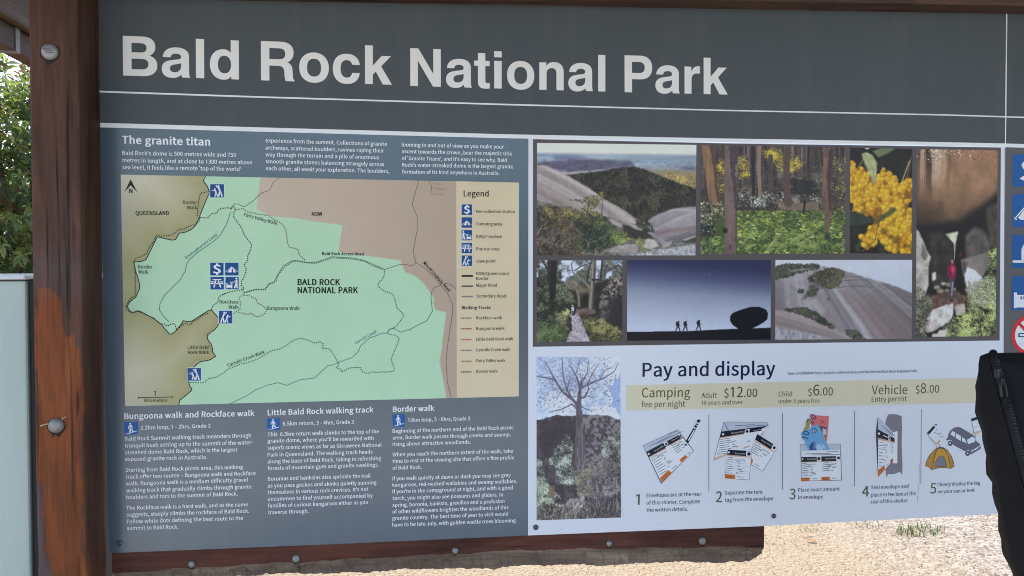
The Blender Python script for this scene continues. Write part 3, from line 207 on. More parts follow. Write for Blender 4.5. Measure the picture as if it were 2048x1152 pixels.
ART = [['envelope',[['p',[[461.8,1183.6],[537.4,1215.4],[573.5,1169.2],[502.2,1101.7]],'n'],['p',[[462.7,1183],[537,1214.3],[544.3,1204.7],[469.6,1170]],'lg'],['p',[[475.2,1159.9],[548.4,1198.2],[572,1169],[502.9,1104.8]],'w'],['p',[[469.6,1170.4],[505.4,1187.8],[511.7,1177.3],[475.2,1159.2]],'k'],['p',[[514.5,1191.6],[539.2,1203.5],[544.9,1196.2],[520.9,1183.9]],'k'],['p',[[539.2,1204.6],[544.1,1205.8],[548,1200.2],[543.5,1197.9]],'w'],['p',[[507,1187.4],[513.8,1190.9],[517.5,1185.3],[510.3,1180.8]],'w'],['c',[[474.8,1165.8],[476.9,1165.8]],'w'],['c',[[512.6,1185.8],[515.2,1185.7]],'k'],['c',[[543.7,1202],[546,1201.9]],'k'],['p',[[475.5,1159.2],[511.7,1177.3],[512.7,1175.2],[476.2,1157.2]],'ol'],['p',[[520.9,1183.9],[547.7,1197.5],[548.4,1195.8],[521.7,1181.8]],'ol'],['p',[[499.3,1114.6],[517.6,1130.4],[525.4,1124.7],[503.6,1104.1]],'o'],['p',[[541.6,1151.6],[554.3,1161.5],[559,1156.6],[546.6,1143.9]],'o'],['s',[[475.9,1182.1],[523.3,1202.9]],'t'],['s',[[492,1186.8],[547.5,1211.1]],'t'],['s',[[518,1205.2],[536.3,1212.2]],'t'],['s',[[479.5,1156],[493.7,1163.3]],'t'],['s',[[482.1,1151],[498.7,1159.6]],'t'],['s',[[484.7,1146],[503.7,1155.8]],'t'],['s',[[487.4,1141],[501.6,1148.4]],'t'],['s',[[490,1136.1],[506.6,1144.6]],'t'],['s',[[492.6,1131.1],[511.6,1140.9]],'t'],['s',[[495.3,1126.1],[509.5,1133.4]],'t'],['s',[[497.9,1121.1],[514.5,1129.6]],'t'],['s',[[524.4,1181],[535.5,1186.9]],'t'],['s',[[526.9,1177.2],[539.9,1184]],'t'],['s',[[529.4,1173.3],[544.3,1181.1]],'t'],['s',[[531.9,1169.5],[543,1175.3]],'t'],['s',[[534.4,1165.6],[547.4,1172.4]],'t'],['h',[[493.1,1159.4],[513.2,1170.4]],'h'],['h',[[501.3,1159.1],[506.9,1162.3]],'h'],['h',[[508.3,1158.9],[510.4,1151.9]],'h'],['h',[[512.6,1145.7],[521.7,1151.6]],'h'],['h',[[517.5,1143.5],[526.7,1150]],'h'],['h',[[515.5,1136.7],[520.4,1139.3]],'h'],['h',[[538.6,1186.1],[547,1190.6]],'h'],['h',[[535.8,1180.7],[541.4,1183.9]],'h'],['h',[[545,1182.5],[550.6,1185.7]],'h'],['h',[[547.1,1176.2],[550.7,1177.9]],'h'],['s',[[524.7,1132.2],[535.5,1140.1]],'t'],['s',[[559,1162.5],[565.6,1167]],'t'],['s',[[502.9,1113.1],[519.7,1125.5]],'b'],['s',[[505,1108.2],[522.6,1121.3]],'b'],['s',[[544.4,1150.2],[555,1157.4]],'b']]],
 ['pen',[['p',[[578.5,1231],[580.2,1234.4],[583.8,1235.8],[587.4,1232.9],[585.7,1230.2],[583.4,1227.5]],'k'],['p',[[577.4,1228],[582.4,1224.7],[581,1222.7],[575.7,1225.6]],'k'],['p',[[575.3,1224.2],[580.3,1221.1],[577.7,1216.9],[572.9,1220.2]],'k'],['p',[[572,1218.1],[577.2,1214.3],[560.3,1185.4],[554.1,1188.8]],'k'],['p',[[572.9,1214],[574.9,1213],[561.7,1190.9],[559.8,1191.9]],'w'],['p',[[553.5,1185.2],[558.9,1183.4],[551.8,1178.8]],'k']]],
 ['tent_tags',[['p',[[638,1228.8],[733.9,1225.9],[738.3,1218.5],[726.7,1213.2],[726.5,1202.1],[700.8,1172.2],[648.8,1159.9],[616.1,1146.9]],'n'],['p',[[638.5,1228.1],[733.6,1225.3],[736.9,1217.8],[649.9,1209.8]],'lg'],['p',[[638,1226.7],[648.2,1210.1],[633.8,1208.2]],'lg'],['p',[[630.6,1195.8],[723.8,1211.2],[725.6,1203.5],[700.8,1172.2],[647.3,1160],[617.2,1147.8]],'w'],['p',[[633.8,1207.7],[726.7,1216],[726.5,1208.4],[630.1,1195.8]],'k'],['p',[[685.3,1210.9],[695.9,1212],[694.5,1202.3],[684.3,1201.6]],'w'],['p',[[723.1,1212.6],[728.5,1213.2],[727.9,1206.9],[722.1,1206.4]],'w'],['c',[[690.1,1207.3],[693.3,1207.2]],'k'],['c',[[637,1202.4],[639.3,1202.3]],'w'],['p',[[617.2,1152.4],[646.2,1161.4],[646.2,1157.9],[616.9,1147.1]],'ol'],['p',[[681.2,1169.3],[684.8,1174.1],[697.9,1177.9],[695,1173.8]],'ol'],['p',[[630.1,1195.8],[683.9,1202.6],[683.5,1200.5],[629.6,1193.8]],'ol'],['s',[[631.3,1191.6],[652.9,1193.8]],'t'],['s',[[630.3,1187.1],[655.4,1189.6]],'t'],['s',[[629.2,1182.6],[658,1185.5]],'t'],['s',[[628.2,1178.1],[649.8,1180.2]],'t'],['s',[[627.1,1173.6],[652.3,1176.1]],'t'],['s',[[626.1,1169.1],[654.9,1171.9]],'t'],['s',[[625.1,1164.5],[646.6,1166.7]],'t'],['s',[[624,1160],[649.2,1162.5]],'t'],['s',[[663.5,1219.8],[706.4,1221.3]],'t'],['s',[[686.7,1217.8],[737,1219.5]],'t'],['h',[[655.8,1186.1],[665.9,1187.8]],'h'],['h',[[658,1181.8],[663.1,1178.9]],'h'],['h',[[655.9,1175],[670.3,1175.9]],'h'],['h',[[689.8,1185.1],[697.8,1186.9]],'h']]],
 ['vehicle_tag',[['p',[[713,1200.8],[759.5,1171.6],[726.3,1120.1],[689.4,1142]],'n'],['p',[[712.5,1199.7],[758.5,1171.2],[725.7,1121.2],[690.6,1142.6]],'w'],['p',[[713,1200.8],[748.9,1178.4],[743.9,1166.7],[708,1189.4]],'k'],['p',[[748.9,1178],[758.5,1171.9],[752,1162.3],[743.9,1167.4]],'w'],['c',[[751.2,1170.3],[754.5,1170.2]],'k'],['p',[[707.7,1189.4],[751.7,1162.3],[750.5,1160.2],[706.8,1187.6]],'ol'],['p',[[698.8,1150.7],[703.9,1145.7],[702.5,1138],[698.2,1137.5]],'o'],['s',[[708,1184.3],[720.1,1176.8]],'t'],['s',[[706,1180.3],[720.1,1171.6]],'t'],['s',[[704,1176.4],[720.1,1166.4]],'t'],['s',[[702,1172.5],[714,1165]],'t'],['s',[[700,1168.6],[714,1159.8]],'t'],['s',[[698,1164.6],[714,1154.7]],'t'],['h',[[724.9,1168.7],[740.3,1158.4]],'h'],['h',[[716.1,1169],[724.9,1163.8]],'h'],['h',[[724.9,1158.9],[734.5,1153.7]],'h'],['h',[[719.1,1154.2],[723.5,1152]],'h'],['s',[[706.9,1137.9],[717.9,1131.3]],'t']]],
 ['small_tag',[['p',[[647.3,1169.7],[701.2,1164.6],[695.8,1102.7],[641.3,1108.6]],'n'],['p',[[647,1168.3],[700.6,1163.9],[695.2,1103.7],[642.2,1109.1]],'w'],['p',[[647.3,1169.4],[688.5,1165.6],[687.9,1154.3],[646.2,1158.9]],'k'],['p',[[688.7,1164.9],[700.3,1163.9],[699.5,1152.8],[688.2,1154]],'w'],['c',[[694.5,1158.8],[698.3,1158.7]],'k'],['c',[[649.9,1163.8],[651.9,1163.7]],'w'],['p',[[646.2,1158.6],[699.8,1152.8],[699.5,1150.7],[645.9,1156.1]],'ol'],['p',[[641.6,1117.9],[662.8,1115.7],[664.4,1113.6],[663.9,1106],[641.2,1108.6]],'o'],['s',[[647.4,1153.3],[658.8,1152.2]],'t'],['s',[[647,1148.6],[660.2,1147.4]],'t'],['s',[[646.5,1144],[661.7,1142.5]],'t'],['s',[[646.1,1139.3],[657.5,1138.2]],'t'],['s',[[645.7,1134.6],[659,1133.3]],'t'],['s',[[645.3,1129.9],[660.4,1128.4]],'t'],['s',[[644.8,1125.2],[656.2,1124.1]],'t'],['s',[[644.4,1120.5],[657.7,1119.2]],'t'],['s',[[662.6,1145.6],[689.2,1143.2]],'r'],['s',[[661.9,1140.4],[693,1137.5]],'r'],['s',[[661.2,1135.1],[696.7,1131.8]],'r'],['s',[[660.5,1129.8],[687.2,1127.4]],'r'],['s',[[659.8,1124.6],[690.9,1121.7]],'r'],['s',[[659.2,1119.3],[694.7,1116]],'r'],['h',[[666.2,1143.4],[674.2,1142.5]],'h'],['h',[[672.8,1138.3],[675.2,1138]],'h'],['h',[[669.2,1135.4],[674.3,1131.3]],'h'],['h',[[668.5,1127.4],[679.4,1125.9]],'h'],['h',[[672.2,1122.8],[682.3,1121.6]],'h'],['h',[[665.7,1119.8],[671,1119.2]],'h'],['s',[[668.6,1111.4],[682.4,1109.5]],'t'],['s',[[643.3,1113.6],[661.4,1111.6]],'b'],['s',[[643.3,1110.4],[656.3,1109.2]],'b']]],
 ['payment_envelope',[['p',[[810.5,1176.2],[902.9,1174.4],[906,1094.7],[812.8,1096]],'n'],['p',[[811,1175.4],[902.1,1173.7],[902.4,1160],[811.4,1161.4]],'lg'],['p',[[812.5,1161.4],[901.8,1161.4],[904.5,1095.9],[813.5,1096.9]],'w']]],
 ['red_note',[['p',[[833.6,1238.7],[875.3,1234.8],[871.4,1183.5],[867,1175.2],[835.5,1202.8]],'red'],['p',[[851.7,1215],[869.6,1211.7],[868.3,1189.2],[856.3,1202.2]],'dk'],['p',[[860.7,1209.2],[868.9,1206.1],[869,1194.1],[860.8,1195.1]],'wg'],['s',[[856,1227.6],[863.5,1221.8]],'dr'],['s',[[863.5,1221.8],[856.1,1219.1]],'dr'],['s',[[863.5,1222.5],[868,1222.3]],'dr']]],
 ['coins',[['c',[[827.6,1222],[833.5,1221.8]],'gold'],['c',[[826.2,1214.3],[831.2,1214.2]],'gold'],['c',[[822.8,1207.4],[828.3,1207.2]],'gold']]],
 ['blue_note',[['p',[[810.6,1200],[847.5,1218.7],[856.2,1206.5],[877.9,1162.1],[828.4,1162.3]],'blue'],['p',[[829.8,1170.7],[838.6,1181.6],[846.3,1163.1],[832.9,1162.4]],'db'],['p',[[847.9,1218.6],[850.2,1217.2],[877.6,1162.9],[874.6,1162.2]],'gn'],['p',[[846.2,1173],[852.1,1176.3],[861.8,1166.9],[861.1,1162.9],[847.7,1162.8]],'wb'],['p',[[840.9,1183],[844.6,1178.7],[843,1162.9],[838.8,1166.2]],'vb'],['p',[[856.5,1178.3],[865.5,1171.7],[870.1,1163.8],[862.6,1165.4]],'wb'],['c',[[841.4,1204.8],[847,1204.6]],'db'],['c',[[841.1,1204.4],[844.7,1204.3]],'wb'],['c',[[841.7,1204.1],[843.5,1204]],'dk']]],
 ['payment_form',[['p',[[812.6,1148.4],[847.6,1147.9],[848,1137.4],[813,1138]],'k'],['p',[[858,1148.4],[892.1,1147.9],[892.8,1137.7],[858.4,1137.7]],'k'],['c',[[852.4,1143.9],[856,1143.8]],'k'],['c',[[897.5,1143.9],[900.8,1143.8]],'k'],['c',[[815.3,1144.1],[817.1,1144.1]],'w'],['p',[[813,1138],[856.9,1137.7],[856.9,1136.6],[813,1136.6]],'ol'],['p',[[858.4,1137.7],[901.8,1137.6],[901.8,1136.5],[858.4,1136.2]],'ol'],['p',[[813,1103.7],[830.5,1103.8],[832,1102.3],[832.3,1096.7],[813.1,1096.1]],'o'],['p',[[859,1103.8],[876.7,1103.8],[878.3,1102.4],[878.5,1096.3],[858.8,1095.9]],'o'],['s',[[870.1,1158.2],[898.3,1158.1]],'t'],['s',[[821.8,1155.2],[879.3,1154.6]],'t'],['s',[[836,1152.2],[903.2,1151.5]],'t'],['s',[[814.3,1134.9],[826.2,1135.1]],'t'],['s',[[814.4,1131],[828.2,1131.3]],'t'],['s',[[814.4,1127.1],[830.3,1127.4]],'t'],['s',[[814.4,1123.2],[826.3,1123.4]],'t'],['s',[[814.5,1119.3],[828.3,1119.5]],'t'],['s',[[814.5,1115.4],[830.4,1115.7]],'t'],['s',[[814.5,1111.5],[826.4,1111.7]],'t'],['s',[[814.6,1107.6],[828.5,1107.8]],'t'],['s',[[860.7,1134.2],[874.7,1134.4]],'t'],['s',[[860.7,1130],[877,1130.2]],'t'],['s',[[860.8,1125.7],[879.4,1125.9]],'t'],['s',[[860.8,1121.5],[874.8,1121.6]],'t'],['s',[[860.9,1117.3],[877.2,1117.4]],'t'],['h',[[829.5,1127.8],[836.2,1128.2]],'h'],['h',[[836.2,1124.3],[838.4,1124.8]],'h'],['h',[[834,1122],[837.8,1117.6]],'h'],['h',[[833.3,1114.3],[843,1114.6]],'h'],['h',[[837.1,1110.6],[846,1111]],'h'],['h',[[832.7,1107.5],[836.4,1107.9]],'h'],['h',[[878.6,1130.8],[893.1,1131.1]],'h'],['h',[[871.9,1127],[880.9,1127.4]],'h'],['h',[[883.2,1123.6],[892.6,1124.1]],'h'],['h',[[874.3,1120.6],[876.5,1121]],'h'],['h',[[881,1117.4],[885.8,1117.8]],'h'],['s',[[836.7,1100.6],[848.3,1100.8]],'t'],['s',[[882.7,1100.4],[894.1,1100.5]],'t'],['s',[[814.9,1101.4],[829.8,1101.7]],'b'],['s',[[815,1098.3],[827.6,1098.7]],'b'],['s',[[861,1101.3],[875.9,1101.5]],'b'],['s',[[861,1098.3],[873.7,1098.7]],'b']]],
 ['fee_box_slot',[['p',[[1011.8,1234.7],[1019.4,1235.9],[1033.2,1234.7],[1043.9,1230.6],[1045.1,1201.3],[1044.4,1172.7],[1047.2,1118.3],[1046.4,1101.4],[1041.2,1108.5],[1027.2,1104],[1013.4,1104.4],[1010.2,1097.4],[1007.2,1113.2],[1007.1,1145.3],[1005.9,1219.4],[1009.1,1229.3]],'gb']]],
 ['sealed_envelope',[['p',[[987.5,1231.6],[983.4,1195.9],[989.9,1098.1],[990,1174.4]],'n'],['p',[[987.8,1231.3],[1028.4,1191.8],[1029.3,1182.5],[988.6,1204.3]],'lg'],['p',[[1023,1195.5],[1034.4,1198.7],[1034.6,1127.3],[1022.3,1128.4]],'w'],['p',[[989.3,1180.8],[1028.6,1173.9],[1026.8,1136.1],[989.9,1100.3]],'w'],['p',[[987.8,1204.3],[1012.7,1190.1],[1012.5,1178.7],[988.7,1185.1]],'k'],['p',[[1017.9,1187.8],[1027.7,1182.5],[1027.8,1173.2],[1018,1176.4]],'k'],['p',[[1013.3,1189.3],[1017.6,1187.5],[1017.7,1177.1],[1013.1,1178.7]],'w'],['p',[[1014.4,1186.5],[1016.5,1185.5],[1016.5,1180],[1014.3,1180.8]],'k'],['c',[[991,1194],[993.4,1193.9]],'w'],['p',[[988.4,1184.6],[1028.6,1174.6],[1028.6,1172.1],[988.4,1180.8]],'ol'],['p',[[989.7,1114.5],[1004.8,1124.7],[1005.7,1114.7],[989.9,1098.6]],'o'],['p',[[1018.4,1135],[1023.7,1139.4],[1024.6,1130.5],[1018.5,1127.1]],'do'],['s',[[1000.9,1189.7],[1011.7,1185.1]],'w'],['s',[[997.6,1211.1],[1027.6,1189.7]],'t'],['s',[[1007.7,1200.9],[1028.5,1186.1]],'t'],['s',[[990.9,1175.8],[1000.9,1174.4]],'t'],['s',[[991,1168.3],[1002.6,1166.7]],'t'],['s',[[991.1,1160.9],[1004.4,1159.1]],'t'],['s',[[991.2,1153.5],[1001.1,1152.1]],'t'],['s',[[991.3,1146],[1002.9,1144.4]],'t'],['s',[[991.4,1138.6],[1004.6,1136.8]],'t'],['s',[[991.5,1131.2],[1001.4,1129.8]],'t'],['s',[[991.6,1123.7],[1003.2,1122.1]],'t'],['s',[[1018.7,1170.7],[1023.9,1171]],'t'],['s',[[1018.7,1166.2],[1024.7,1166.6]],'t'],['s',[[1018.7,1161.7],[1025.5,1162.2]],'t'],['s',[[1018.7,1157.3],[1023.8,1157.7]],'t'],['s',[[1018.6,1152.8],[1024.6,1153.3]],'t'],['h',[[1000.4,1169.1],[1011.9,1168]],'h'],['h',[[1003.9,1162.8],[1006.9,1162.5]],'h'],['h',[[1007.4,1159.6],[1008,1150.3]],'h'],['h',[[1006.8,1145.3],[1011.5,1139.5]],'h'],['h',[[1005.1,1133.3],[1007,1134.6]],'h'],['s',[[1008.3,1123.2],[1013.9,1127.7]],'t'],['s',[[991.3,1110.2],[1004.1,1119.8]],'b'],['s',[[991.3,1104.5],[1002.7,1112.7]],'b']]],
 ['tent_picture',[['p',[[1100.5,1119.1],[1102.7,1128.3],[1111.2,1144.3],[1124.4,1156.3],[1134.5,1160.7],[1143.2,1159.5],[1154.1,1152.9],[1163.8,1138.9],[1169.4,1124.9],[1170.6,1116.1],[1162.8,1111.1],[1149.3,1113.7],[1133.1,1113.6],[1116.7,1109.8],[1108.9,1116.9]],'dkb'],['p',[[1101.8,1120.3],[1105.3,1130.1],[1115.2,1146.6],[1127.1,1155.6],[1121.3,1139],[1117.3,1111.7],[1109.5,1118.2]],'gold2'],['p',[[1118.6,1111.6],[1123.1,1137.7],[1129.2,1154.9],[1135.2,1157.2],[1144.6,1155.1],[1154.3,1139.2],[1161.5,1112.7],[1149.3,1115.1],[1133.1,1115.1]],'gold3'],['p',[[1145.3,1155.9],[1155.5,1149.7],[1163.8,1135.1],[1169.2,1118],[1163.1,1112.6],[1156.4,1137.8]],'gold2'],['p',[[1122.3,1115.5],[1124.8,1127.6],[1130.1,1137.4],[1136.8,1141.2],[1144.9,1139.5],[1149.7,1131.8],[1153,1116.9]],'dko'],['p',[[1123.9,1117.3],[1126.2,1127.6],[1131.2,1136.4],[1137,1140],[1144.1,1138.2],[1148.4,1131.2],[1151.4,1118]],'gy']]],
 ['tent_card',[['p',[[1102.7,1191.2],[1120.3,1208.1],[1130.4,1209.1],[1150.9,1186.7],[1128.3,1166.2]],'w2'],['p',[[1102.7,1191.2],[1120.3,1208.1],[1123.5,1203.9],[1106.6,1186.1]],'k'],['c',[[1125.2,1209.2],[1127.2,1209.2]],'k'],['c',[[1106.2,1189.7],[1107.6,1189.7]],'w'],['s',[[1107.6,1185.4],[1126.3,1166.5]],'t'],['p',[[1125.6,1168.7],[1134.2,1176.6],[1137,1173.4],[1129.7,1166.1]],'ol2'],['s',[[1125.4,1166],[1127.1,1159.3]],'t'],['s',[[1132.3,1168.5],[1134.9,1159.7]],'t'],['h',[[1119.9,1191.9],[1125.9,1193]],'h'],['h',[[1127.3,1190.5],[1132.7,1187.8]],'h'],['h',[[1132.7,1189.1],[1138.7,1190.2]],'h'],['h',[[1134.1,1182.8],[1136.1,1184]],'h'],['s',[[1123.8,1197.4],[1128.5,1200.4]],'t'],['s',[[1137.5,1179.6],[1143.5,1185]],'t']]],
 ['van_picture',[['p',[[1149.7,1176.8],[1153.7,1180.4],[1155,1187.8],[1160.2,1196.4],[1168.3,1201.8],[1177.7,1203.7],[1184.5,1202],[1214.7,1184.9],[1218.8,1179.8],[1221.7,1171.5],[1231.4,1164.3],[1234.2,1156.7],[1232.9,1153],[1222.1,1147],[1209.2,1141.2],[1204.3,1152.6],[1196.2,1148.5],[1167.5,1163.7],[1163.3,1175.1],[1155.1,1175.4],[1151.8,1173.6]],'gv'],['p',[[1160.4,1187.1],[1163.6,1194.8],[1171.4,1191.7],[1170.6,1181.4]],'w2'],['p',[[1172.7,1179.8],[1173.2,1189.8],[1185.5,1183.2],[1185,1172.2]],'w2'],['p',[[1188,1170.6],[1188.2,1180.9],[1195.8,1175.4],[1200,1164.3]],'w2'],['p',[[1202.7,1164.2],[1199.9,1174.3],[1213.4,1181.2],[1219.6,1176],[1219.3,1169.7]],'w2'],['p',[[1215.2,1149.1],[1215.9,1152.3],[1228,1158.8],[1228.1,1155]],'w2'],['p',[[1210.5,1147.4],[1210.8,1151.8],[1213.6,1152.3],[1213.6,1147.6]],'w2'],['p',[[1229,1157.5],[1229.4,1160.6],[1230.9,1161.2],[1230.9,1158.1]],'w2'],['c',[[1160,1167.7],[1166.1,1167.5]],'gv'],['c',[[1160,1167.7],[1163.6,1167.6]],'gd'],['c',[[1159.8,1168],[1161.7,1167.9]],'w2'],['c',[[1202,1144.2],[1208,1144]],'gv'],['c',[[1202,1144.2],[1205.8,1144]],'gd'],['c',[[1202,1144.2],[1203.9,1144.1]],'w2'],['s',[[1199.9,1175.1],[1214,1183]],'gl'],['s',[[1201.1,1165.2],[1187,1170.7]],'gl']]],
 ['van_card',[['p',[[1208.7,1220.8],[1233.1,1227.7],[1241.5,1214.3],[1243.3,1190.4],[1216.7,1188]],'w2'],['p',[[1208.7,1220.8],[1232.8,1227.7],[1234.6,1222],[1210.8,1214.5]],'k'],['s',[[1210.8,1214.5],[1216.6,1189.9]],'t'],['p',[[1216.6,1190.5],[1230.2,1194.3],[1231.2,1189.5],[1218.1,1186.7]],'ol2'],['s',[[1214,1186.2],[1215.7,1192.4]],'t'],['s',[[1221.5,1186.6],[1220,1178.5]],'t'],['h',[[1224.5,1210.3],[1236.7,1215.7]],'h'],['h',[[1231.4,1205.8],[1234.8,1206.3]],'h'],['s',[[1217.2,1201.1],[1223.9,1203.5]],'t'],['s',[[1232.3,1191.9],[1240.5,1193.6]],'t']]]]

# quotes made from the comma, and a plain figure one
_c = FONT[','][1][0]
FONT['’'] = [200, [[[x - 25, y + 560] for x, y in _c]]]
FONT['‘'] = [200, [[[200 - x, 1130 - 560 - y + 560 - 470] for x, y in _c]]]
FONT['1'] = [513, [[[236, 0], [322, 0], [322, 650], [252, 650], [108, 578], [125, 508], [236, 562]]]]

# ------------------------------------------------------------------ helpers
rnd = random.Random(7)
def lin(c):
    c = np.asarray(c, float) / 255.0
    return np.where(c <= 0.04045, c / 12.92, ((c + 0.055) / 1.055) ** 2.4)
def ink(c, k=1.25):                       # printed colour, as albedo
    return tuple(np.clip(lin(c) * k * np.array([1.05, 1.0, 0.94]), 0.004, 0.88))

def link(o, parent=None):
    C.objects.link(o)
    if parent is not None: o.parent = parent
    return o
def thing(name, loc, label, cat, group=None):
    o = bpy.data.objects.new(name, None)
    o.empty_display_size = 0.05
    o.location = loc
    o["label"], o["category"] = label, cat
    if group: o["group"] = group
    return link(o)
def origin(p):
    v = Vector((0, 0, 0))
    while p is not None:
        v += p.location; p = p.parent
    return v
def mesh_obj(name, verts, faces, mats, parent=None, smooth=False, label=None):
    me = bpy.data.meshes.new(name)
    off = origin(parent)
    me.from_pydata([(v[0] - off.x, v[1] - off.y, v[2] - off.z) for v in verts], [], faces)
    for m in (mats if isinstance(mats, (list, tuple)) else [mats]): me.materials.append(m)
    if smooth: me.polygons.foreach_set("use_smooth", [True] * len(me.polygons))
    me.update()
    o = bpy.data.objects.new(name, me)
    if label: o["label"] = label
    return link(o, parent)
def bm_obj(name, bm, mats, parent=None, smooth=False, label=None):
    me = bpy.data.meshes.new(name)
    bmesh.ops.translate(bm, verts=bm.verts, vec=-origin(parent))
    bmesh.ops.recalc_face_normals(bm, faces=bm.faces)
    bm.to_mesh(me); bm.free()
    for m in (mats if isinstance(mats, (list, tuple)) else [mats]): me.materials.append(m)
    if smooth: me.polygons.foreach_set("use_smooth", [True] * len(me.polygons))
    o = bpy.data.objects.new(name, me)
    if label: o["label"] = label
    return link(o, parent)
def add_box(bm, x0, x1, y0, y1, z0, z1, bev=0.0, seg=2):
    r = bmesh.ops.create_cube(bm, size=1.0)
    for v in r["verts"]:
        v.co = Vector(((x0 + x1) / 2 + v.co.x * (x1 - x0), (y0 + y1) / 2 + v.co.y * (y1 - y0), (z0 + z1) / 2 + v.co.z * (z1 - z0)))
    if bev:
        es = list({e for v in r["verts"] for e in v.link_edges})
        bmesh.ops.bevel(bm, geom=es, offset=bev, segments=seg, profile=0.6, affect='EDGES')
def lathe(bm, prof, c, n=24, axis='y'):   # prof: (radius, offset towards -y)
    rings = []
    for r, h in prof:
        if r < 1e-6: rings.append([bm.verts.new((c[0], c[1] - h, c[2]))])
        else: rings.append([bm.verts.new((c[0] + r * math.cos(2 * math.pi * k / n), c[1] - h, c[2] + r * math.sin(2 * math.pi * k / n))) for k in range(n)])
    for a, b in zip(rings, rings[1:]):
        for k in range(n):
            k2 = (k + 1) % n
            if len(a) == 1 and len(b) == 1: continue
            if len(a) == 1: bm.faces.new((a[0], b[k2], b[k]))
            elif len(b) == 1: bm.faces.new((a[k], a[k2], b[0]))
            else: bm.faces.new((a[k], a[k2], b[k2], b[k]))
def tube(bm, pts, r, n=8):
    pts = [Vector(p) for p in pts]; rings = []
    for i, p in enumerate(pts):
        d = (pts[min(i + 1, len(pts) - 1)] - pts[max(i - 1, 0)]).normalized()
        u = d.cross(Vector((0, 1, 0.05))).normalized(); w = d.cross(u)
        rings.append([bm.verts.new(p + r * (math.cos(2 * math.pi * k / n) * u + math.sin(2 * math.pi * k / n) * w)) for k in range(n)])
    for a, b in zip(rings, rings[1:]):
        for k in range(n): bm.faces.new((a[k], a[(k + 1) % n], b[(k + 1) % n], b[k]))
    bm.faces.new(rings[0]); bm.faces.new(list(reversed(rings[-1])))

# ------------------------------------------------------------------ materials
def mat(name):
    m = bpy.data.materials.new(name); m.use_nodes = True
    nt = m.node_tree
    return m, nt, nt.nodes["Principled BSDF"]
def nd(nt, kind, **kw):
    n = nt.nodes.new(kind)
    for k, v in kw.items():
        if k in n.inputs: n.inputs[k].default_value = v
        else: setattr(n, k, v)
    return n
def ramp(nt, stops, fac):
    r = nt.nodes.new("ShaderNodeValToRGB"); e = r.color_ramp.elements
    while len(e) < len(stops): e.new(0.5)
    for el, (p, c) in zip(e, stops):
        el.position = p; el.color = (c, c, c, 1) if isinstance(c, (int, float)) else (*c, 1)
    nt.links.new(fac, r.inputs[0]); return r.outputs[0]
def mixc(nt, fac, a, b, mode='MIX'):
    n = nt.nodes.new("ShaderNodeMix"); n.data_type = 'RGBA'; n.blend_type = mode
    for sock, v in ((n.inputs[0], fac), (n.inputs[6], a), (n.inputs[7], b)):
        if hasattr(v, "links"): nt.links.new(v, sock)
        else: sock.default_value = v if isinstance(v, (int, float)) else (*v, 1)
    return n.outputs[2]
def coords(nt, scale=(1, 1, 1), kind="Object"):
    t = nt.nodes.new("ShaderNodeTexCoord"); m = nt.nodes.new("ShaderNodeMapping")
    m.inputs["Scale"].default_value = scale
    nt.links.new(t.outputs[kind], m.inputs[0]); return m.outputs[0]
def noise(nt, vec, scale, detail=4, rough=0.6, dist=0.0):
    n = nd(nt, "ShaderNodeTexNoise", Scale=scale, Detail=detail, Roughness=rough, Distortion=dist)
    nt.links.new(vec, n.inputs["Vector"]); return n.outputs[0]
def bump(nt, b, h, strength, dist=0.002):
    n = nd(nt, "ShaderNodeBump", Strength=strength, Distance=dist)
    nt.links.new(h, n.inputs["Height"]); nt.links.new(n.outputs[0], b.inputs["Normal"])

def m_print():                             # printed vinyl; colour comes with the mesh
    m, nt, b = mat("printed_vinyl")
    a = nt.nodes.new("ShaderNodeAttribute"); a.attribute_name = "Col"
    v = coords(nt)
    g = noise(nt, v, 9.0, 5, 0.6)
    col = mixc(nt, 1.0, a.outputs["Color"], ramp(nt, [(0.25, 0.93), (0.7, 1.0)], g), 'MULTIPLY')
    nt.links.new(col, b.inputs["Base Color"])
    b.inputs["Roughness"].default_value = 0.3
    b.inputs["Specular IOR Level"].default_value = 0.22
    bump(nt, b, noise(nt, v, 5.0, 2), 0.06, 0.004)
    return m
def m_board(name, c1, c2, spec=0.24, rough=0.36):
    m, nt, b = mat(name)
    v = coords(nt)
    n1 = noise(nt, v, 3.0, 5, 0.65)
    spk = ramp(nt, [(0.0, 1.0), (0.018, 0.0)], nd_vor(nt, v, 26.0))
    col = mixc(nt, n1, c1, c2)
    col = mixc(nt, spk, col, (0.09, 0.085, 0.08))
    dust = ramp(nt, [(0.5, 0.0), (0.8, 0.05)], noise(nt, coords(nt, (1, 1, 0.12)), 22.0, 5, 0.7))
    col = mixc(nt, dust, col, (0.42, 0.40, 0.37))
    scr = ramp(nt, [(0.0, 0.35), (0.012, 0.0)], nd_vor(nt, coords(nt, (1, 1, 0.16)), 13.0))
    col = mixc(nt, scr, col, (0.35, 0.35, 0.35))
    nt.links.new(col, b.inputs["Base Color"])
    b.inputs["Roughness"].default_value = rough
    b.inputs["Specular IOR Level"].default_value = spec
    bump(nt, b, noise(nt, v, 4.0, 2), 0.08, 0.005)
    return m
def nd_vor(nt, vec, scale, feature='F1', out=0):
    n = nt.nodes.new("ShaderNodeTexVoronoi"); n.feature = feature
    n.inputs["Scale"].default_value = scale
    nt.links.new(vec, n.inputs["Vector"]); return n.outputs[out]
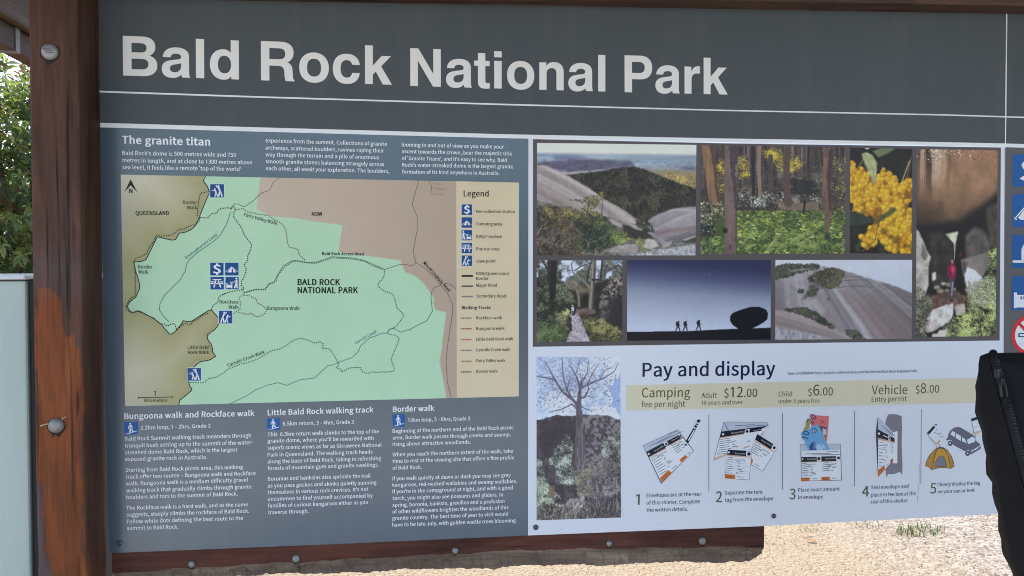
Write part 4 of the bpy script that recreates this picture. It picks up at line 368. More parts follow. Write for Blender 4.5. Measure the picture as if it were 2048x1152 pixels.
def m_wood(name, dark, mid, light, axis='z', bare=None, rough=0.6, worn=0.0):
    m, nt, b = mat(name)
    sc = {'z': (1, 1, 0.06), 'x': (0.06, 1, 1), 'y': (1, 0.06, 1)}[axis]
    v = coords(nt, sc)
    g1 = mixc(nt, 0.5, noise(nt, v, 55.0, 8, 0.7, 0.6), noise(nt, v, 190.0, 5, 0.65, 0.3))
    g1 = ramp(nt, [(0.28, 0.0), (0.72, 1.0)], g1)
    g2 = noise(nt, v, 11.0, 5, 0.6, 0.8)
    fine = noise(nt, v, 260.0, 4, 0.7)
    col = mixc(nt, g1, dark, mid)
    col = mixc(nt, ramp(nt, [(0.5, 0.0), (0.72, 0.75)], g2), col, light)
    if bare:
        at = nt.nodes.new("ShaderNodeAttribute"); at.attribute_name = "Bare"
        bc = mixc(nt, g1, bare[0], bare[1])
        bc = mixc(nt, ramp(nt, [(0.48, 0.0), (0.75, 0.8)], g2), bc, bare[2])
        sep = nt.nodes.new("ShaderNodeSeparateColor"); nt.links.new(at.outputs["Color"], sep.inputs[0])
        ad = nt.nodes.new("ShaderNodeMath"); ad.operation = 'MULTIPLY_ADD'
        nt.links.new(g1, ad.inputs[0]); ad.inputs[1].default_value = 0.8; nt.links.new(sep.outputs[0], ad.inputs[2])
        msk = ramp(nt, [(0.62, 0.0), (1.12, 1.0)], ad.outputs[0])
        col = mixc(nt, msk, col, bc)
        col = mixc(nt, sep.outputs[1], col, (0.12, 0.095, 0.1))
    lp = noise(nt, coords(nt, tuple(0.22 if q < 1 else 1 for q in sc)), 16.0, 4, 0.6, 0.5)
    col = mixc(nt, 1.0, col, ramp(nt, [(0.3, 0.55), (0.5, 0.95), (0.72, 1.35)], lp), 'MULTIPLY')
    chk = ramp(nt, [(0.30, 1.0), (0.40, 0.0)], noise(nt, coords(nt, tuple(s * (0.5 if s < 1 else 1) for s in sc)), 85.0, 3, 0.5))
    col = mixc(nt, chk, col, tuple(c * 0.25 for c in dark))
    pit = ramp(nt, [(0.0, 1.0), (0.03, 0.0)], nd_vor(nt, coords(nt), 30.0))
    col = mixc(nt, pit, col, (0.012, 0.009, 0.008))
    nt.links.new(col, b.inputs["Base Color"])
    b.inputs["Roughness"].default_value = rough; b.inputs["Specular IOR Level"].default_value = 0.22
    h = mixc(nt, 0.5, g1, fine)
    bump(nt, b, h, 0.35, 0.002)
    return m
def m_simple(name, col, rough=0.5, metal=0.0, var=0.12, scale=20.0, bmp=0.0, spec=0.5):
    m, nt, b = mat(name)
    v = coords(nt)
    n = noise(nt, v, scale, 4)
    c2 = tuple(min(1, c * (1 + var)) for c in col); c1 = tuple(c * (1 - var) for c in col)
    nt.links.new(mixc(nt, n, c1, c2), b.inputs["Base Color"])
    b.inputs["Roughness"].default_value = rough; b.inputs["Metallic"].default_value = metal
    b.inputs["Specular IOR Level"].default_value = spec
    if bmp: bump(nt, b, noise(nt, v, scale * 3, 5), bmp, 0.002)
    return m

PRINT = m_print()
M_header = m_board("dark_grey_board", (0.075, 0.083, 0.085), (0.088, 0.097, 0.099))
M_mapboard = m_board("slate_blue_board", (0.060, 0.088, 0.108), (0.072, 0.103, 0.127), 0.85, 0.26)
M_white = m_board("white_board", (0.775, 0.775, 0.80), (0.81, 0.81, 0.835))
M_grey = m_board("warm_grey_board", (0.115, 0.105, 0.105), (0.135, 0.125, 0.125))
M_edge = m_simple("sheet_edge", (0.3, 0.31, 0.32), 0.5)
M_post = m_wood("stained_hardwood", (0.046, 0.019, 0.011), (0.125, 0.058, 0.037), (0.19, 0.105, 0.07), 'z',
                bare=((0.085, 0.024, 0.008), (0.28, 0.076, 0.019), (0.45, 0.165, 0.045)))
M_rail = m_wood("oiled_rail_timber", (0.045, 0.014, 0.009), (0.135, 0.044, 0.028), (0.22, 0.098, 0.064), 'x', rough=0.5)
M_raildecay = m_wood("weathered_rail_timber", (0.07, 0.055, 0.045), (0.28, 0.20, 0.145), (0.60, 0.46, 0.34), 'x', rough=0.85)
M_beam = m_wood("roof_timber", (0.06, 0.033, 0.022), (0.12, 0.068, 0.045), (0.16, 0.095, 0.062), 'x')
M_rafter = m_wood("rafter_timber", (0.05, 0.028, 0.02), (0.11, 0.062, 0.042), (0.15, 0.09, 0.06), 'y')
M_zinc = m_simple("galvanised_steel", (0.30, 0.285, 0.275), 0.5, 0.45, 0.35, 240.0, 0.3)
M_screw = m_simple("dark_screw_steel", (0.12, 0.12, 0.13), 0.35, 0.8, 0.3, 200.0)
M_bolt_shade = m_simple("rust_stain", (0.022, 0.012, 0.008), .9, var=.4, scale=300.0)  # rust brown for the shading painted round bolt heads

# ------------------------------------------------------------------ ground (large structure first)
def m_ground():
    m, nt, b = mat("granite_gravel")
    v = coords(nt)
    vor = nt.nodes.new("ShaderNodeTexVoronoi"); vor.inputs["Scale"].default_value = 95.0
    nt.links.new(v, vor.inputs["Vector"])
    vor2 = nt.nodes.new("ShaderNodeTexVoronoi"); vor2.inputs["Scale"].default_value = 52.0
    nt.links.new(v, vor2.inputs["Vector"])
    sepx = nt.nodes.new("ShaderNodeSeparateXYZ"); nt.links.new(v, sepx.inputs[0])
    big = noise(nt, v, 1.1, 4)
    sm = nt.nodes.new("ShaderNodeSeparateColor"); nt.links.new(vor.outputs["Color"], sm.inputs[0])
    sb = nt.nodes.new("ShaderNodeSeparateColor"); nt.links.new(vor2.outputs["Color"], sb.inputs[0])
    fine = ramp(nt, [(0.0, (0.12, 0.09, 0.058)), (0.05, (0.185, 0.14, 0.086)), (0.4, (0.218, 0.168, 0.103)), (0.85, (0.245, 0.193, 0.124)), (1.0, (0.285, 0.236, 0.168))], sm.outputs[0])
    coarse = ramp(nt, [(0.0, (0.06, 0.05, 0.04)), (0.14, (0.13, 0.105, 0.082)), (0.4, (0.205, 0.17, 0.135)), (0.8, (0.265, 0.23, 0.19)), (1.0, (0.37, 0.34, 0.30))], sb.outputs[0])
    # the coarser grey stones lie to the right
    ad = nt.nodes.new("ShaderNodeMath"); ad.operation = 'MULTIPLY_ADD'; ad.inputs[1].default_value = 0.9
    nt.links.new(big, ad.inputs[0]); nt.links.new(sepx.outputs[0], ad.inputs[2])
    mr = nd(nt, "ShaderNodeMapRange"); mr.inputs[1].default_value = 2.55; mr.inputs[2].default_value = 3.5
    nt.links.new(ad.outputs[0], mr.inputs[0])
    col = mixc(nt, mr.outputs[0], fine, coarse)
    col = mixc(nt, ramp(nt, [(0.35, 0.0), (0.7, 0.35)], noise(nt, v, 3.5, 5)), col, (0.26, 0.19, 0.115))
    nt.links.new(col, b.inputs["Base Color"]); b.inputs["Roughness"].default_value = 0.9
    inv = nt.nodes.new("ShaderNodeMath"); inv.operation = 'SUBTRACT'; inv.inputs[0].default_value = 1.0
    nt.links.new(vor2.outputs["Distance"], inv.inputs[1])
    bump(nt, b, inv.outputs[0], 0.7, 0.01)
    return m
gx = sorted(set([-300, -80, -25, -8] + [round(-4 + 0.25 * i, 3) for i in range(45)] + [12, 30, 90, 300]))
gy = sorted(set([-300, -80, -25, -8] + [round(-5 + 0.25 * i, 3) for i in range(53)] + [12, 30, 90, 300]))
gr = random.Random(3)
gv = [(x, y, (0.012 * (gr.random() - 0.5) if -4 < x < 7 and -5 < y < 8 else 0)) for y in gy for x in gx]
gf = [(j * len(gx) + i, j * len(gx) + i + 1, (j + 1) * len(gx) + i + 1, (j + 1) * len(gx) + i) for j in range(len(gy) - 1) for i in range(len(gx) - 1)]
ground = mesh_obj("ground", gv, gf, m_ground(), smooth=True)
ground["kind"] = "structure"

def pebbles():
    m, nt, b = mat("pebble_stone")
    a = nt.nodes.new("ShaderNodeAttribute"); a.attribute_name = "Col"
    nt.links.new(a.outputs["Color"], b.inputs["Base Color"]); b.inputs["Roughness"].default_value = 0.85
    r = np.random.default_rng(5); n = 13000
    bm = bmesh.new(); bmesh.ops.create_icosphere(bm, subdivisions=1, radius=1.0)
    bv = np.array([v.co[:] for v in bm.verts]); bf = np.array([[v.index for v in f.verts] for f in bm.faces]); bm.free()
    x = r.uniform(-1.2, 4.6, n); y = r.uniform(1.7, 3.9, n)
    right = np.clip((x - 2.3) / 1.2, 0, 1)
    s = r.uniform(0.0016, 0.0036, n) * (1 + 0.9 * right * r.random(n))
    ang = r.uniform(0, 6.28, n)
    V = np.repeat(bv[None], n, 0) * (1 + 0.25 * r.standard_normal((n, len(bv), 1)).clip(-1, 1))
    V = V * np.stack([s * r.uniform(.8, 1.5, n), s * r.uniform(.7, 1.1, n), s * r.uniform(.45, .8, n)], 1)[:, None, :]
    ca, sa = np.cos(ang)[:, None], np.sin(ang)[:, None]
    X = V[..., 0] * ca - V[..., 1] * sa + x[:, None]; Y = V[..., 0] * sa + V[..., 1] * ca + y[:, None]
    Z = V[..., 2] + 0.002 + (s * 0.3)[:, None]
    P = np.stack([X, Y, Z], 2).reshape(-1, 3)
    Fc = (bf[None] + (np.arange(n) * len(bv))[:, None, None]).reshape(-1, 3)
    o = mesh_obj("gravel_stones", P.tolist(), Fc.tolist(), m)
    base = np.array([[.25, .19, .12], [.28, .22, .145], [.22, .165, .11], [.13, .10, .07], [.33, .28, .21], [.24, .2, .155]])
    pr = np.array([.3, .26, .16, .1, .1, .08]); pr = pr / pr.sum()
    c = base[r.choice(6, n, p=pr)] * r.uniform(.85, 1.12, (n, 1))
    g = c.mean(1, keepdims=True) * np.array([[1.05, 1.0, .95]]); c = c * (1 - .6 * right[:, None]) + g * .6 * right[:, None]
    at = o.data.color_attributes.new("Col", 'FLOAT_COLOR', 'POINT')
    cc = np.ones((n * len(bv), 4), np.float32); cc[:, :3] = np.repeat(c, len(bv), 0)
    at.data.foreach_set("color", cc.ravel())
    o["kind"] = "stuff"; o["label"] = "loose pale gravel stones scattered on the ground behind the board"; o["category"] = "gravel"
pebbles()

bounce_slab = None  # unseen pale slab added to bounce sun and sheen onto the boards
pv = [(-14, -9.5), (-5, -7.2), (2, -7.0), (9, -8.4), (16, -11), (16, -2.7), (8, -2.5), (0, -2.35), (-7, -2.6), (-14, -4.5)]
bm = bmesh.new()
b0 = [bm.verts.new((x, y, -0.02)) for x, y in pv]; b1 = [bm.verts.new((x, y, 0.03)) for x, y in pv]
bm.faces.new(b1)
for k in range(len(pv)): bm.faces.new((b0[k], b0[(k + 1) % len(pv)], b1[(k + 1) % len(pv)], b1[k]))
bounce_slab = bm_obj("path", bm, m_simple("pale_concrete", (0.62, 0.62, 0.61), .85, var=.1, scale=6.0, bmp=.3)); bounce_slab["kind"] = "structure"

def woodland_screen():  # outer ring is unseen, added to darken what the boards reflect
    m, nt, b = mat("woodland_leaf")
    a = nt.nodes.new("ShaderNodeAttribute"); a.attribute_name = "Col"; nt.links.new(a.outputs["Color"], b.inputs["Base Color"]); b.inputs["Roughness"].default_value = .6
    r = np.random.default_rng(77); V, F, K = [], [], []
    for k in range(8300):
        near = k < 1400
        th = r.uniform(1.9, 2.9) if near else r.uniform(0, 6.283)
        R = r.uniform(9, 14) if near else r.uniform(15, 24); hmax = (5.5 if near else 2.6) + .8 * math.sin(th * 7) + .5 * math.sin(th * 17 + 1)
        z = hmax * r.random() ** .8; c = np.array([R * math.cos(th), R * math.sin(th), z]); n_ = r.normal(0, 1, 3); n_ /= np.linalg.norm(n_)
        u = np.cross(n_, [.3, .5, 1]); u /= np.linalg.norm(u); w = np.cross(n_, u); s_ = r.uniform(.06, .16) if near else r.uniform(.25, .55); b0 = len(V)
        for q in range(6):
            ang = q * 1.047 + r.uniform(-.3, .3); rr = s_ * r.uniform(.5, 1.2); V.append(c + (u * math.cos(ang) + w * math.sin(ang)) * rr + n_ * r.uniform(-.2, .2) * s_)
        F.append(tuple(range(b0, b0 + 6))); K += [np.array([(.035, .055, .02), (.05, .07, .026), (.07, .085, .035), (.03, .045, .024)][r.integers(4)]) * r.uniform(.8, 1.3)] * 6
    for k in range(26):
        th = r.uniform(0, 6.283); R = r.uniform(16, 23); x, y = R * math.cos(th), R * math.sin(th); b0 = len(V); rad = r.uniform(.05, .11)
        for z in (0, 3.0):
            for q in range(6): V.append((x + rad * (1 - z * .1) * math.cos(q * 1.047), y + rad * (1 - z * .1) * math.sin(q * 1.047), z)); K.append(np.array((.16, .12, .09)))
        F += [(b0 + q, b0 + (q + 1) % 6, b0 + 6 + (q + 1) % 6, b0 + 6 + q) for q in range(6)]
    o = mesh_obj("woodland", V, F, m); at = o.data.color_attributes.new("Col", 'FLOAT_COLOR', 'POINT'); cc = np.ones((len(V), 4), np.float32); cc[:, :3] = np.array(K); at.data.foreach_set("color", cc.ravel())
    o["kind"] = "stuff"; o["label"] = "far off eucalypt woodland around the clearing"; o["category"] = "woodland"
woodland_screen()

# ------------------------------------------------------------------ shelter: roof, post, beam, rail
roof = thing("shelter_roof", (0.6, 0.1, 2.14), "timber and sheet roof with dark rafters sheltering the sign board", "roof")
bm = bmesh.new()
nx = 120
prev = None
for i in range(nx + 1):                       # corrugated sheet, lengthened to the front and right to block sky reflections
    x = -1.7 + 6.9 * i / nx; z = 2.46 + 0.012 * math.sin(i * 1.57)
    cur = [bm.verts.new((x, y, z)) for y in (-1.8, 1.15)] + [bm.verts.new((x, y, z + 0.02)) for y in (-1.8, 1.15)]
    if prev:
        bm.faces.new((prev[0], cur[0], cur[1], prev[1])); bm.faces.new((prev[2], prev[3], cur[3], cur[2]))
        bm.faces.new((prev[0], prev[2], cur[2], cur[0])); bm.faces.new((prev[1], cur[1], cur[3], prev[3]))
    else: bm.faces.new((cur[0], cur[1], cur[3], cur[2]))
    prev = cur
bm.faces.new((prev[0], prev[2], prev[3], prev[1]))
bm_obj("roof_sheet", bm, m_simple("brown_roof_sheet", (0.16, 0.1, 0.07), 0.5), roof)
bm = bmesh.new(); add_box(bm, -1.072, -1.025, -1.75, 1.12, 2.19, 2.44, 0.004)
ra = bm_obj("rafter", bm, M_rafter, roof)
bm = bmesh.new(); add_box(bm, -1.097, -1.050, -1.75, 1.12, 2.127, 2.188, 0.004)
rb = bm_obj("rafter", bm, M_rafter, roof, label="lower darker rafter carrying a steel strap")
bm = bmesh.new(); add_box(bm, -1.099, -1.048, 0.618, 0.640, 2.1245, 2.189, 0.001)
bm_obj("steel_strap", bm, m_simple("dull_strap_steel", (0.2, 0.19, 0.18), .6, .3, .3, 60.0), rb)
for x in (0.9, 2.7):
    bm = bmesh.new(); add_box(bm, x, x + 0.047, -1.75, 1.12, 2.25, 2.44, 0.004); bm_obj("rafter", bm, M_rafter, roof)

# top beam above the header; it sags slightly
bm = bmesh.new(); add_box(bm, -0.60, 3.0, -0.05, 0.05, 2.094, 2.25, 0.004)
for v in bm.verts: v.co.z += 0.026 * (v.co.x - 0.646)
tb = bm_obj("top_beam", bm, M_beam)
tb["label"] = "brown timber beam running along the top of the dark header board"; tb["category"] = "beam"

post = thing("shelter_post", (-0.637, -0.047, 0.0), "square stained timber post left of the board, orange bare wood on its lower half", "post")
def build_post():
    x0, x1, y0, y1, zt, ch = -0.6785, -0.5965, -0.088, 0.0, 2.44, 0.0045
    nxg, nzg = 22, 420
    bm = bmesh.new()
    lay = bm.verts.layers.float_color.new("Bare")
    def face_profile():
        P = []
        for i in range(nxg + 1):                # front
            P.append((x0 + ch + (x1 - x0 - 2 * ch) * i / nxg, y0))
        P += [(x1 - ch * .3, y0 + ch * .3), (x1, y0 + ch), (x1, y1), (x0, y1), (x0, y0 + ch), (x0 + ch * .3, y0 + ch * .3)]
        return P
    P = face_profile(); rows = []
    r = random.Random(11)
    ph = [r.uniform(0, 6.28) for _ in range(8)]
    for j in range(nzg + 1):
        z = zt * j / nzg; py = 490 + (1.5949 - z) / 0.000893
        row = []
        wob = 0.05 * math.sin(z * 37 + ph[0]) + 0.03 * math.sin(z * 91 + ph[1]) + 0.02 * math.sin(z * 190 + ph[2])
        for i, (x, y) in enumerate(P):
            xx, yy = x, y
            if x > x1 - 0.012 and y < y0 + ch + 1e-4:  # a worn right arris
                yy += 0.0014 * max(0, math.sin(z * 23 + ph[3]) + math.sin(z * 61 + ph[4]))
            v = bm.verts.new((xx, yy, z))
            fx = (x - x0) / (x1 - x0)
            hi = np.interp(py, [560, 575, 600, 640, 660, 700, 1000, 1200], [-.6, .28, .5, .55, .70, .93, .93, 0.93]) + wob * (0.5 if py > 700 else 1)
            lo = np.interp(py, [560, 600, 950, 980, 1050, 1152, 1300], [.15, .06, .05, .1, .22, .30, .35]) + wob * .8
            d = min(hi - fx, fx - lo)
            val = max(0.0, min(1.0, 0.5 + d * 3.6))
            if y > y0 + ch: val = 0.0
            isl = ((fx - .70) / .09) ** 2 + ((py - 632 - 25 * fx) / 26) ** 2
            if isl < 1: val *= isl * .6
            g = 0.0
            if py > 950 and y <= y0 + ch: g = max(0, min(.6, (lo - fx) * 5))
            if 480 < py < 610 and y <= y0 + ch: g = max(g, .35 * (1 - abs(py - 540) / 70))
            v[lay] = (val, g, 0, 1)
            row.append(v)
        rows.append(row)
    n = len(P)
    for a, b in zip(rows, rows[1:]):
        for k in range(n): bm.faces.new((a[k], a[(k + 1) % n], b[(k + 1) % n], b[k]))
    bm.faces.new(list(reversed(rows[0]))); bm.faces.new(rows[-1])
    return bm_obj("post_timber", bm, M_post, post)
build_post()
def bolt(name, parent, x, y, z, r, h, m=None, splinter=False):
    bm = bmesh.new()
    lathe(bm, [(r * 1.0, -0.001), (r * 1.02, h * .12), (r * .93, h * .45), (r * .7, h * .78), (r * .38, h * .96), (0, h)], (x, y, z), 28)
    bm_obj(name, bm, m or M_zinc, parent, smooth=True)
    rz = random.Random(int(x * 9000)); bm = bmesh.new()     # rust-brown disc painting the dark shading beneath the head
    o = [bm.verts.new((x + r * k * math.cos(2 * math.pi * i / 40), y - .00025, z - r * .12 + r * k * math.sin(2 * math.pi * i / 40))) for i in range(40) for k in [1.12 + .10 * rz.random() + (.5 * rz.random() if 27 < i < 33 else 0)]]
    bm.faces.new(o); bm_obj("rust_stain", bm, M_bolt_shade, parent)
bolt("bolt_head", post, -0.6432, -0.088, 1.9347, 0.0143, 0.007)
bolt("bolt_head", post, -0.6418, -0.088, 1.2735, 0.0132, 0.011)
for (a, b_) in (((-0.654, 1.277), (-0.668, 1.2735)), ((-0.632, 1.285), (-0.625, 1.2885))):      # splinters round the lower bolt
    bm = bmesh.new(); tube(bm, [(a[0], -0.0885, a[1]), ((a[0] + b_[0]) / 2, -0.092, (a[1] + b_[1]) / 2 + .001), (b_[0], -0.0885, b_[1])], 0.0013, 6)
    bm_obj("wood_splinter", bm, m_simple("pale_splinter", (0.5, 0.36, 0.22), 0.7), post)
bm = bmesh.new()
for k, (dx, dz) in enumerate(((-.0025, .003), (.001, .0005), (.003, -.0035))):
    add_box(bm, -0.6432 + dx - .006, -0.6432 + dx + .006, -0.0956, -0.0948, 1.9347 + dz - .0005, 1.9347 + dz + .0005)
bm_obj("bolt_stamp", bm, M_screw, post)

rail = thing("bottom_rail", (0.08, 0.02, 0.91), "red brown timber rail under the board with a rotted lower edge and round bolts", "rail")
def build_rail():
    r = random.Random(21)
    n = 260; x0, x1 = -0.5885, 0.7335
    bm = bmesh.new(); rows = []
    def nz(x, f, s): return math.sin(x * f + s) + .6 * math.sin(x * f * 2.3 + s * 1.7) + .4 * math.sin(x * f * 5.1 + s * 2.9)
    for i in range(n + 1):
        x = x0 + (x1 - x0) * i / n
        t = (x - x0) / (x1 - x0)
        led = np.interp(x, [-.59, -.35, .2, .45, .735], [.9655, .969, .972, .965, .955]) + .0012 * nz(x, 40, 1) + r.uniform(-.0006, .0006)
        bot = np.interp(x, [-.59, -.2, .2, .5, .70, .7335], [.948, .943, .936, .928, .9225, .9225]) + .0018 * nz(x, 23, 2) + r.uniform(-.001, .001)
        if x > 0.705: bot += (x - .705) * .55
        if x > 0.722: led += 0
        mid = (led + bot) / 2 + .002 * nz(x, 61, 3)
        top = 1.032; yf = 0.0065
        if x > x1 - .004: top -= .003
        rows.append([bm.verts.new(p) for p in ((x, yf, top), (x, yf, (top + led) / 2), (x, yf + .0005, led + .001), (x, yf + .002 + r.uniform(-.001, .002), led - .003),
                     (x, yf + .006 + .004 * nz(x, 47, 5) + r.uniform(-.003, .003), mid + .003 * nz(x, 83, 7)), (x, yf + .009 + r.uniform(-.003, .003), bot), (x, .045, bot - .001), (x, .052, top))])
    for i, (a, b) in enumerate(zip(rows, rows[1:])):
        for k in range(8):
            f = bm.faces.new((a[k], a[(k + 1) % 8], b[(k + 1) % 8], b[k]))
            f.material_index = 1 if k in (2, 3, 4, 5) else 0
    bm.faces.new(rows[0]); bm.faces.new(list(reversed(rows[-1])))
    bm_obj("rail_timber", bm, [M_rail, M_raildecay], rail)
build_rail()
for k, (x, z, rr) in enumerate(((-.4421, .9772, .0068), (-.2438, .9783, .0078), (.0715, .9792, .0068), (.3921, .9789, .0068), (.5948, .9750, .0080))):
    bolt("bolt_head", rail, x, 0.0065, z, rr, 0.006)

# ------------------------------------------------------------------ printing tools (board millimetres: x along, z up)
def poly_area(P): return 0.5 * sum(P[i][0] * P[(i + 1) % len(P)][1] - P[(i + 1) % len(P)][0] * P[i][1] for i in range(len(P)))
class Print:
    def __init__(s): s.v, s.f, s.c, s.d = [], [], [], []
    def tris(s, V, Fs, col, layer):
        b = len(s.v); s.v += [(x / 1000, -layer * 1e-4, z / 1000) for x, z in V]
        s.f += [tuple(b + i for i in f) for f in Fs]; s.c += [col] * len(Fs)
    def poly(s, P, col, layer):
        P = [tuple(p) for p in P]
        if len(P) <= 4 and len(P) > 2: F = [tuple(range(len(P)))]
        else: F = tessellate_polygon([[Vector((x, z, 0)) for x, z in P]])
        s.tris(P, F, col, layer)
    def line(s, P, w, col, layer, closed=False):
        P = [np.array(p, float) for p in P]; n = len(P); L, Rr = [], []
        for i in range(n):
            d0 = P[i] - P[i - 1] if i else P[1] - P[0]; d1 = P[i + 1] - P[i] if i < n - 1 else P[-1] - P[-2]
            d0 = d0 / (np.hypot(*d0) + 1e-9); d1 = d1 / (np.hypot(*d1) + 1e-9); t = d0 + d1; q = np.hypot(*t)
            t = t / q if q > 1e-6 else d1
            nn = np.array([-t[1], t[0]]); k = w / 2 / max(.5, abs(nn @ np.array([-d1[1], d1[0]])))
            L.append(tuple(P[i] + nn * k)); Rr.append(tuple(P[i] - nn * k))
        s.tris(L + Rr, [(i, i + 1, n + i + 1, n + i) for i in range(n - 1)], col, layer)
    def dash(s, P, w, on, off, col, layer):
        P = [np.array(p, float) for p in P]
        seg = [np.hypot(*(b - a)) for a, b in zip(P, P[1:])]; cum = np.concatenate([[0], np.cumsum(seg)])
        def at(t):
            i = min(len(seg) - 1, max(0, int(np.searchsorted(cum, t, side='right')) - 1))
            return P[i] + (P[i + 1] - P[i]) * ((t - cum[i]) / max(1e-6, seg[i]))
        t = 0.0
        while t + on < cum[-1]:
            s.line([at(t), at(t + on)], w, col, layer); t += on + off
    def circle(s, c, r, col, layer, n=20):
        s.poly([(c[0] + r * math.cos(6.2832 * k / n), c[1] + r * math.sin(6.2832 * k / n)) for k in range(n)], col, layer)
    def ring(s, c, r0, r1, col, layer, n=48):
        V = [(c[0] + r * math.cos(6.2832 * k / n), c[1] + r * math.sin(6.2832 * k / n)) for r in (r0, r1) for k in range(n)]
        s.tris(V, [(k, (k + 1) % n, n + (k + 1) % n, n + k) for k in range(n)], col, layer)
    def build(s, name, parent, label=None):
        o = mesh_obj(name, s.v, s.f, PRINT, parent, label=label)
        me = o.data
        at = me.color_attributes.new("Col", 'FLOAT_COLOR', 'CORNER')
        cc = []
        for p, c in zip(me.polygons, s.c): cc += [*c, 1.0] * p.loop_total
        at.data.foreach_set("color", cc)
        for p in me.polygons:
            if p.normal.y > 0: p.flip()
        me.update()
        return o

def fill_outlines(polys):
    # an outline inside another is its hole; every outer outline is filled on its own
    def inside(p, P):
        c = False
        for (xa, ya), (xb, yb) in zip(P, P[1:] + P[:1]):
            if (ya > p[1]) != (yb > p[1]) and p[0] < (xb - xa) * (p[1] - ya) / (yb - ya) + xa: c = not c
        return c
    polys = [[tuple(map(float, q)) for q in P] for P in polys]
    hole = [any(inside(P[0], Q) for Q in polys if Q is not P) for P in polys]
    outer = [P for P, h in zip(polys, hole) if not h]; holes = [P for P, h in zip(polys, hole) if h]
    V, Fs = [], []
    for O in outer:
        grp = [O] + [Hh for Hh in holes if inside(Hh[0], O)]
        b = len(V); V += [q for P in grp for q in P]
        Fs += [tuple(b + i for i in t) for t in tessellate_polygon([[Vector((x, y, 0)) for x, y in P] for P in grp])]
    return V, Fs
_gc = {}
def glyph(ch, bold):
    k = (ch, bold)
    if k in _gc: return _gc[k]
    adv, polys = FONT[ch]
    out = []
    for P in polys:
        P = np.array(P, float); n = len(P)
        if bold:
            d0 = P - np.roll(P, 1, 0); d1 = np.roll(P, -1, 0) - P
            d0 /= np.maximum(1e-6, np.hypot(d0[:, 0], d0[:, 1]))[:, None]; d1 /= np.maximum(1e-6, np.hypot(d1[:, 0], d1[:, 1]))[:, None]
            n0 = np.stack([d0[:, 1], -d0[:, 0]], 1); n1 = np.stack([d1[:, 1], -d1[:, 0]], 1)
            m = n0 + n1; m /= np.maximum(.9, (m * m).sum(1))[:, None] / 2
            P = P + m * bold * np.array([[1.0, 0.55]])
        out.append(P)
    V, Fs = fill_outlines([list(P) for P in out])
    xs = [v[0] for v in V]
    _gc[k] = (adv + bold * 1.2, V, Fs, (min(xs), max(xs)) if xs else None)
    return _gc[k]
def set_text(pr, s, x0, z0, x1, z1, col, layer, bold=0, asp=0.97, height=None, slant=0.0, table=None):
    pen = 0; items = []; lo = hi = None
    for ch in s:
        if table: adv, V, Fs, ext = table[ch]
        else: adv, V, Fs, ext = glyph(ch, bold)
        if ext:
            if lo is None: lo = pen + ext[0]
            hi = pen + ext[1]; items.append((pen, V, Fs))
        pen += adv
    A = np.array([x0, z0]); B = np.array([x1, z1]); L = np.hypot(*(B - A)); ex = (B - A) / L; ez = np.array([-ex[1], ex[0]])
    sx = L / (hi - lo); sy = height / 660.0 if height else sx * asp
    for pen, V, Fs in items:
        W = [tuple(A + ex * ((px + pen - lo + slant * py) * sx) + ez * (py * sy)) for px, py in V]
        pr.tris(W, Fs, col, layer)
    return sy * 660
def text_obj(name, parent, groups, col, layer=8, bold=0, asp=1.06, height=None, label=None, slant=0.0, table=None, cuts=None):
    # every row is a part of its own, unless cuts lists the row numbers at which a new block of lines begins
    rows = [r for g in groups for r in TEXT[g]]
    cuts = list(range(len(rows))) if cuts is None else cuts
    for i0, i1 in zip(cuts, cuts[1:] + [len(rows)]):
        pr = Print()
        for s, a, b, c, d in rows[i0:i1]: set_text(pr, s, a, b, c, d, col, layer, bold, asp, height, slant=slant, table=table)
        pr.build(name, parent, label)

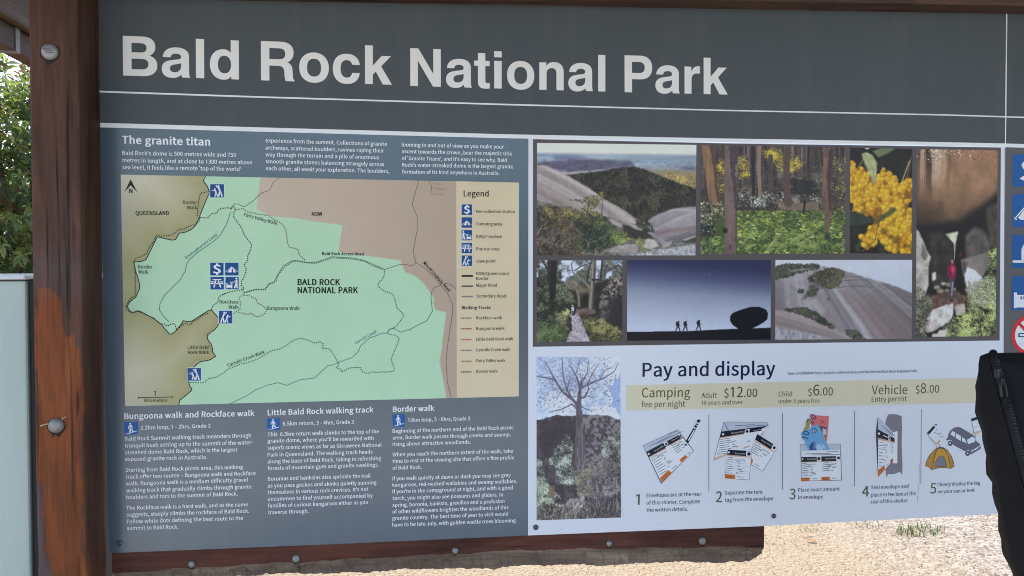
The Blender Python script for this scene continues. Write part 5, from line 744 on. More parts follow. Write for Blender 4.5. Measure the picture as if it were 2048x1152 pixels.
def curve_path(d):                             # "M x y L x y C ..." -> polygons
    out = []; cur = []; tok = d.split(); i = 0; p = None
    while i < len(tok):
        k = tok[i]; i += 1
        if k == 'M': cur = []; out.append(cur); p = (float(tok[i]), float(tok[i + 1])); cur.append(p); i += 2
        elif k == 'L': p = (float(tok[i]), float(tok[i + 1])); cur.append(p); i += 2
        elif k == 'C':
            q = [float(t) for t in tok[i:i + 6]]; i += 6; p0 = p
            for s in range(1, 9):
                t = s / 8; u = 1 - t
                p = tuple(u ** 3 * p0[a] + 3 * u * u * t * q[a] + 3 * u * t * t * q[2 + a] + t ** 3 * q[4 + a] for a in (0, 1)); cur.append(p)
    return [P[:-1] if P[0] == P[-1] else P for P in out]
GROT = {   # heavy grotesque capitals and small letters for the park name
 'B': (722, "M 76 0 L 76 718 L 420 718 C 560 718 640 650 640 536 C 640 456 600 404 536 376 C 622 352 672 290 672 200 C 672 76 580 0 424 0 L 76 0 M 226 596 L 380 596 C 450 596 486 570 486 512 C 486 456 450 428 380 428 L 226 428 L 226 596 M 226 312 L 396 312 C 474 312 516 282 516 218 C 516 154 474 122 396 122 L 226 122 L 226 312"),
 'a': (560, "M 524 0 L 386 0 C 376 14 372 32 370 54 C 328 8 272 -14 205 -14 C 98 -14 27 48 27 148 C 27 244 86 296 205 313 L 300 327 C 350 334 366 346 366 373 C 366 412 336 432 278 432 C 222 432 190 408 184 362 L 44 362 C 52 478 142 546 282 546 C 430 546 506 486 506 380 L 506 112 C 506 60 510 34 524 0 M 366 262 L 366 208 C 366 134 318 92 250 92 C 198 92 170 116 170 160 C 170 204 200 224 264 236 L 310 244 C 340 249 354 254 366 262"),
 'l': (278, "M 66 0 L 66 718 L 212 718 L 212 0 L 66 0"),
 'd': (611, "M 551 0 L 551 718 L 406 718 L 406 484 C 374 526 330 546 274 546 C 130 546 34 432 34 266 C 34 100 132 -14 276 -14 C 338 -14 382 8 414 56 L 414 0 L 551 0 M 294 428 C 368 428 410 366 410 266 C 410 164 368 104 294 104 C 220 104 177 164 177 264 C 177 366 220 428 294 428"),
 'R': (722, "M 76 0 L 226 0 L 226 274 L 392 274 C 456 274 488 240 492 170 L 496 104 C 500 56 506 24 516 0 L 676 0 L 676 14 C 654 34 648 62 645 108 L 640 200 C 636 280 604 326 546 346 C 620 380 660 440 660 526 C 660 648 578 718 432 718 L 76 718 L 76 0 M 226 596 L 400 596 C 474 596 510 562 510 496 C 510 430 474 396 400 396 L 226 396 L 226 596"),
 'o': (611, "M 306 546 C 144 546 37 436 37 266 C 37 96 144 -14 306 -14 C 468 -14 574 96 574 266 C 574 436 468 546 306 546 M 306 430 C 390 430 432 372 432 266 C 432 160 390 102 306 102 C 222 102 179 160 179 266 C 179 372 222 430 306 430"),
 'c': (556, "M 528 346 C 516 470 426 546 290 546 C 130 546 34 438 34 264 C 34 94 130 -14 286 -14 C 422 -14 514 62 526 196 L 386 196 C 376 136 344 104 290 104 C 216 104 176 160 176 266 C 176 372 216 428 290 428 C 344 428 376 398 386 346 L 528 346"),
 'k': (556, "M 66 0 L 210 0 L 210 172 L 266 234 L 394 0 L 566 0 L 364 336 L 546 532 L 374 532 L 210 344 L 210 718 L 66 718 L 66 0"),
 'N': (722, "M 68 0 L 212 0 L 212 484 L 498 0 L 650 0 L 650 718 L 506 718 L 506 240 L 224 718 L 68 718 L 68 0"),
 't': (333, "M 310 524 L 226 524 L 226 672 L 82 672 L 82 524 L 10 524 L 10 424 L 82 424 L 82 116 C 82 30 130 -12 232 -12 C 262 -12 288 -10 310 -4 L 310 102 C 296 99 284 98 268 98 C 236 98 226 110 226 148 L 226 424 L 310 424 L 310 524"),
 'i': (278, "M 66 0 L 66 532 L 212 532 L 212 0 L 66 0 M 66 600 L 66 718 L 212 718 L 212 600 L 66 600"),
 'n': (611, "M 62 0 L 206 0 L 206 312 C 206 384 246 426 312 426 C 370 426 402 392 402 328 L 402 0 L 546 0 L 546 354 C 546 476 478 546 358 546 C 288 546 234 518 200 462 L 200 532 L 62 532 L 62 0"),
 'P': (667, "M 72 0 L 222 0 L 222 256 L 390 256 C 540 256 630 340 630 486 C 630 634 542 718 396 718 L 72 718 L 72 0 M 222 594 L 366 594 C 440 594 478 560 478 488 C 478 416 440 380 366 380 L 222 380 L 222 594"),
 'r': (389, "M 62 0 L 206 0 L 206 284 C 206 360 248 402 326 402 C 342 402 358 401 376 398 L 376 542 C 366 545 356 546 344 546 C 278 546 228 508 200 432 L 200 532 L 62 532 L 62 0")}
GT = {}
for ch, (adv, d) in GROT.items():
    V, Fs = fill_outlines(curve_path(d))
    GT[ch] = (adv, V, Fs, (min(v[0] for v in V), max(v[0] for v in V)))

def sheet(name, P, m, parent, y0=0.0, y1=0.004, label=None):      # a rigid sheet with thickness, outline in board mm
    P = [tuple(p) for p in P]
    if poly_area(P) < 0: P = P[::-1]
    n = len(P)
    V = [(x / 1000, y0, z / 1000) for x, z in P] + [(x / 1000, y1, z / 1000) for x, z in P]
    T = tessellate_polygon([[Vector((x, z, 0)) for x, z in P]])
    Fs = [t for t in T] + [tuple(n + i for i in reversed(t)) for t in T]
    nf = len(Fs)
    Fs += [(i, n + i, n + (i + 1) % n, (i + 1) % n) for i in range(n)]
    o = mesh_obj(name, V, Fs, [m, M_edge], parent, label=label)
    for p in o.data.polygons:
        if p.index >= nf: p.material_index = 1
        elif p.index < len(T) and p.normal.y > 0: p.flip()
    return o
def screw(parent, x, z, r=0.0052, m=None):
    bm = bmesh.new()
    lathe(bm, [(r, -0.0005), (r * 1.02, .0012), (r * .9, .0024), (r * .55, .0032), (r * .3, .0032), (r * .28, .0018), (0, .0018)], (x, 0, z), 22)
    bm_obj("screw", bm, m or M_screw, parent, smooth=True)
def centre(P): return (sum(p[0] for p in P) / len(P) / 1000, 0.0, min(p[1] for p in P) / 1000)

WH = ink((231, 226, 223)); BLUE = ink((28, 72, 128)); BLK = ink((22, 24, 24)); NAVY = ink((20, 30, 66))

# pictograms in a unit square, v downwards
def picto(pr, kind, Q, layer=6, bg=BLUE, fg=ink((222, 230, 240))):
    Q = [np.array(q, float) for q in Q]
    mirror = kind.endswith('r') and kind in ('viewr', 'bbqr')
    k0 = {'viewr': 'view', 'bbqr': 'bbq'}.get(kind, kind)
    flip = (kind == 'viewr') or (kind == 'bbq')
    def M(u, v):
        if flip: u = 1 - u
        return tuple((Q[0] * (1 - u) + Q[1] * u) * (1 - v) + (Q[3] * (1 - u) + Q[2] * u) * v)
    side = np.hypot(*(Q[1] - Q[0]))
    pr.poly([tuple(q) for q in Q], bg, layer)
    P = lambda pts: pr.poly([M(*p) for p in pts], fg, layer + 1)
    Ls = lambda pts, w: pr.line([M(*p) for p in pts], w * side, fg, layer + 1)
    Cc = lambda u, v, r: pr.circle(M(u, v), r * side, fg, layer + 1, 16)
    if k0 == 'view':
        Cc(.60, .14, .075); P([(.40, .08), (.50, .1), (.5, .17), (.42, .18)]); Ls([(.60, .28), (.50, .24), (.47, .16)], .06)
        P([(.54, .22), (.67, .22), (.78, .52), (.66, .56)]); Ls([(.70, .50), (.61, .93)], .10); Ls([(.73, .50), (.87, .93)], .10)
        Cc(.34, .37, .06); Ls([(.37, .44), (.43, .66)], .12); Ls([(.36, .50), (.12, .45)], .05); Ls([(.42, .63), (.35, .93)], .08); Ls([(.44, .63), (.55, .93)], .08)
    elif k0 == 'dollar':
        a = M(.20, .80); b = M(.80, .80)
        V, Fs, ext = glyph('$', 34)[1:]
        ys = [v[1] for v in V]; y0, y1 = min(ys), max(ys)
        pr.tris([M(.2 + .6 * (x - ext[0]) / (ext[1] - ext[0]), .94 - .88 * (y - y0) / (y1 - y0)) for x, y in V], Fs, fg, layer + 1)
    elif k0 == 'tent':
        P([(.50, .28), (.48, .76), (.18, .76)]); P([(.51, .28), (.82, .76), (.62, .76)]); Ls([(.48, .33), (.05, .72)], .035); Ls([(.52, .33), (.95, .72)], .035)
    elif k0 == 'picnic':
        P([(.16, .17), (.82, .17), (.82, .25), (.16, .25)]); P([(.03, .36), (.32, .36), (.32, .43), (.03, .43)]); P([(.74, .36), (.96, .36), (.96, .43), (.74, .43)])
        P([(.03, .48), (.96, .48), (.96, .57), (.03, .57)]); Ls([(.40, .28), (.26, .83)], .10); Ls([(.58, .28), (.76, .83)], .10)
    elif k0 == 'bbq':
        Cc(.83, .13, .075); P([(.74, .23), (.90, .23), (.91, .52), (.76, .52)]); Ls([(.79, .27), (.64, .42), (.34, .42)], .055); Ls([(.80, .50), (.68, .91)], .11); Ls([(.86, .50), (.88, .91)], .10)
        P([(.07, .48), (.14, .48), (.14, .92), (.07, .92)]); P([(.45, .48), (.52, .48), (.52, .92), (.45, .92)]); P([(.14, .66), (.45, .66), (.45, .86), (.14, .86)]); Ls([(.17, .57), (.43, .57)], .035)
    elif k0 == 'walk':
        Cc(.44, .12, .065); P([(.37, .20), (.52, .20), (.52, .54), (.38, .54)]); Ls([(.40, .23), (.29, .40), (.31, .52)], .055); Ls([(.51, .23), (.58, .40), (.65, .50)], .055)
        Ls([(.43, .50), (.40, .85)], .11); Ls([(.47, .50), (.56, .62), (.65, .80)], .10); Ls([(.09, .92), (.38, .90), (.58, .83), (.92, .75)], .045)
    elif k0 == 'campfar': P([(.16, .72), (.52, .18), (.95, .72), (.95, .78), (.24, .78)]); Ls([(.5, .2), (.06, .76)], .03); Ls([(.06, .70), (.12, .78)], .04)
    elif k0 == 'van':
        P([(.26, .78), (.26, .42), (.33, .26), (.45, .2), (.95, .2), (.95, .78)]); Ls([(.02, .80), (.95, .80)], .06); pr.poly([M(*p) for p in [(.5, .36), (.9, .36), (.9, .6), (.5, .6)]], bg, layer + 2)
    elif k0 == 'cabin':
        P([(.06, .48), (.14, .48), (.14, .94), (.06, .94)]); P([(.14, .55), (.95, .55), (.95, .92), (.14, .92)]); pr.poly([M(*p) for p in [(.24, .60), (.95, .60), (.95, .68), (.24, .68)]], bg, layer + 2)
        for i in range(6): pr.circle(M(.3 + .11 * i, .64), .025 * side, fg, layer + 3, 8)
        P([(.62, .38), (.95, .38), (.95, .46), (.62, .46)])

# ------------------------------------------------------------------ painted pictures (one vertex per print dot)
class Pic:
    def __init__(s, w, h, seed=1, base=(0, 0, 0)):
        s.w, s.h = w, h; s.r = np.random.default_rng(seed)
        s.U, s.V = np.meshgrid((np.arange(w) + .5) / w, (np.arange(h) + .5) / h)
        s.a = np.zeros((h, w, 3)) + np.array(base, float)
    def noise(s, fx, fy, octv=4, pers=.55):
        t = np.zeros((s.h, s.w)); amp = 1; tot = 0
        for _ in range(octv):
            gx_, gy_ = int(fx) + 2, int(fy) + 2
            g = s.r.random((gy_ + 1, gx_ + 1)); x = s.U * fx; y = s.V * fy
            i = np.minimum(x.astype(int), gx_ - 1); j = np.minimum(y.astype(int), gy_ - 1); a = x - i; b = y - j
            a = a * a * (3 - 2 * a); b = b * b * (3 - 2 * b)
            t += amp * ((g[j, i] * (1 - a) + g[j, i + 1] * a) * (1 - b) + (g[j + 1, i] * (1 - a) + g[j + 1, i + 1] * a) * b)
            tot += amp; amp *= pers; fx *= 2; fy *= 2
        return t / tot
    def fill(s, m, col):
        col = np.asarray(col, float)
        s.a = s.a * (1 - m[..., None]) + col * m[..., None]
    def mask(s, P, jag=0.0, f=30, soft=1):
        P = np.array(P, float); acc = np.zeros((s.h, s.w))
        du = dv = 0
        if jag: du = (s.noise(f, f, 2) - .5) * 2 * jag; dv = (s.noise(f, f, 2) - .5) * 2 * jag
        for ox, oy in ((-.25, -.25), (.25, -.25), (-.25, .25), (.25, .25)):
            X = s.U + ox / s.w + du; Y = s.V + oy / s.h + dv; ins = np.zeros((s.h, s.w), bool)
            for (xa, ya), (xb, yb) in zip(P, np.roll(P, -1, 0)):
                if ya == yb: continue
                c = ((ya > Y) != (yb > Y)) & (X < (xb - xa) * (Y - ya) / (yb - ya) + xa)
                ins ^= c
            acc += ins
        return acc / 4
    def poly(s, P, col, jag=0.0, f=30, tex=None, amt=1.0):
        m = s.mask(P, jag, f) * amt
        c = np.asarray(col, float)
        if tex is not None: c = c[None, None, :] * tex[..., None]
        s.fill(m, c); return m
    def n1(s, q, f, octv=4, pers=.6):                 # fractal noise along one coordinate
        t = 0; amp = 1; tot = 0
        for _ in range(octv):
            a = s.r.random(int(f * 3) + 8); x = (q - q.min()) * f; i = np.minimum(x.astype(int), len(a) - 2); b = x - i; b = b * b * (3 - 2 * b)
            t = t + amp * (a[i] * (1 - b) + a[i + 1] * b); tot += amp; amp *= pers; f *= 2
        return t / tot
    def blur(s, m, r):
        for _ in range(2):
            for ax in (0, 1):
                k = np.pad(m, [(r, r) if a == ax else (0, 0) for a in range(2)], 'edge'); c = np.cumsum(k, ax); z = np.zeros_like(np.take(c, [0], ax)); c = np.concatenate([z, c], ax); n = 2 * r + 1
                m = (np.take(c, range(n, c.shape[ax]), ax) - np.take(c, range(0, c.shape[ax] - n), ax)) / n
        return m
    def soft(s, P, r=1, jag=0.0, f=30): return s.blur(s.mask(P, jag, f), r)
    def shade(s, m, g): s.a = s.a * (1 - m[..., None]) + s.a * (np.ones_like(m) * g)[..., None] * m[..., None]
    def canopy(s, m, n, size, dark, mid, light, asp=.45, ang=None, spread=3.14, base=.9):
        m = np.clip(m, 0, 1); m = s.blur(m * np.clip((s.noise(s.w / 9, s.h / 9, 3, .7) - .30) * 5, .12, 1), 1); s.fill(m * base, np.array(dark, float))
        lf = .3 + 1.4 * s.noise(s.w / 20, s.h / 20, 3, .6); hi = np.clip((lf - .85) * 2.2, 0, 1)
        old = getattr(s, 'lightf', None); s.lightf = np.ones_like(m)
        s.leaves(m, int(n * .5), size, [np.array(dark) * .8, np.array(dark) * 1.35, mid], asp, ang, .8, spread)
        s.leaves(m * (.15 + hi), int(n * .6), size * .9, [mid, np.array(mid) * 1.2, np.array(mid) * .75], asp, ang, .8, spread)
        s.leaves(m * (.03 + hi ** 2), int(n * .45), size * .8, [light, np.array(light) * .85, np.array(mid) * 1.25], asp, ang, .85, spread)
        s.lightf = old if old is not None else .45 + 1.1 * s.noise(s.w / 16, s.h / 16, 3, .6)
    def ell(s, u, v, ru, rv, col, soft=.15, jag=0.0, amt=1.0):
        d = np.hypot((s.U - u) / ru, (s.V - v) / rv)
        if jag: d = d + jag * (s.noise(24, 24, 3) - .5) * 2
        m = np.clip((1 - d) / soft, 0, 1) * amt; s.fill(m, col); return m
    def stroke(s, P, w0, w1, col, amt=1.0):            # widths in dots
        P = [np.array([p[0] * s.w, p[1] * s.h]) for p in P]; n = len(P) - 1
        for i, (a, b) in enumerate(zip(P, P[1:])):
            wa = w0 + (w1 - w0) * i / n; wb = w0 + (w1 - w0) * (i + 1) / n; pad = max(wa, wb) + 2
            xa, xb = int(max(0, min(a[0], b[0]) - pad)), int(min(s.w, max(a[0], b[0]) + pad + 1)); ya, yb = int(max(0, min(a[1], b[1]) - pad)), int(min(s.h, max(a[1], b[1]) + pad + 1))
            if xa >= xb or ya >= yb: continue
            X = s.U[ya:yb, xa:xb] * s.w - a[0]; Y = s.V[ya:yb, xa:xb] * s.h - a[1]; d = b - a; L = d @ d + 1e-9
            t = np.clip((X * d[0] + Y * d[1]) / L, 0, 1); q = np.hypot(X - t * d[0], Y - t * d[1])
            m = np.clip((wa + (wb - wa) * t) / 2 - q + .5, 0, 1) * amt
            s.a[ya:yb, xa:xb] = s.a[ya:yb, xa:xb] * (1 - m[..., None]) + np.asarray(col, float) * m[..., None]
    def leaves(s, m, n, size, cols, asp=.45, ang=None, amt=.9, spread=3.14):
        n = int(n * 1.7); size = size * .8; amt = amt * .85
        p = m.ravel() / (m.sum() + 1e-9); idx = s.r.choice(m.size, n, p=p); cols = np.array(cols, float)
        if not hasattr(s, 'lightf'): s.lightf = .45 + 1.1 * s.noise(s.w / 16, s.h / 16, 3, .6)
        for k in idx:
            y, x = divmod(int(k), s.w); L = size * s.r.uniform(.6, 1.5); W = L * asp
            th = (s.r.uniform(-spread, spread) + (ang or 0)); r = int(L) + 1
            xa, xb, ya, yb = max(0, x - r), min(s.w, x + r + 1), max(0, y - r), min(s.h, y + r + 1)
            X = np.arange(xa, xb)[None, :] - x; Y = np.arange(ya, yb)[:, None] - y
            e = ((X * math.cos(th) + Y * math.sin(th)) / L) ** 2 + ((-X * math.sin(th) + Y * math.cos(th)) / max(.45, W)) ** 2
            mm = np.clip(1.5 - 1.1 * e, 0, 1) * amt
            c = cols[s.r.integers(len(cols))] * s.r.uniform(.72, 1.28) * s.lightf[y, x]
            s.a[ya:yb, xa:xb] = s.a[ya:yb, xa:xb] * (1 - mm[..., None]) + c * mm[..., None]
    def finish(s, soft=.5, grain=.16, gain=1.0, sat=1.0):          # a printed photograph: slight softness, fine tonal texture
        a = s.a; k = np.pad(a, ((1, 1), (1, 1), (0, 0)), 'edge')
        b = (k[:-2, 1:-1] + k[2:, 1:-1] + k[1:-1, :-2] + k[1:-1, 2:] + 4 * a) / 8
        a = a * (1 - soft) + b * soft
        n = .6 * s.noise(s.w / 7, s.h / 7, 3, .8) + .4 * s.noise(s.w / 22, s.h / 22, 3); l = a.mean(2, keepdims=True)
        a = l + (a - l) * sat
        s.a = a * gain * (1 + 2.2 * grain * (n - n.mean()))[..., None] * np.clip(1 + 0 * l, 0, 1)
        return s
    def build(s, name, Q, parent, layer, label=None, k=1.22):
        Q = [np.array(q, float) for q in Q]
        u = np.linspace(0, 1, s.w)[None, :, None]; v = np.linspace(0, 1, s.h)[:, None, None]
        P = (Q[0] * (1 - u) + Q[1] * u) * (1 - v) + (Q[3] * (1 - u) + Q[2] * u) * v
        off = origin(parent)
        co = np.zeros((s.h * s.w, 3)); co[:, 0] = P[..., 0].ravel() / 1000 - off.x; co[:, 1] = -layer * 1e-4 - off.y; co[:, 2] = P[..., 1].ravel() / 1000 - off.z
        j, i = np.meshgrid(np.arange(s.h - 1), np.arange(s.w - 1), indexing='ij'); b = (j * s.w + i).ravel()
        F = np.stack([b, b + s.w, b + s.w + 1, b + 1], 1).astype(np.int32)
        me = bpy.data.meshes.new(name); me.vertices.add(len(co)); me.vertices.foreach_set("co", co.ravel())
        me.loops.add(F.size); me.loops.foreach_set("vertex_index", F.ravel()); me.polygons.add(len(F)); me.polygons.foreach_set("loop_start", np.arange(0, F.size, 4, dtype=np.int32))
        me.update(calc_edges=True)
        at = me.color_attributes.new("Col", 'FLOAT_COLOR', 'POINT')
        cc = np.ones((s.h * s.w, 4), np.float32); cc[:, :3] = np.clip(lin(np.clip(s.a, 0, 255)) * k * np.array([1.05, 1.0, .94]), .003, .88).reshape(-1, 3)
        at.data.foreach_set("color", cc.ravel()); me.materials.append(PRINT)
        o = bpy.data.objects.new(name, me)
        if label: o["label"] = label
        return link(o, parent)

# ------------------------------------------------------------------ the header boards
SH = SHAPES
header = thing("header_board", centre(SH['header']), "long dark grey header board lettered with the national park's name in white", "sign")
sheet("board", SH['header'], M_header, header)
pr = Print(); pr.poly(SH['header_strip'], WH, 2); pr.build("border_strip", header)
pr = Print(); pr.poly(SH['header_line'], WH, 2); pr.build("rule_line", header)
text_obj("lettering", header, ['title'], ink((228, 214, 212)), 3, asp=1.0, table=GT)
screw(header, .7343, 2.1136, .0045)
far = thing("header_board", centre(SH['header_far']), "dark grey header board beyond the white seam, at the far right", "sign")
sheet("board", SH['header_far'], M_header, far)
pr = Print(); pr.poly(SH['header_far_line'], WH, 2); pr.build("rule_line", far)
pr = Print(); pr.poly(SH['header_far_strip'], WH, 2); pr.build("border_strip", far)
pr = Print(); pr.poly(SH['seam'], WH, 4); pr.build("edge_trim", far)

# ------------------------------------------------------------------ the map board
mp = thing("map_board", centre(SH['map_panel']), "slate blue board with the pale green walking map and three columns of white text", "sign")
sheet("board", SH['map_panel'], M_mapboard, mp)
screw(mp, -.5715, 1.0267, .005)
def build_map():
    Q = SH['map']; W, H = 470, 268
    p = Pic(W, H, 4, (174, 210, 178))
    q = [np.array(a, float) for a in Q]
    def uv(pt):                                # inverse of the (nearly parallelogram) quad
        pt = np.array(pt, float); u = v = .5
        for _ in range(8):
            f = (q[0] * (1 - u) + q[1] * u) * (1 - v) + (q[3] * (1 - u) + q[2] * u) * v - pt
            fu = (q[1] - q[0]) * (1 - v) + (q[2] - q[3]) * v; fv = (q[3] - q[0]) * (1 - u) + (q[2] - q[1]) * u
            d = np.linalg.solve(np.stack([fu, fv], 1), -f); u += d[0]; v += d[1]
        return u, v
    n1 = p.noise(3, 2, 3)
    p.a *= (0.985 + .03 * n1)[..., None]
    bl = [uv(b) for b in LINES['border'][0]]
    B = np.array(bl); dist = np.full((H, W), 9.0)
    for (xa, ya), (xb, yb) in zip(B, B[1:]):
        dx, dy = (xb - xa), (yb - ya) * H / W; L = dx * dx + dy * dy + 1e-9
        t = np.clip(((p.U - xa) * dx + (p.V - ya) * H / W * dy) / L, 0, 1)
        dist = np.minimum(dist, np.hypot(p.U - xa - t * dx, (p.V - ya) * H / W - t * dy))
    m = p.mask([uv(b) for b in SH['nsw']])
    fade = np.clip((p.U - .28) / .5, 0, 1)
    p.fill(m, np.array([196, 179, 162.]) + fade[..., None] * (np.array([180, 160, 142.]) - np.array([196, 179, 162.])))
    left = [(-.02, -.02)] + bl + [(-.02, 1.02)]
    left[1] = (left[1][0], -.02); left[-2] = (left[-2][0], 1.02)
    m = p.mask(left)
    t = np.clip(dist / .16, 0, 1)[..., None]
    p.fill(m, np.array([160, 157, 114.]) * (1 - t) + np.array([210, 205, 188.]) * t)
    o = p.build("park_map", Q, mp, 2, "printed map with green park, tan state land and dotted tracks", 1.15)
    dark = ink((40, 52, 46)); crk = ink((66, 112, 118))
    for nm_, k_, w_, c_ in (("road_line", 'road', 1.2, ink((84, 92, 80))), ("border_line", 'border', 1.8, ink((34, 44, 36))), ("creek_line", 'creek', 1.4, crk)):
        for P in LINES[k_]: pr = Print(); pr.line(P, w_, c_, 4); pr.build(nm_, o)
    cols = {'border': (44, 46, 44), 'fairy': (110, 88, 52), 'carrolls': (44, 96, 80), 'rockface': (96, 126, 84), 'bungoona': (112, 70, 54), 'little': (150, 122, 96)}
    for k, PS in TRACKS.items():
        for P in PS: pr = Print(); pr.dash(P, 2.0 if k != 'little' else 1.5, 2.7, 1.9, ink(cols[k]), 5); pr.build("walking_track", o)
    text_obj("place_name", o, ['map_black'], ink((26, 30, 26)), 6, bold=14, asp=1.1, cuts=[0, 2, 4, 5, 7, 8, 9, 11, 12])
    text_obj("place_name", o, ['map_bold'], ink((18, 20, 18)), 6, bold=34, asp=1.1, cuts=[0, 1, 2, 3, 4, 5])
    text_obj("place_name", o, ['map_blue'], ink((62, 110, 124)), 6, bold=12, slant=.16)
    text_obj("place_name", o, ['map_faint'], ink((140, 128, 120)), 6, slant=.16, cuts=[0])
    pr = Print(); A = SH['arrow']
    pr.poly([A[0], A[1], A[2]], BLK, 5); pr.poly([A[0], A[2], A[3]], BLK, 5); pr.build("north_arrow", o)
    pr = Print()
    for P in SH['scale']: pr.line(P, 1.4, BLK, 5)
    pr.build("scale_bar", o)
    for k, Qi in ICONS:
        c = np.mean(Qi, 0)
        if k == 'walk' or c[0] > uvx(SH): continue
        pr = Print(); e = (np.array(Qi) - c) * 1.09 + c
        pr.poly(e.tolist(), ink((190, 215, 215)), 5); picto(pr, k, Qi, 6); pr.build("map_symbol", o)
    # legend
    lp = Pic(60, 120, 9, (214, 199, 168)); lp.a *= (.985 + .03 * lp.noise(3, 5, 3))[..., None]
    lg = lp.build("legend", SH['legend'], mp, 3, "cream legend strip with blue symbols", 1.12)
    text_obj("legend_heading", lg, ['legend_heading'], BLK, 6, bold=20); text_obj("legend_heading", lg, ['legend_heading_small'], BLK, 6, bold=34)
    text_obj("legend_text", lg, ['legend'], ink((34, 32, 28)), 6, bold=14, cuts=[0, 1, 2, 3, 4, 5] + list(range(7, 15)))
    for k, Qi in ICONS:
        c = np.mean(Qi, 0)
        if k == 'walk' or c[0] < uvx(SH): continue
        pr = Print(); e = (np.array(Qi) - c) * 1.07 + c
        pr.poly(e.tolist(), ink((205, 208, 205)), 5); picto(pr, k, Qi, 6); pr.build("legend_symbol", lg)
    for c, P, w in SH['legend_bars']: pr = Print(); pr.line(P, w, ink({'black': (16, 16, 16), 'dark': (88, 84, 80), 'mid': (124, 122, 122)}[c]), 5); pr.build("legend_line", lg)
    lc = {'border': (80, 74, 70), 'fairy': (140, 108, 64), 'carrolls': (98, 110, 106), 'rockface': (110, 120, 92), 'bungoona': (140, 50, 48), 'little': (168, 84, 78)}
    for c, P in SH['legend_tracks']:
        pr = Print(); pr.dash(P, 2.4, 3.0, .6, ink(lc[c]), 5); pr.build("legend_line", lg)
def uvx(SH): return min(p[0] for p in SH['legend'])
build_map()
TXT = ink((238, 238, 236))
text_obj("heading", mp, ['heading_intro'], TXT, 4, bold=38, asp=1.03)
for g, cuts in (('intro_left', [0]), ('intro_middle', [0]), ('intro_right', [0]), ('walk_left', [0, 1, 5, 10]), ('walk_middle', [0, 1, 7]), ('walk_right', [0, 1, 4, 7])): text_obj("paragraph", mp, [g], TXT, 4, bold=15, cuts=cuts)
text_obj("heading", mp, ['walk_heading'], TXT, 4, bold=26, asp=1.04)
for k, Qi in ICONS:
    if k == 'walk':
        pr = Print(); picto(pr, k, Qi, 3, bg=ink((30, 84, 150))); pr.build("walk_symbol", mp)

# ------------------------------------------------------------------ the white board with photographs and fees
wb = thing("fee_board", centre(SH['white_panel']), "white board with eight landscape photographs above the pay and display instructions", "sign")
sheet("board", SH['white_panel'], M_white, wb)
pb = Print(); pb.poly(SH['picture_backing'], ink((84, 78, 80)), 2); pb = pb.build("picture_backing", wb)
screw(wb, .2363, 1.0218, .0056); screw(wb, .7515, 1.0234, .0052)

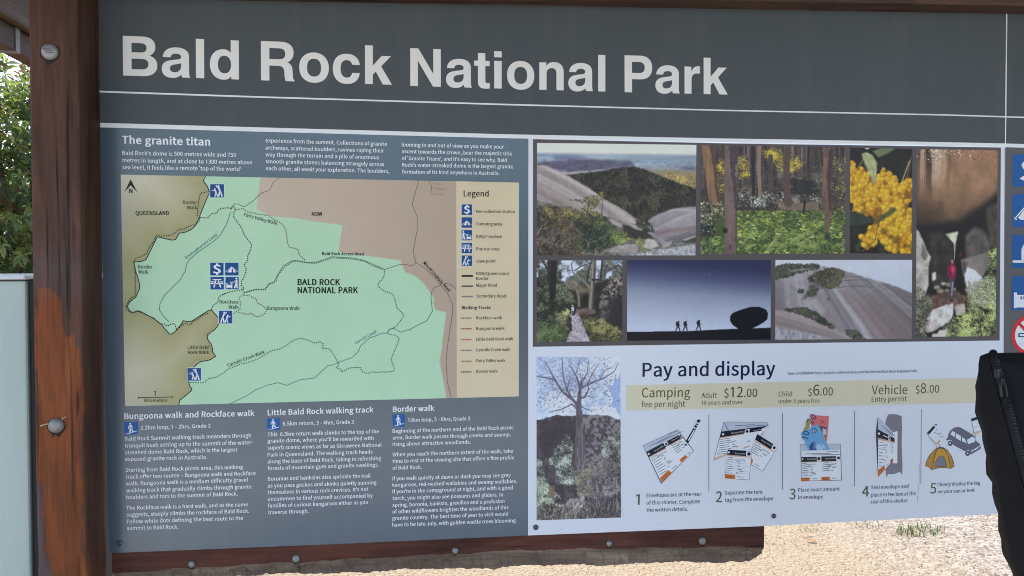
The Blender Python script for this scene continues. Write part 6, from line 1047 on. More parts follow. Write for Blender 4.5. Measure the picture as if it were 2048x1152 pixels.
def pic_view():
    p = Pic(330, 226, 21); U, V = p.U, p.V
    p.a[:] = np.array([216, 210, 200.]); p.fill(np.clip((V - .075) / .03, 0, 1), (148, 162, 178))
    hz = p.noise(3, 26, 4); p.fill(np.clip((V - .09) / .02, 0, 1) * np.clip(2.2 * (hz - .4), 0, .9), (118, 136, 158)); p.fill(np.clip((V - .10) / .03, 0, 1) * np.clip(2.4 * (p.noise(5, 30, 4) - .5), 0, .6), (172, 182, 190))
    p.fill(np.clip((V - .18) / .05, 0, 1), (140, 142, 148)); p.shade(np.ones_like(U) * (V > .1), .9 + .2 * p.noise(8, 40, 4))
    for P, c, r in (([(.1, .125), (.2, .108), (.32, .12), (.3, .142), (.1, .15)], (98, 108, 140), 3), ([(-.01, .17), (.1, .155), (.25, .14), (.45, .15), (.57, .145), (.61, .19), (.5, .215), (.4, .235), (.25, .262), (.1, .24), (-.01, .22)], (84, 80, 102), 2), ([(.87, .205), (1.01, .195), (1.01, .235), (.93, .228)], (86, 88, 114), 3), ([(.45, .13), (.7, .118), (1.0, .13), (1.0, .16), (.6, .17)], (124, 140, 158), 5)):
        m = p.soft(P, r, .012, 25); p.fill(m * .9, c)
    p.shade((V > .14) * (V < .27) * np.ones_like(U), .8 + .4 * p.noise(40, 50, 4)); p.fill(p.soft([(.12, .265), (.3, .245), (.42, .232), (.44, .242), (.25, .275), (.14, .285)], 1, .008) * .75, (178, 170, 168))
    p.fill(p.soft([(.64, .25), (.8, .23), (1.01, .24), (1.01, .43), (.85, .34)], 2, .01), (140, 128, 98)); p.canopy(p.mask([(.78, .27), (1.01, .29), (1.01, .43), (.86, .34)], .02), 420, 2.2, (104, 92, 66), (150, 130, 80), (186, 164, 96), base=.5)
    fr = [(.14, .292), (.3, .268), (.42, .245), (.52, .215), (.60, .208), (.66, .23), (.74, .27), (.85, .335), (1.01, .41), (1.01, .58), (.86, .60), (.72, .66), (.62, .72), (.4, .5)]
    p.fill(p.soft(fr, 1, .006, 50), (42, 39, 34)); p.canopy(p.mask(fr, .006, 50), 4200, 1.7, (40, 37, 32), (58, 54, 44), (84, 78, 62), .8)
    def rock(P, q, base, jag=.004):
        m = p.soft(P, 1, jag, 40); w = q + .05 * (p.noise(5, 5, 3) - .5)
        g = .70 + .34 * p.n1(w, 26, 4) + .26 * p.n1(w, 7, 3) + .16 * (p.noise(60, 46, 3) - .5)
        p.fill(m, np.asarray(base, float)[None, None] * g[..., None]); return m
    m = rock([(-.01, .2), (.06, .205), (.12, .245), (.2, .295), (.26, .345), (.34, .415), (.42, .50), (.52, .575), (.58, .63), (.65, .70), (.55, .74), (.4, .68), (.2, .6), (-.01, .54)], V - .78 * U - .25 * U * U, (158, 148, 146))
    p.fill(m * np.clip(1 - np.abs(V - .40 - .85 * U) / .04, 0, 1) * .35, (150, 118, 108)); p.shade(m * np.clip((V - .3 - .75 * U) * 4, 0, 1) * .6, .75); p.fill(m * np.clip(1 - np.abs(V - .235 - .76 * (U - .08)) / .02, 0, 1) * .5, (190, 182, 180))
    m = rock([(.695, .68), (.76, .625), (.85, .58), (.93, .562), (1.01, .555), (1.01, .86), (.85, .9), (.74, .82)], V + .18 * np.sin((U - .7) * 4.2), (150, 142, 146))
    p.shade(m * np.clip((V - .66) * 4, 0, 1) * .9, .72); p.fill(m * np.clip(1 - np.abs(V - .80 + .22 * (U - .74)) / .03, 0, 1) * .6, (122, 90, 90)); p.fill(m * np.clip(1 - np.abs(V - .585 - .5 * (.9 - U) ** 2 * 2) / .02, 0, 1) * .5, (190, 184, 188))
    m = p.soft([(-.01, .5), (.08, .54), (.2, .57), (.3, .62), (.46, .66), (.6, .72), (.66, .8), (.74, .86), (.8, .92), (1.01, .86), (1.01, 1.01), (-.01, 1.01)], 1, .02, 20); p.fill(m, (104, 98, 88)); p.shade(m, .55 + .9 * p.noise(60, 44, 4))
    p.fill(p.soft([(.08, .655), (.16, .665), (.22, .70), (.12, .69)], 1, .008), (178, 168, 164)); p.fill(p.soft([(.42, .66), (.6, .735), (.58, .77), (.46, .72)], 1, .012), (160, 148, 146))
    p.canopy(p.mask([(-.01, .56), (.12, .57), (.26, .64), (.3, .76), (.28, 1.01), (-.01, 1.01)], .03, 16), 1700, 2.1, (44, 40, 34), (78, 66, 50), (116, 100, 70)); p.canopy(p.mask([(.26, .68), (.42, .66), (.5, .78), (.52, .92), (.4, .98), (.26, .94)], .03, 16), 1000, 2.1, (34, 38, 30), (58, 70, 48), (98, 108, 74))
    p.canopy(p.mask([(-.01, .555), (.14, .545), (.26, .60), (.36, .6), (.42, .7), (.3, .72), (.1, .66)], .03, 14), 520, 1.9, (62, 62, 44), (106, 100, 62), (162, 144, 80), base=.6)
    p.leaves(p.mask([(.2, .52), (.3, .475), (.41, .44), (.43, .47), (.38, .55), (.33, .6), (.42, .62), (.4, .66), (.27, .6), (.31, .52)], .02, 14), 330, 1.9, [(120, 110, 66), (88, 90, 56), (148, 128, 70), (66, 68, 46)], .5); p.ell(.40, .44, .022, .02, (176, 148, 62), .8, .5)
    for P, a_, b_ in (([(.33, .80), (.35, .7), (.31, .6), (.33, .52)], 2.2, 1), ([(.35, .7), (.40, .62), (.41, .5)], 1.8, .8), ([(.33, .82), (.42, .76), (.45, .71)], 2, 1), ([(.35, .66), (.28, .58)], 1.5, .8)): p.stroke(P, a_, b_, (44, 38, 34), .9)
    for k in range(44):
        x, y = p.r.uniform(.0, .3) if k % 2 else p.r.uniform(.2, .45), p.r.uniform(.82, 1.0); p.stroke([(x, y), (x + p.r.uniform(-.03, .03), y - p.r.uniform(.02, .05)), (x + p.r.uniform(-.06, .06), y - p.r.uniform(.05, .08))], 1.1, .6, p.r.choice([70, 120, 168]) * np.array([1, .97, .93]), .7)
    p.stroke([(.0, .82), (.03, .74), (.07, .70)], 1.4, .8, (172, 164, 156), .8); p.stroke([(.02, .77), (.06, .75)], 1.2, .8, (160, 152, 146), .8)
    p.fill(p.soft([(.53, .72), (.62, .72), (.68, .78), (.72, .84), (.66, .86), (.57, .84), (.54, .78)], 1, .012), (56, 50, 48)); p.fill(p.soft([(.54, .715), (.62, .72), (.68, .775), (.66, .782), (.6, .75)], 1, .006), (158, 150, 146))
    p.canopy(p.mask([(.46, .78), (.56, .78), (.59, .85), (.52, .9), (.46, .88)], .02), 330, 1.9, (66, 76, 42), (108, 122, 64), (156, 164, 92)); p.canopy(p.mask([(.62, .68), (.7, .67), (.73, .79), (.66, .8)], .02), 320, 1.8, (34, 34, 30), (52, 54, 44), (84, 86, 66))
    for P, c in (([(.42, .965), (.5, .91), (.62, .895), (.64, .95), (.6, .99)], (168, 158, 154)), ([(.655, .87), (.69, .848), (.73, .86), (.77, .91), (.72, .945), (.64, .92)], (176, 170, 164)), ([(.79, .89), (.85, .865), (.83, .92), (.78, .93)], (158, 148, 144))): m = p.soft(P, 1, .008); p.fill(m, c); p.shade(m, .75 + .5 * p.noise(30, 26, 4)); p.shade(m * np.clip((V - .9) * 14, 0, 1), .85)
    p.canopy(p.mask([(.63, .84), (.67, .86), (.68, .95), (.63, .96)], .02), 130, 2.2, (88, 92, 60), (120, 122, 80), (160, 160, 112), .3)
    m = p.soft([(.46, 1.01), (.6, .98), (.75, .945), (1.01, .895), (1.01, 1.01)], 1, .008); p.fill(m, (158, 158, 162)); p.shade(m, .55 + .9 * p.noise(90, 60, 3, .8)); m = p.soft([(.91, .86), (1.01, .815), (1.01, .885), (.93, .885)], 1, .01); p.fill(m, (62, 58, 54)); p.fill(p.soft([(.91, .855), (1.01, .81), (1.01, .825), (.93, .868)], 1), (168, 160, 158))
    return p
def pic_ferns():
    p = Pic(300, 220, 22, (58, 50, 46)); U, V = p.U, p.V
    p.a *= (.55 + .9 * p.noise(26, 20, 4))[..., None]
    p.fill((V < .4) * np.clip(p.noise(60, 4, 3) * 2.4 - .9, 0, 1) * .6, (112, 94, 92))
    for k in range(30):
        x = p.r.uniform(.2, 1); p.stroke([(x, 0), (x + p.r.uniform(-.012, .012), p.r.uniform(.2, .4))], p.r.uniform(1, 4), 1.2, np.array([1, .86, .84]) * p.r.choice([38, 58, 100, 118]), .85)
    A = np.ones_like(U)
    p.canopy(A * (V > .1) * (V < .62) * (U > .25) * np.clip((p.noise(14, 10, 3) - .3) * 4, 0, 1), 2200, 1.5, (46, 41, 38), (92, 88, 72), (152, 150, 136), base=.35)
    p.leaves(np.clip(1 - np.abs(V - .49) / .09, 0, 1) * (U > .26) * np.clip((.9 - U) * 7, 0, 1) * (.15 + np.clip((p.noise(14, 9, 3) - .45) * 6, 0, 1)), 420, 2.1, [(156, 160, 150), (176, 180, 172), (110, 122, 108), (70, 78, 68)], .4)
    p.poly([(.5, .5), (.62, .53), (.82, .5), (.8, .62), (.55, .6)], (142, 122, 104), .03, amt=.55)
    p.poly([(.60, .3), (.75, .3), (.8, .44), (.6, .42)], (36, 36, 36), .05, amt=.8)
    for (a, b, c, d, n) in ((.44, .02, .57, .12, 200), (.52, .1, .69, .24, 260), (.1, .16, .17, .45, 110), (.25, .1, .33, .28, 110)):
        e = np.clip(1.25 - np.hypot((U - (a + c) / 2) / ((c - a) * .56), (V - (b + d) / 2) / ((d - b) * .56)) - 1.1 * (p.noise(16, 14, 3) - .5), 0, 1)
        p.canopy(e, int(n * 1.5), 1.5, (92, 84, 40), (176, 156, 58), (222, 200, 88), base=.35)
    p.leaves(np.clip((U - .86) * 9, 0, 1) * (V > .08) * np.clip((.66 - V) * 8, 0, 1) * (.2 + np.clip((p.noise(12, 10, 3) - .45) * 6, 0, 1)), 240, 1.9, [(136, 128, 72), (96, 94, 58), (62, 58, 44), (170, 160, 100)], .5)
    for P, w0, w1, c in (([(.40, 0), (.395, .2), (.405, .46)], 8, 7, (126, 104, 96)), ([(.355, .02), (.36, .45)], 9, 6, (44, 36, 40)), ([(.59, 0), (.585, .3), (.60, .53)], 12, 16, (84, 66, 62)), ([(.475, .1), (.475, .42)], 10, 9, (74, 62, 60)), ([(.74, 0), (.735, .2)], 6, 4, (50, 40, 40)), ([(.79, 0), (.785, .18)], 5, 4, (58, 48, 48))): p.stroke(P, w0, w1, c)
    bark = .8 + .4 * p.noise(60, 8, 4)
    p.poly([(.005, 0), (.075, 0), (.105, .2), (.12, .4), (.145, .63), (.08, .65), (.05, .45), (.03, .25)], (124, 94, 70), .004, tex=bark); p.poly([(.06, 0), (.075, 0), (.105, .2), (.12, .4), (.145, .63), (.128, .63), (.1, .4), (.085, .2)], (66, 50, 44), .004, amt=.75)
    p.leaves(A * (U < .17) * (V > .52) * (V < .82), 330, 2.8, [(150, 152, 116), (92, 100, 72), (48, 52, 42), (172, 172, 140), (70, 82, 58)], .45)
    p.leaves(A * (U < .16) * (V > .72), 160, 4, [(40, 46, 42), (56, 66, 54), (30, 34, 34)], .4)
    f = A * (V > .6) * (U > .2)
    p.fill(p.blur(f * 1.0, 2) * .9, (54, 66, 40))
    p.fill(np.clip((V - .60) * 9, 0, 1) * (U > .1), np.array([66, 78, 44]))
    p.canopy(f, 1500, 3.0, (52, 66, 38), (102, 122, 60), (172, 178, 92), .26, 0, .8, .8)
    p.leaves(f * (V < .85), 260, 4.0, [(124, 134, 64), (150, 156, 70), (92, 110, 60), (170, 170, 84), (60, 76, 46), (128, 140, 92)], .3, 0, .85, .7)
    p.leaves(f * (V > .76), 260, 5.0, [(110, 132, 66), (138, 152, 92), (74, 94, 52), (160, 172, 108), (46, 62, 40), (152, 160, 70), (38, 46, 34)], .24, .3, .85, .9)
    p.leaves(A * (U < .18) * (V > .84), 90, 5, [(120, 140, 74), (84, 104, 56)], .25, -.6, .85, .6)
    for k in range(34):                                     # fern fronds
        x, y, a = p.r.uniform(.24, 1), p.r.uniform(.8, 1.0), p.r.uniform(-.7, .7); L = p.r.uniform(.06, .12); c = np.array(p.r.choice([[150, 164, 92], [126, 148, 80], [176, 184, 120]]), float)
        for t in np.linspace(0, 1, 9):
            bx, by = x + L * t * math.cos(a), y + L * 1.3 * t * math.sin(a) - .05 * t; q = .022 * (1 - t) + .005
            p.stroke([(bx, by), (bx + q * .3, by - q * 1.2)], 1.2, .8, c, .8); p.stroke([(bx, by), (bx + q * .3, by + q * 1.2)], 1.2, .8, c * .8, .8)
    p.poly([(.838, 0), (.91, .02), (.895, .35), (.90, .6), (.88, .85), (.86, .85), (.85, .6), (.83, .55), (.835, .3)], (98, 78, 70), .006, tex=bark); p.poly([(.88, .02), (.91, .02), (.895, .35), (.90, .6), (.885, .6), (.87, .3)], (56, 42, 42), .005, amt=.8); p.poly([(.842, .1), (.865, .1), (.86, .35), (.84, .35)], (136, 96, 76), .006, amt=.5)
    p.stroke([(.715, .5), (.705, .62)], 4, 4, (30, 26, 28)); p.ell(.875, .84, .03, .05, (50, 54, 46), .6)
    p.poly([(.163, -.01), (.255, -.01), (.25, .3), (.247, .6), (.25, 1.01), (.16, 1.01), (.165, .7), (.16, .3)], (104, 86, 82), .003, tex=.85 + .3 * p.noise(50, 6, 4))
    p.poly([(.195, -.01), (.258, -.01), (.255, .14), (.235, .2), (.25, .6), (.236, .6), (.2, .2)], (58, 46, 54), .01, amt=.75); p.poly([(.235, .3), (.252, .3), (.25, 1.01), (.24, 1.01)], (68, 52, 54), amt=.6)
    p.ell(.168, .785, .02, .03, (34, 28, 32), .4); p.ell(.2, .94, .006, .04, (60, 40, 40), .5)
    return p
def pic_wattle():
    p = Pic(130, 216, 23, (36, 31, 24)); U, V = p.U, p.V
    p.shade(np.ones_like(U), .5 + 1.0 * p.noise(8, 12, 4))
    p.fill(p.soft([(.35, .03), (.5, .0), (.75, -.01), (.6, .05), (.45, .09)], 1), (98, 106, 78)); p.stroke([(.98, .08), (.9, .3)], 2, 2, (120, 76, 50)); p.stroke([(.95, .12), (.8, .36)], 3, 2, (140, 140, 100)); p.stroke([(.22, .1), (.1, .22)], 2, 2, (110, 114, 86)); p.ell(.27, .0, .05, .02, (190, 188, 170), .5)
    reg = p.blur(p.mask([(-.02, .15), (.06, .16), (.1, .21), (.3, .24), (.45, .31), (.52, .24), (.62, .25), (.75, .32), (.85, .3), (1.02, .27), (1.02, .5), (.9, .55), (1.02, .6), (1.02, 1.01), (.62, 1.01), (.5, .93), (.46, .8), (.36, .92), (.2, .93), (.14, .84), (.3, .78), (.4, .70), (.38, .64), (.1, .6), (-.02, .52)], .05, 9), 2)
    p.fill(reg * .8, (168, 116, 30)); gap = np.clip((p.noise(9, 14, 3) - .56) * 6, 0, 1) * reg
    balls = [(p.r.random(), k) for k in p.r.choice(reg.size, 520, p=((reg * (1 - .9 * gap)) / (reg * (1 - .9 * gap)).sum()).ravel())]
    for d_, k in sorted(balls):                                  # back to front, brighter in front
        y, x = divmod(int(k), p.w); r = p.r.uniform(4.2, 7.2); c = np.array((196, 138, 30)) * (1 - d_) + np.array((238, 186, 58)) * d_
        xa, xb, ya, yb = max(0, int(x - r - 2)), min(p.w, int(x + r + 3)), max(0, int(y - r - 2)), min(p.h, int(y + r + 3))
        X = np.arange(xa, xb)[None] - x; Y = np.arange(ya, yb)[:, None] - y; fz = p.r.random((yb - ya, xb - xa)); d = np.hypot(X, Y) / r + .22 * (fz - .5)
        m = np.clip((1.02 - d) * 3.2, 0, 1) * .92; sh = 1.04 - .26 * np.clip(np.hypot(X / r + .3, Y / r + .4), 0, 1.6) + .30 * (p.r.random(d.shape) - .5)
        p.a[ya:yb, xa:xb] = p.a[ya:yb, xa:xb] * (1 - m[..., None]) + c * sh[..., None] * m[..., None]
    p.fill(gap * .45, (70, 52, 22))
    m = p.soft([(.18, .06), (.26, .04), (.36, .07), (.43, .14), (.42, .3), (.38, .37), (.34, .28), (.24, .16)], 1); p.fill(m, (152, 156, 118)); p.shade(m, .84 + .32 * p.noise(6, 20, 3)); p.stroke([(.22, .06), (.37, .2), (.38, .35)], 1.2, 1, (112, 118, 86))
    for P, c in (([(-.02, .61), (.15, .615), (.4, .68), (.35, .71), (.15, .73), (-.02, .74)], (46, 54, 42)), ([(.0, .52), (.06, .53), (.04, .6), (-.02, .6)], (36, 40, 32)), ([(.42, .72), (.5, .64), (.7, .56), (.76, .58), (.66, .63), (.5, .69)], (70, 76, 42)), ([(.02, .74), (.14, .76), (.12, .82), (.02, .8)], (38, 42, 34)), ([(.08, .93), (.18, .86), (.16, .98), (.1, 1.0)], (50, 60, 46)), ([(.45, .88), (.55, .93), (.58, 1.01), (.48, 1.01)], (42, 46, 34))): m = p.soft(P, 1); p.fill(m, c); p.shade(m, .8 + .4 * p.noise(8, 14, 3))
    p.stroke([(.2, .98), (.4, .88), (.46, .7)], 2, 2, (104, 78, 46))
    return p
def pic_cave():
    p = Pic(168, 384, 24); U, V = p.U, p.V
    sh = np.clip(1.12 - 1.9 * np.clip(V - .12 - .10 * U, 0, 1) - .35 * np.clip(.35 - U, 0, 1) , .25, 1.2)
    p.a = np.array([116, 88, 66.]) * sh[..., None]; p.shade(np.ones_like(U), .78 + .44 * p.noise(7, 12, 4)); p.fill(np.clip(p.noise(4, 5, 3) - .5, 0, 1) * 1.2 * (V < .4), (140, 100, 66))
    st = p.n1(U + .05 * p.noise(6, 12, 3), 24, 4); w = np.clip(1 - np.abs(U - .17) / .3, 0, 1) * np.clip(1.2 - V * 4.2, 0, 1)
    p.fill(w * np.clip((st - .5) * 9, 0, 1) * (.5 + .5 * p.noise(30, 40, 3)), (186, 174, 160)); p.fill(w * np.clip((.49 - st) * 9, 0, 1), (44, 36, 32)); p.leaves(np.clip(1 - V * 14, 0, 1) * (.2 + .8 * (np.abs(U - .35) < .22)), 110, 1.8, [(206, 190, 170), (110, 88, 72), (60, 48, 42)], .6)
    dk = p.soft([(-.05, .40), (.2, .40), (.38, .385), (.55, .37), (.7, .33), (.85, .27), (1.05, .2), (1.05, .78), (-.05, .78)], 6, .012, 10); p.fill(dk, (29, 25, 25))
    m = p.soft([(.14, .44), (.32, .44), (.46, .47), (.44, .72), (.2, .74)], 3, .01); p.fill(m * .8, (56, 48, 44)); p.shade(m, .6 + .8 * p.noise(14, 20, 4))
    for P, c, r in (([(.86, .31), (1.03, .27), (1.03, .57), (.9, .5)], (66, 58, 50), 3), ([(.6, .46), (.72, .41), (.84, .43), (.93, .52), (.86, .6), (.62, .58)], (78, 72, 68), 3), ([(-.02, .41), (.04, .44), (.12, .53), (.18, .57), (.15, .62), (.16, .72), (.1, .8), (-.02, .8)], (160, 152, 144), 1)):
        m = p.soft(P, r, .008, 20); p.fill(m, c); p.shade(m, .72 + .56 * p.noise(16, 34, 4))
    p.fill(p.soft([(.08, .5), (.13, .54), (.14, .58), (.1, .6), (.06, .56)], 1, .01) * .6, (60, 52, 48))
    m = p.soft([(.36, .45), (.52, .435), (.485, .5), (.478, .555), (.462, .5), (.42, .48)], 1); p.fill(m, (178, 178, 150)); p.shade(m, .75 + .5 * p.noise(30, 50, 3)); p.stroke([(.475, .52), (.472, .585)], 1.6, 1.2, (160, 160, 134)); p.ell(.55, .56, .03, .02, (96, 30, 46), .9); p.fill(p.soft([(.2, .66), (.24, .65), (.25, .69), (.2, .7)], 1, .006), (196, 190, 178))
    m = p.soft([(.08, .78), (.5, .755), (.66, .79), (.55, .84), (.2, .89), (.05, .95)], 2, .01); p.fill(m, (88, 66, 58)); p.shade(m, .6 + .8 * p.noise(30, 46, 4))
    for x, y, q in ((.26, .735, .05), (.34, .715, .045), (.41, .72, .05), (.46, .745, .04), (.3, .755, .05), (.38, .752, .045)): p.ell(x, y, q, q * .32, np.array((150, 138, 124)) * p.r.uniform(.75, 1.1), .5, .25); p.ell(x + .01, y + q * .2, q * .8, q * .16, (70, 58, 52), .9, .2, .5)
    m = p.soft([(.55, .585), (.68, .57), (.88, .545), (.94, .6), (.84, .67), (.8, .71), (.66, .73), (.58, .67)], 1, .006); p.fill(m, (112, 104, 98)); p.shade(m, .84 + .32 * p.noise(12, 22, 4)); p.shade(m * np.clip((U - .8) * 6, 0, 1), .7); p.fill(p.soft([(.57, .6), (.63, .6), (.62, .655), (.58, .66)], 2) * .8, (56, 50, 48))
    m = p.soft([(.6, .665), (.64, .63), (.70, .635), (.80, .675), (.85, .71), (.82, .8), (.66, .8), (.62, .73)], 1, .006); p.fill(m, (204, 198, 200)); p.shade(m, .86 + .28 * p.noise(14, 24, 4)); p.shade(m * np.clip((V - .74) * 10, 0, 1), .85)
    # walker in a red jacket
    p.fill(p.soft([(.395, .63), (.43, .605), (.475, .61), (.5, .64), (.49, .68), (.475, .695), (.41, .69), (.385, .67)], 1), (112, 28, 58)); p.ell(.455, .64, .032, .028, (196, 52, 84), .8); p.ell(.42, .66, .02, .02, (70, 22, 42), .9); p.ell(.447, .597, .026, .014, (150, 116, 108), .6); p.ell(.452, .592, .024, .009, (110, 84, 76), .8)
    p.fill(p.soft([(.415, .69), (.475, .69), (.468, .76), (.46, .8), (.415, .8), (.43, .75)], 1), (66, 64, 74)); p.stroke([(.452, .71), (.442, .78)], 3, 2, (128, 128, 138)); p.ell(.44, .803, .03, .007, (38, 34, 36), .5)
    for P, c in (([(.08, .93), (.2, .86), (.36, .83), (.47, .825), (.46, .89), (.42, .92), (.2, .97), (.05, .98)], (182, 174, 168)), ([(.48, .84), (.6, .815), (.62, .88), (.5, .89)], (162, 148, 140))): m = p.soft(P, 1, .01, 20); p.fill(m, c); p.shade(m, .68 + .6 * p.noise(20, 36, 4)); p.shade(m * np.clip((V - .9) * 12, 0, 1), .8)
    p.stroke([(.475, .82), (.47, .89)], 1.6, 1.6, (62, 52, 50)); p.fill(p.soft([(.05, .92), (.18, .9), (.16, .96), (.04, .96)], 2) * .5, (150, 112, 100))
    gm = p.blur(p.mask([(.9, .55), (1.03, .54), (1.03, 1.02), (.25, 1.02), (.4, .93), (.62, .88), (.64, .8), (.8, .71), (.92, .66)], .03, 14), 2)
    p.canopy(gm, 2600, 2.4, (62, 66, 46), (122, 132, 80), (182, 188, 122), .34, .5, 1.2, .85); p.canopy(p.mask([(.6, .72), (.95, .66), (1, .82), (.65, .84)], .03), 560, 2.1, (92, 92, 74), (134, 136, 108), (184, 182, 160), .4, base=.4)
    p.canopy(p.blur(p.mask([(-.02, .74), (.1, .76), (.2, .8), (.12, 1), (-.02, 1.01)], .02), 2), 800, 2.2, (42, 44, 36), (80, 84, 64), (130, 130, 110), base=.8); p.fill(p.soft([(.2, .985), (.4, .95), (.36, 1.01), (.2, 1.01)], 1, .01), (176, 170, 164))
    return p
def pic_track():
    p = Pic(178, 170, 25, (192, 200, 220)); U, V = p.U, p.V
    A = np.ones_like(U)
    p.canopy(p.blur(np.clip((p.noise(12, 10, 4) - .44) * 6, 0, 1) * (V < .32), 1), 900, 1.9, (52, 52, 48), (88, 90, 82), (132, 136, 126), base=.75); p.canopy(A * (V < .34) * (U < .28) * np.clip((p.noise(14, 12, 3) - .36) * 6, 0, 1), 700, 2, (38, 37, 35), (66, 68, 60), (100, 104, 92), base=.8); p.canopy(A * (V < .34) * (U > .76) * np.clip((p.noise(14, 12, 3) - .40) * 6, 0, 1), 500, 2, (48, 47, 44), (92, 92, 82), (140, 140, 126), base=.8)
    p.fill(p.soft([(.88, .0), (.97, .0), (.95, .05), (.9, .05)], 2) * .6, (126, 164, 208)); p.canopy(p.mask([(.36, .21), (.5, .1), (.62, .14), (.64, .3), (.35, .29)], .04, 12), 330, 1.9, (58, 60, 50), (84, 88, 74), (116, 120, 102), base=.7)
    m = p.soft([(-.02, .24), (.3, .27), (.45, .3), (1.02, .22), (1.02, 1.02), (-.02, 1.02)], 2, .02); p.fill(m, (44, 42, 38)); p.shade(m, .6 + .8 * p.noise(24, 24, 4))
    for P, c in (([(.28, .29), (.36, .245), (.45, .26), (.52, .32), (.44, .37), (.3, .35)], (112, 106, 92)), ([(.44, .35), (.54, .285), (.63, .34), (.62, .56), (.49, .57), (.47, .42)], (96, 86, 72))): m = p.soft(P, 1, .012); p.fill(m, c); p.shade(m, .6 + .8 * p.noise(24, 24, 4)); p.shade(m * np.clip((V - .36) * 8, 0, 1), .75)
    p.fill(p.soft([(.52, .43), (.61, .41), (.6, .58), (.52, .57)], 2, .012), (38, 33, 32)); p.stroke([(.465, .36), (.485, .45), (.49, .56)], 4, 5, (128, 118, 102), .8)
    lf = p.blur(p.mask([(-.02, .22), (.26, .26), (.36, .36), (.46, .5), (.42, .62), (.36, .72), (.36, .9), (.3, 1.02), (-.02, 1.02)], .03), 1)
    p.canopy(lf, 3000, 1.9, (34, 36, 31), (66, 72, 54), (130, 134, 114), .5); p.canopy(lf * (V > .74), 800, 2.9, (38, 46, 32), (72, 88, 54), (116, 130, 90), .26, .2, .7, .5); p.canopy(p.mask([(.26, .64), (.37, .6), (.37, .76), (.28, .8)], .03), 160, 1.9, (86, 84, 56), (150, 146, 100), (186, 182, 134), base=.4)
    for P, a, b, c in (([(.2, 0), (.195, .2), (.185, .45)], 14, 12, (40, 34, 34)), ([(.14, 0), (.15, .34)], 6, 5, (50, 42, 40)), ([(.06, 0), (.14, .12)], 3, 5, (52, 46, 44))): p.stroke(P, a, b, c, .95)
    p.fill(p.soft([(.165, .4), (.215, .4), (.21, .8), (.17, .8)], 3) * .6, (30, 28, 28))
    rk = p.soft([(.72, .52), (.78, .33), (.92, .19), (1.03, .1), (1.03, .87), (.9, .85), (.78, .75), (.72, .64)], 1, .012); p.fill(rk, (50, 45, 46)); lit = np.clip(1.45 - (V - .3) * 2.6 - (U - .72) * 1.2, 0, 1); p.fill(rk * np.clip((p.noise(40, 36, 4, .7) - .40) * 3.4, 0, 1) * lit, (150, 140, 128)); p.shade(rk, .7 + .6 * p.noise(30, 30, 4)); p.fill(p.soft([(.82, .48), (1.03, .38), (1.03, .87), (.86, .82)], 5) * .7, (42, 38, 41))
    tr = (98, 90, 82)
    p.stroke([(.665, 0), (.655, .2), (.635, .4), (.625, .63)], 9, 12, tr); p.stroke([(.652, .0), (.645, .2), (.615, .63)], 3, 4, (146, 136, 124), .8); p.stroke([(.675, .1), (.665, .3), (.65, .62)], 3, 4, (62, 54, 52), .7); p.stroke([(.635, .36), (.56, .27), (.48, .2), (.42, .15)], 6, 2.5, (118, 114, 100)); p.stroke([(.65, .24), (.74, .24), (.76, .0)], 5, 3.5, (54, 48, 46)); p.stroke([(.585, .26), (.6, .12), (.64, .0)], 3.5, 2.5, (54, 48, 46)); p.stroke([(.6, .63), (.66, .63)], 9, 9, tr); p.stroke([(.44, .13), (.52, .07), (.62, .04)], 2.5, 1.6, (64, 58, 54)); p.stroke([(.85, .12), (.95, .06), (1, .13)], 2.5, 2.5, (60, 56, 52)); p.stroke([(.42, .15), (.4, .05), (.43, .0)], 2, 1.4, (64, 58, 54))
    m = p.soft([(.46, .6), (.62, .59), (.6, .66), (.46, .66)], 1, .012); p.fill(m, (116, 96, 92)); p.shade(m, .7 + .6 * p.noise(30, 30, 3))
    m = p.soft([(.38, .66), (.47, .645), (.52, .72), (.56, .84), (.63, 1.02), (.33, 1.02), (.41, .85), (.4, .74)], 1, .014); p.fill(m, (160, 150, 156)); p.shade(m, .45 + 1.1 * p.noise(80, 70, 3, .8)); p.fill(p.soft([(.48, .64), (.6, .63), (.62, .7), (.52, .72)], 2, .015) * .8, (84, 62, 54))
    rr = p.blur(p.mask([(.52, .72), (.7, .68), (.86, .8), (1.02, .88), (1.02, 1.02), (.64, 1.02), (.58, .88)], .02), 1); p.canopy(rr, 1200, 2.3, (46, 43, 33), (100, 98, 62), (160, 154, 98), .3, .2, 1.2)
    p.ell(.415, .555, .012, .013, (210, 210, 214), .6); p.fill(p.soft([(.402, .57), (.432, .57), (.436, .62), (.428, .655), (.405, .655)], 0), (184, 184, 192)); p.fill(p.soft([(.41, .62), (.43, .62), (.43, .68), (.412, .68)], 0), (52, 50, 56)); p.fill(p.soft([(.432, .57), (.447, .58), (.444, .67), (.434, .67)], 0), (38, 36, 40))
    return p
def hiker(p, x, y, h, ph=0):
    b = (22, 24, 34); w = h * p.h
    X = lambda u, v: (x + u * h * p.h / p.w, y - v * h)
    p.ell(*X(.06, .93), .09 * w / p.w, .075 * w / p.h, b, .4); p.stroke([X(.0, .84), X(-.02, .5)], w * .2, w * .18, b); p.stroke([X(-.12, .8), X(-.13, .58)], w * .2, w * .17, b)
    p.stroke([X(.03, .8), X(.1, .62), X(.2, .52)], w * .07, w * .06, b); p.stroke([X(-.03, .52), X(-.14, .26), X(-.24, .0)], w * .13, w * .09, b); p.stroke([X(.0, .52), X(.1, .28), X(.16 + ph, .0)], w * .13, w * .09, b)
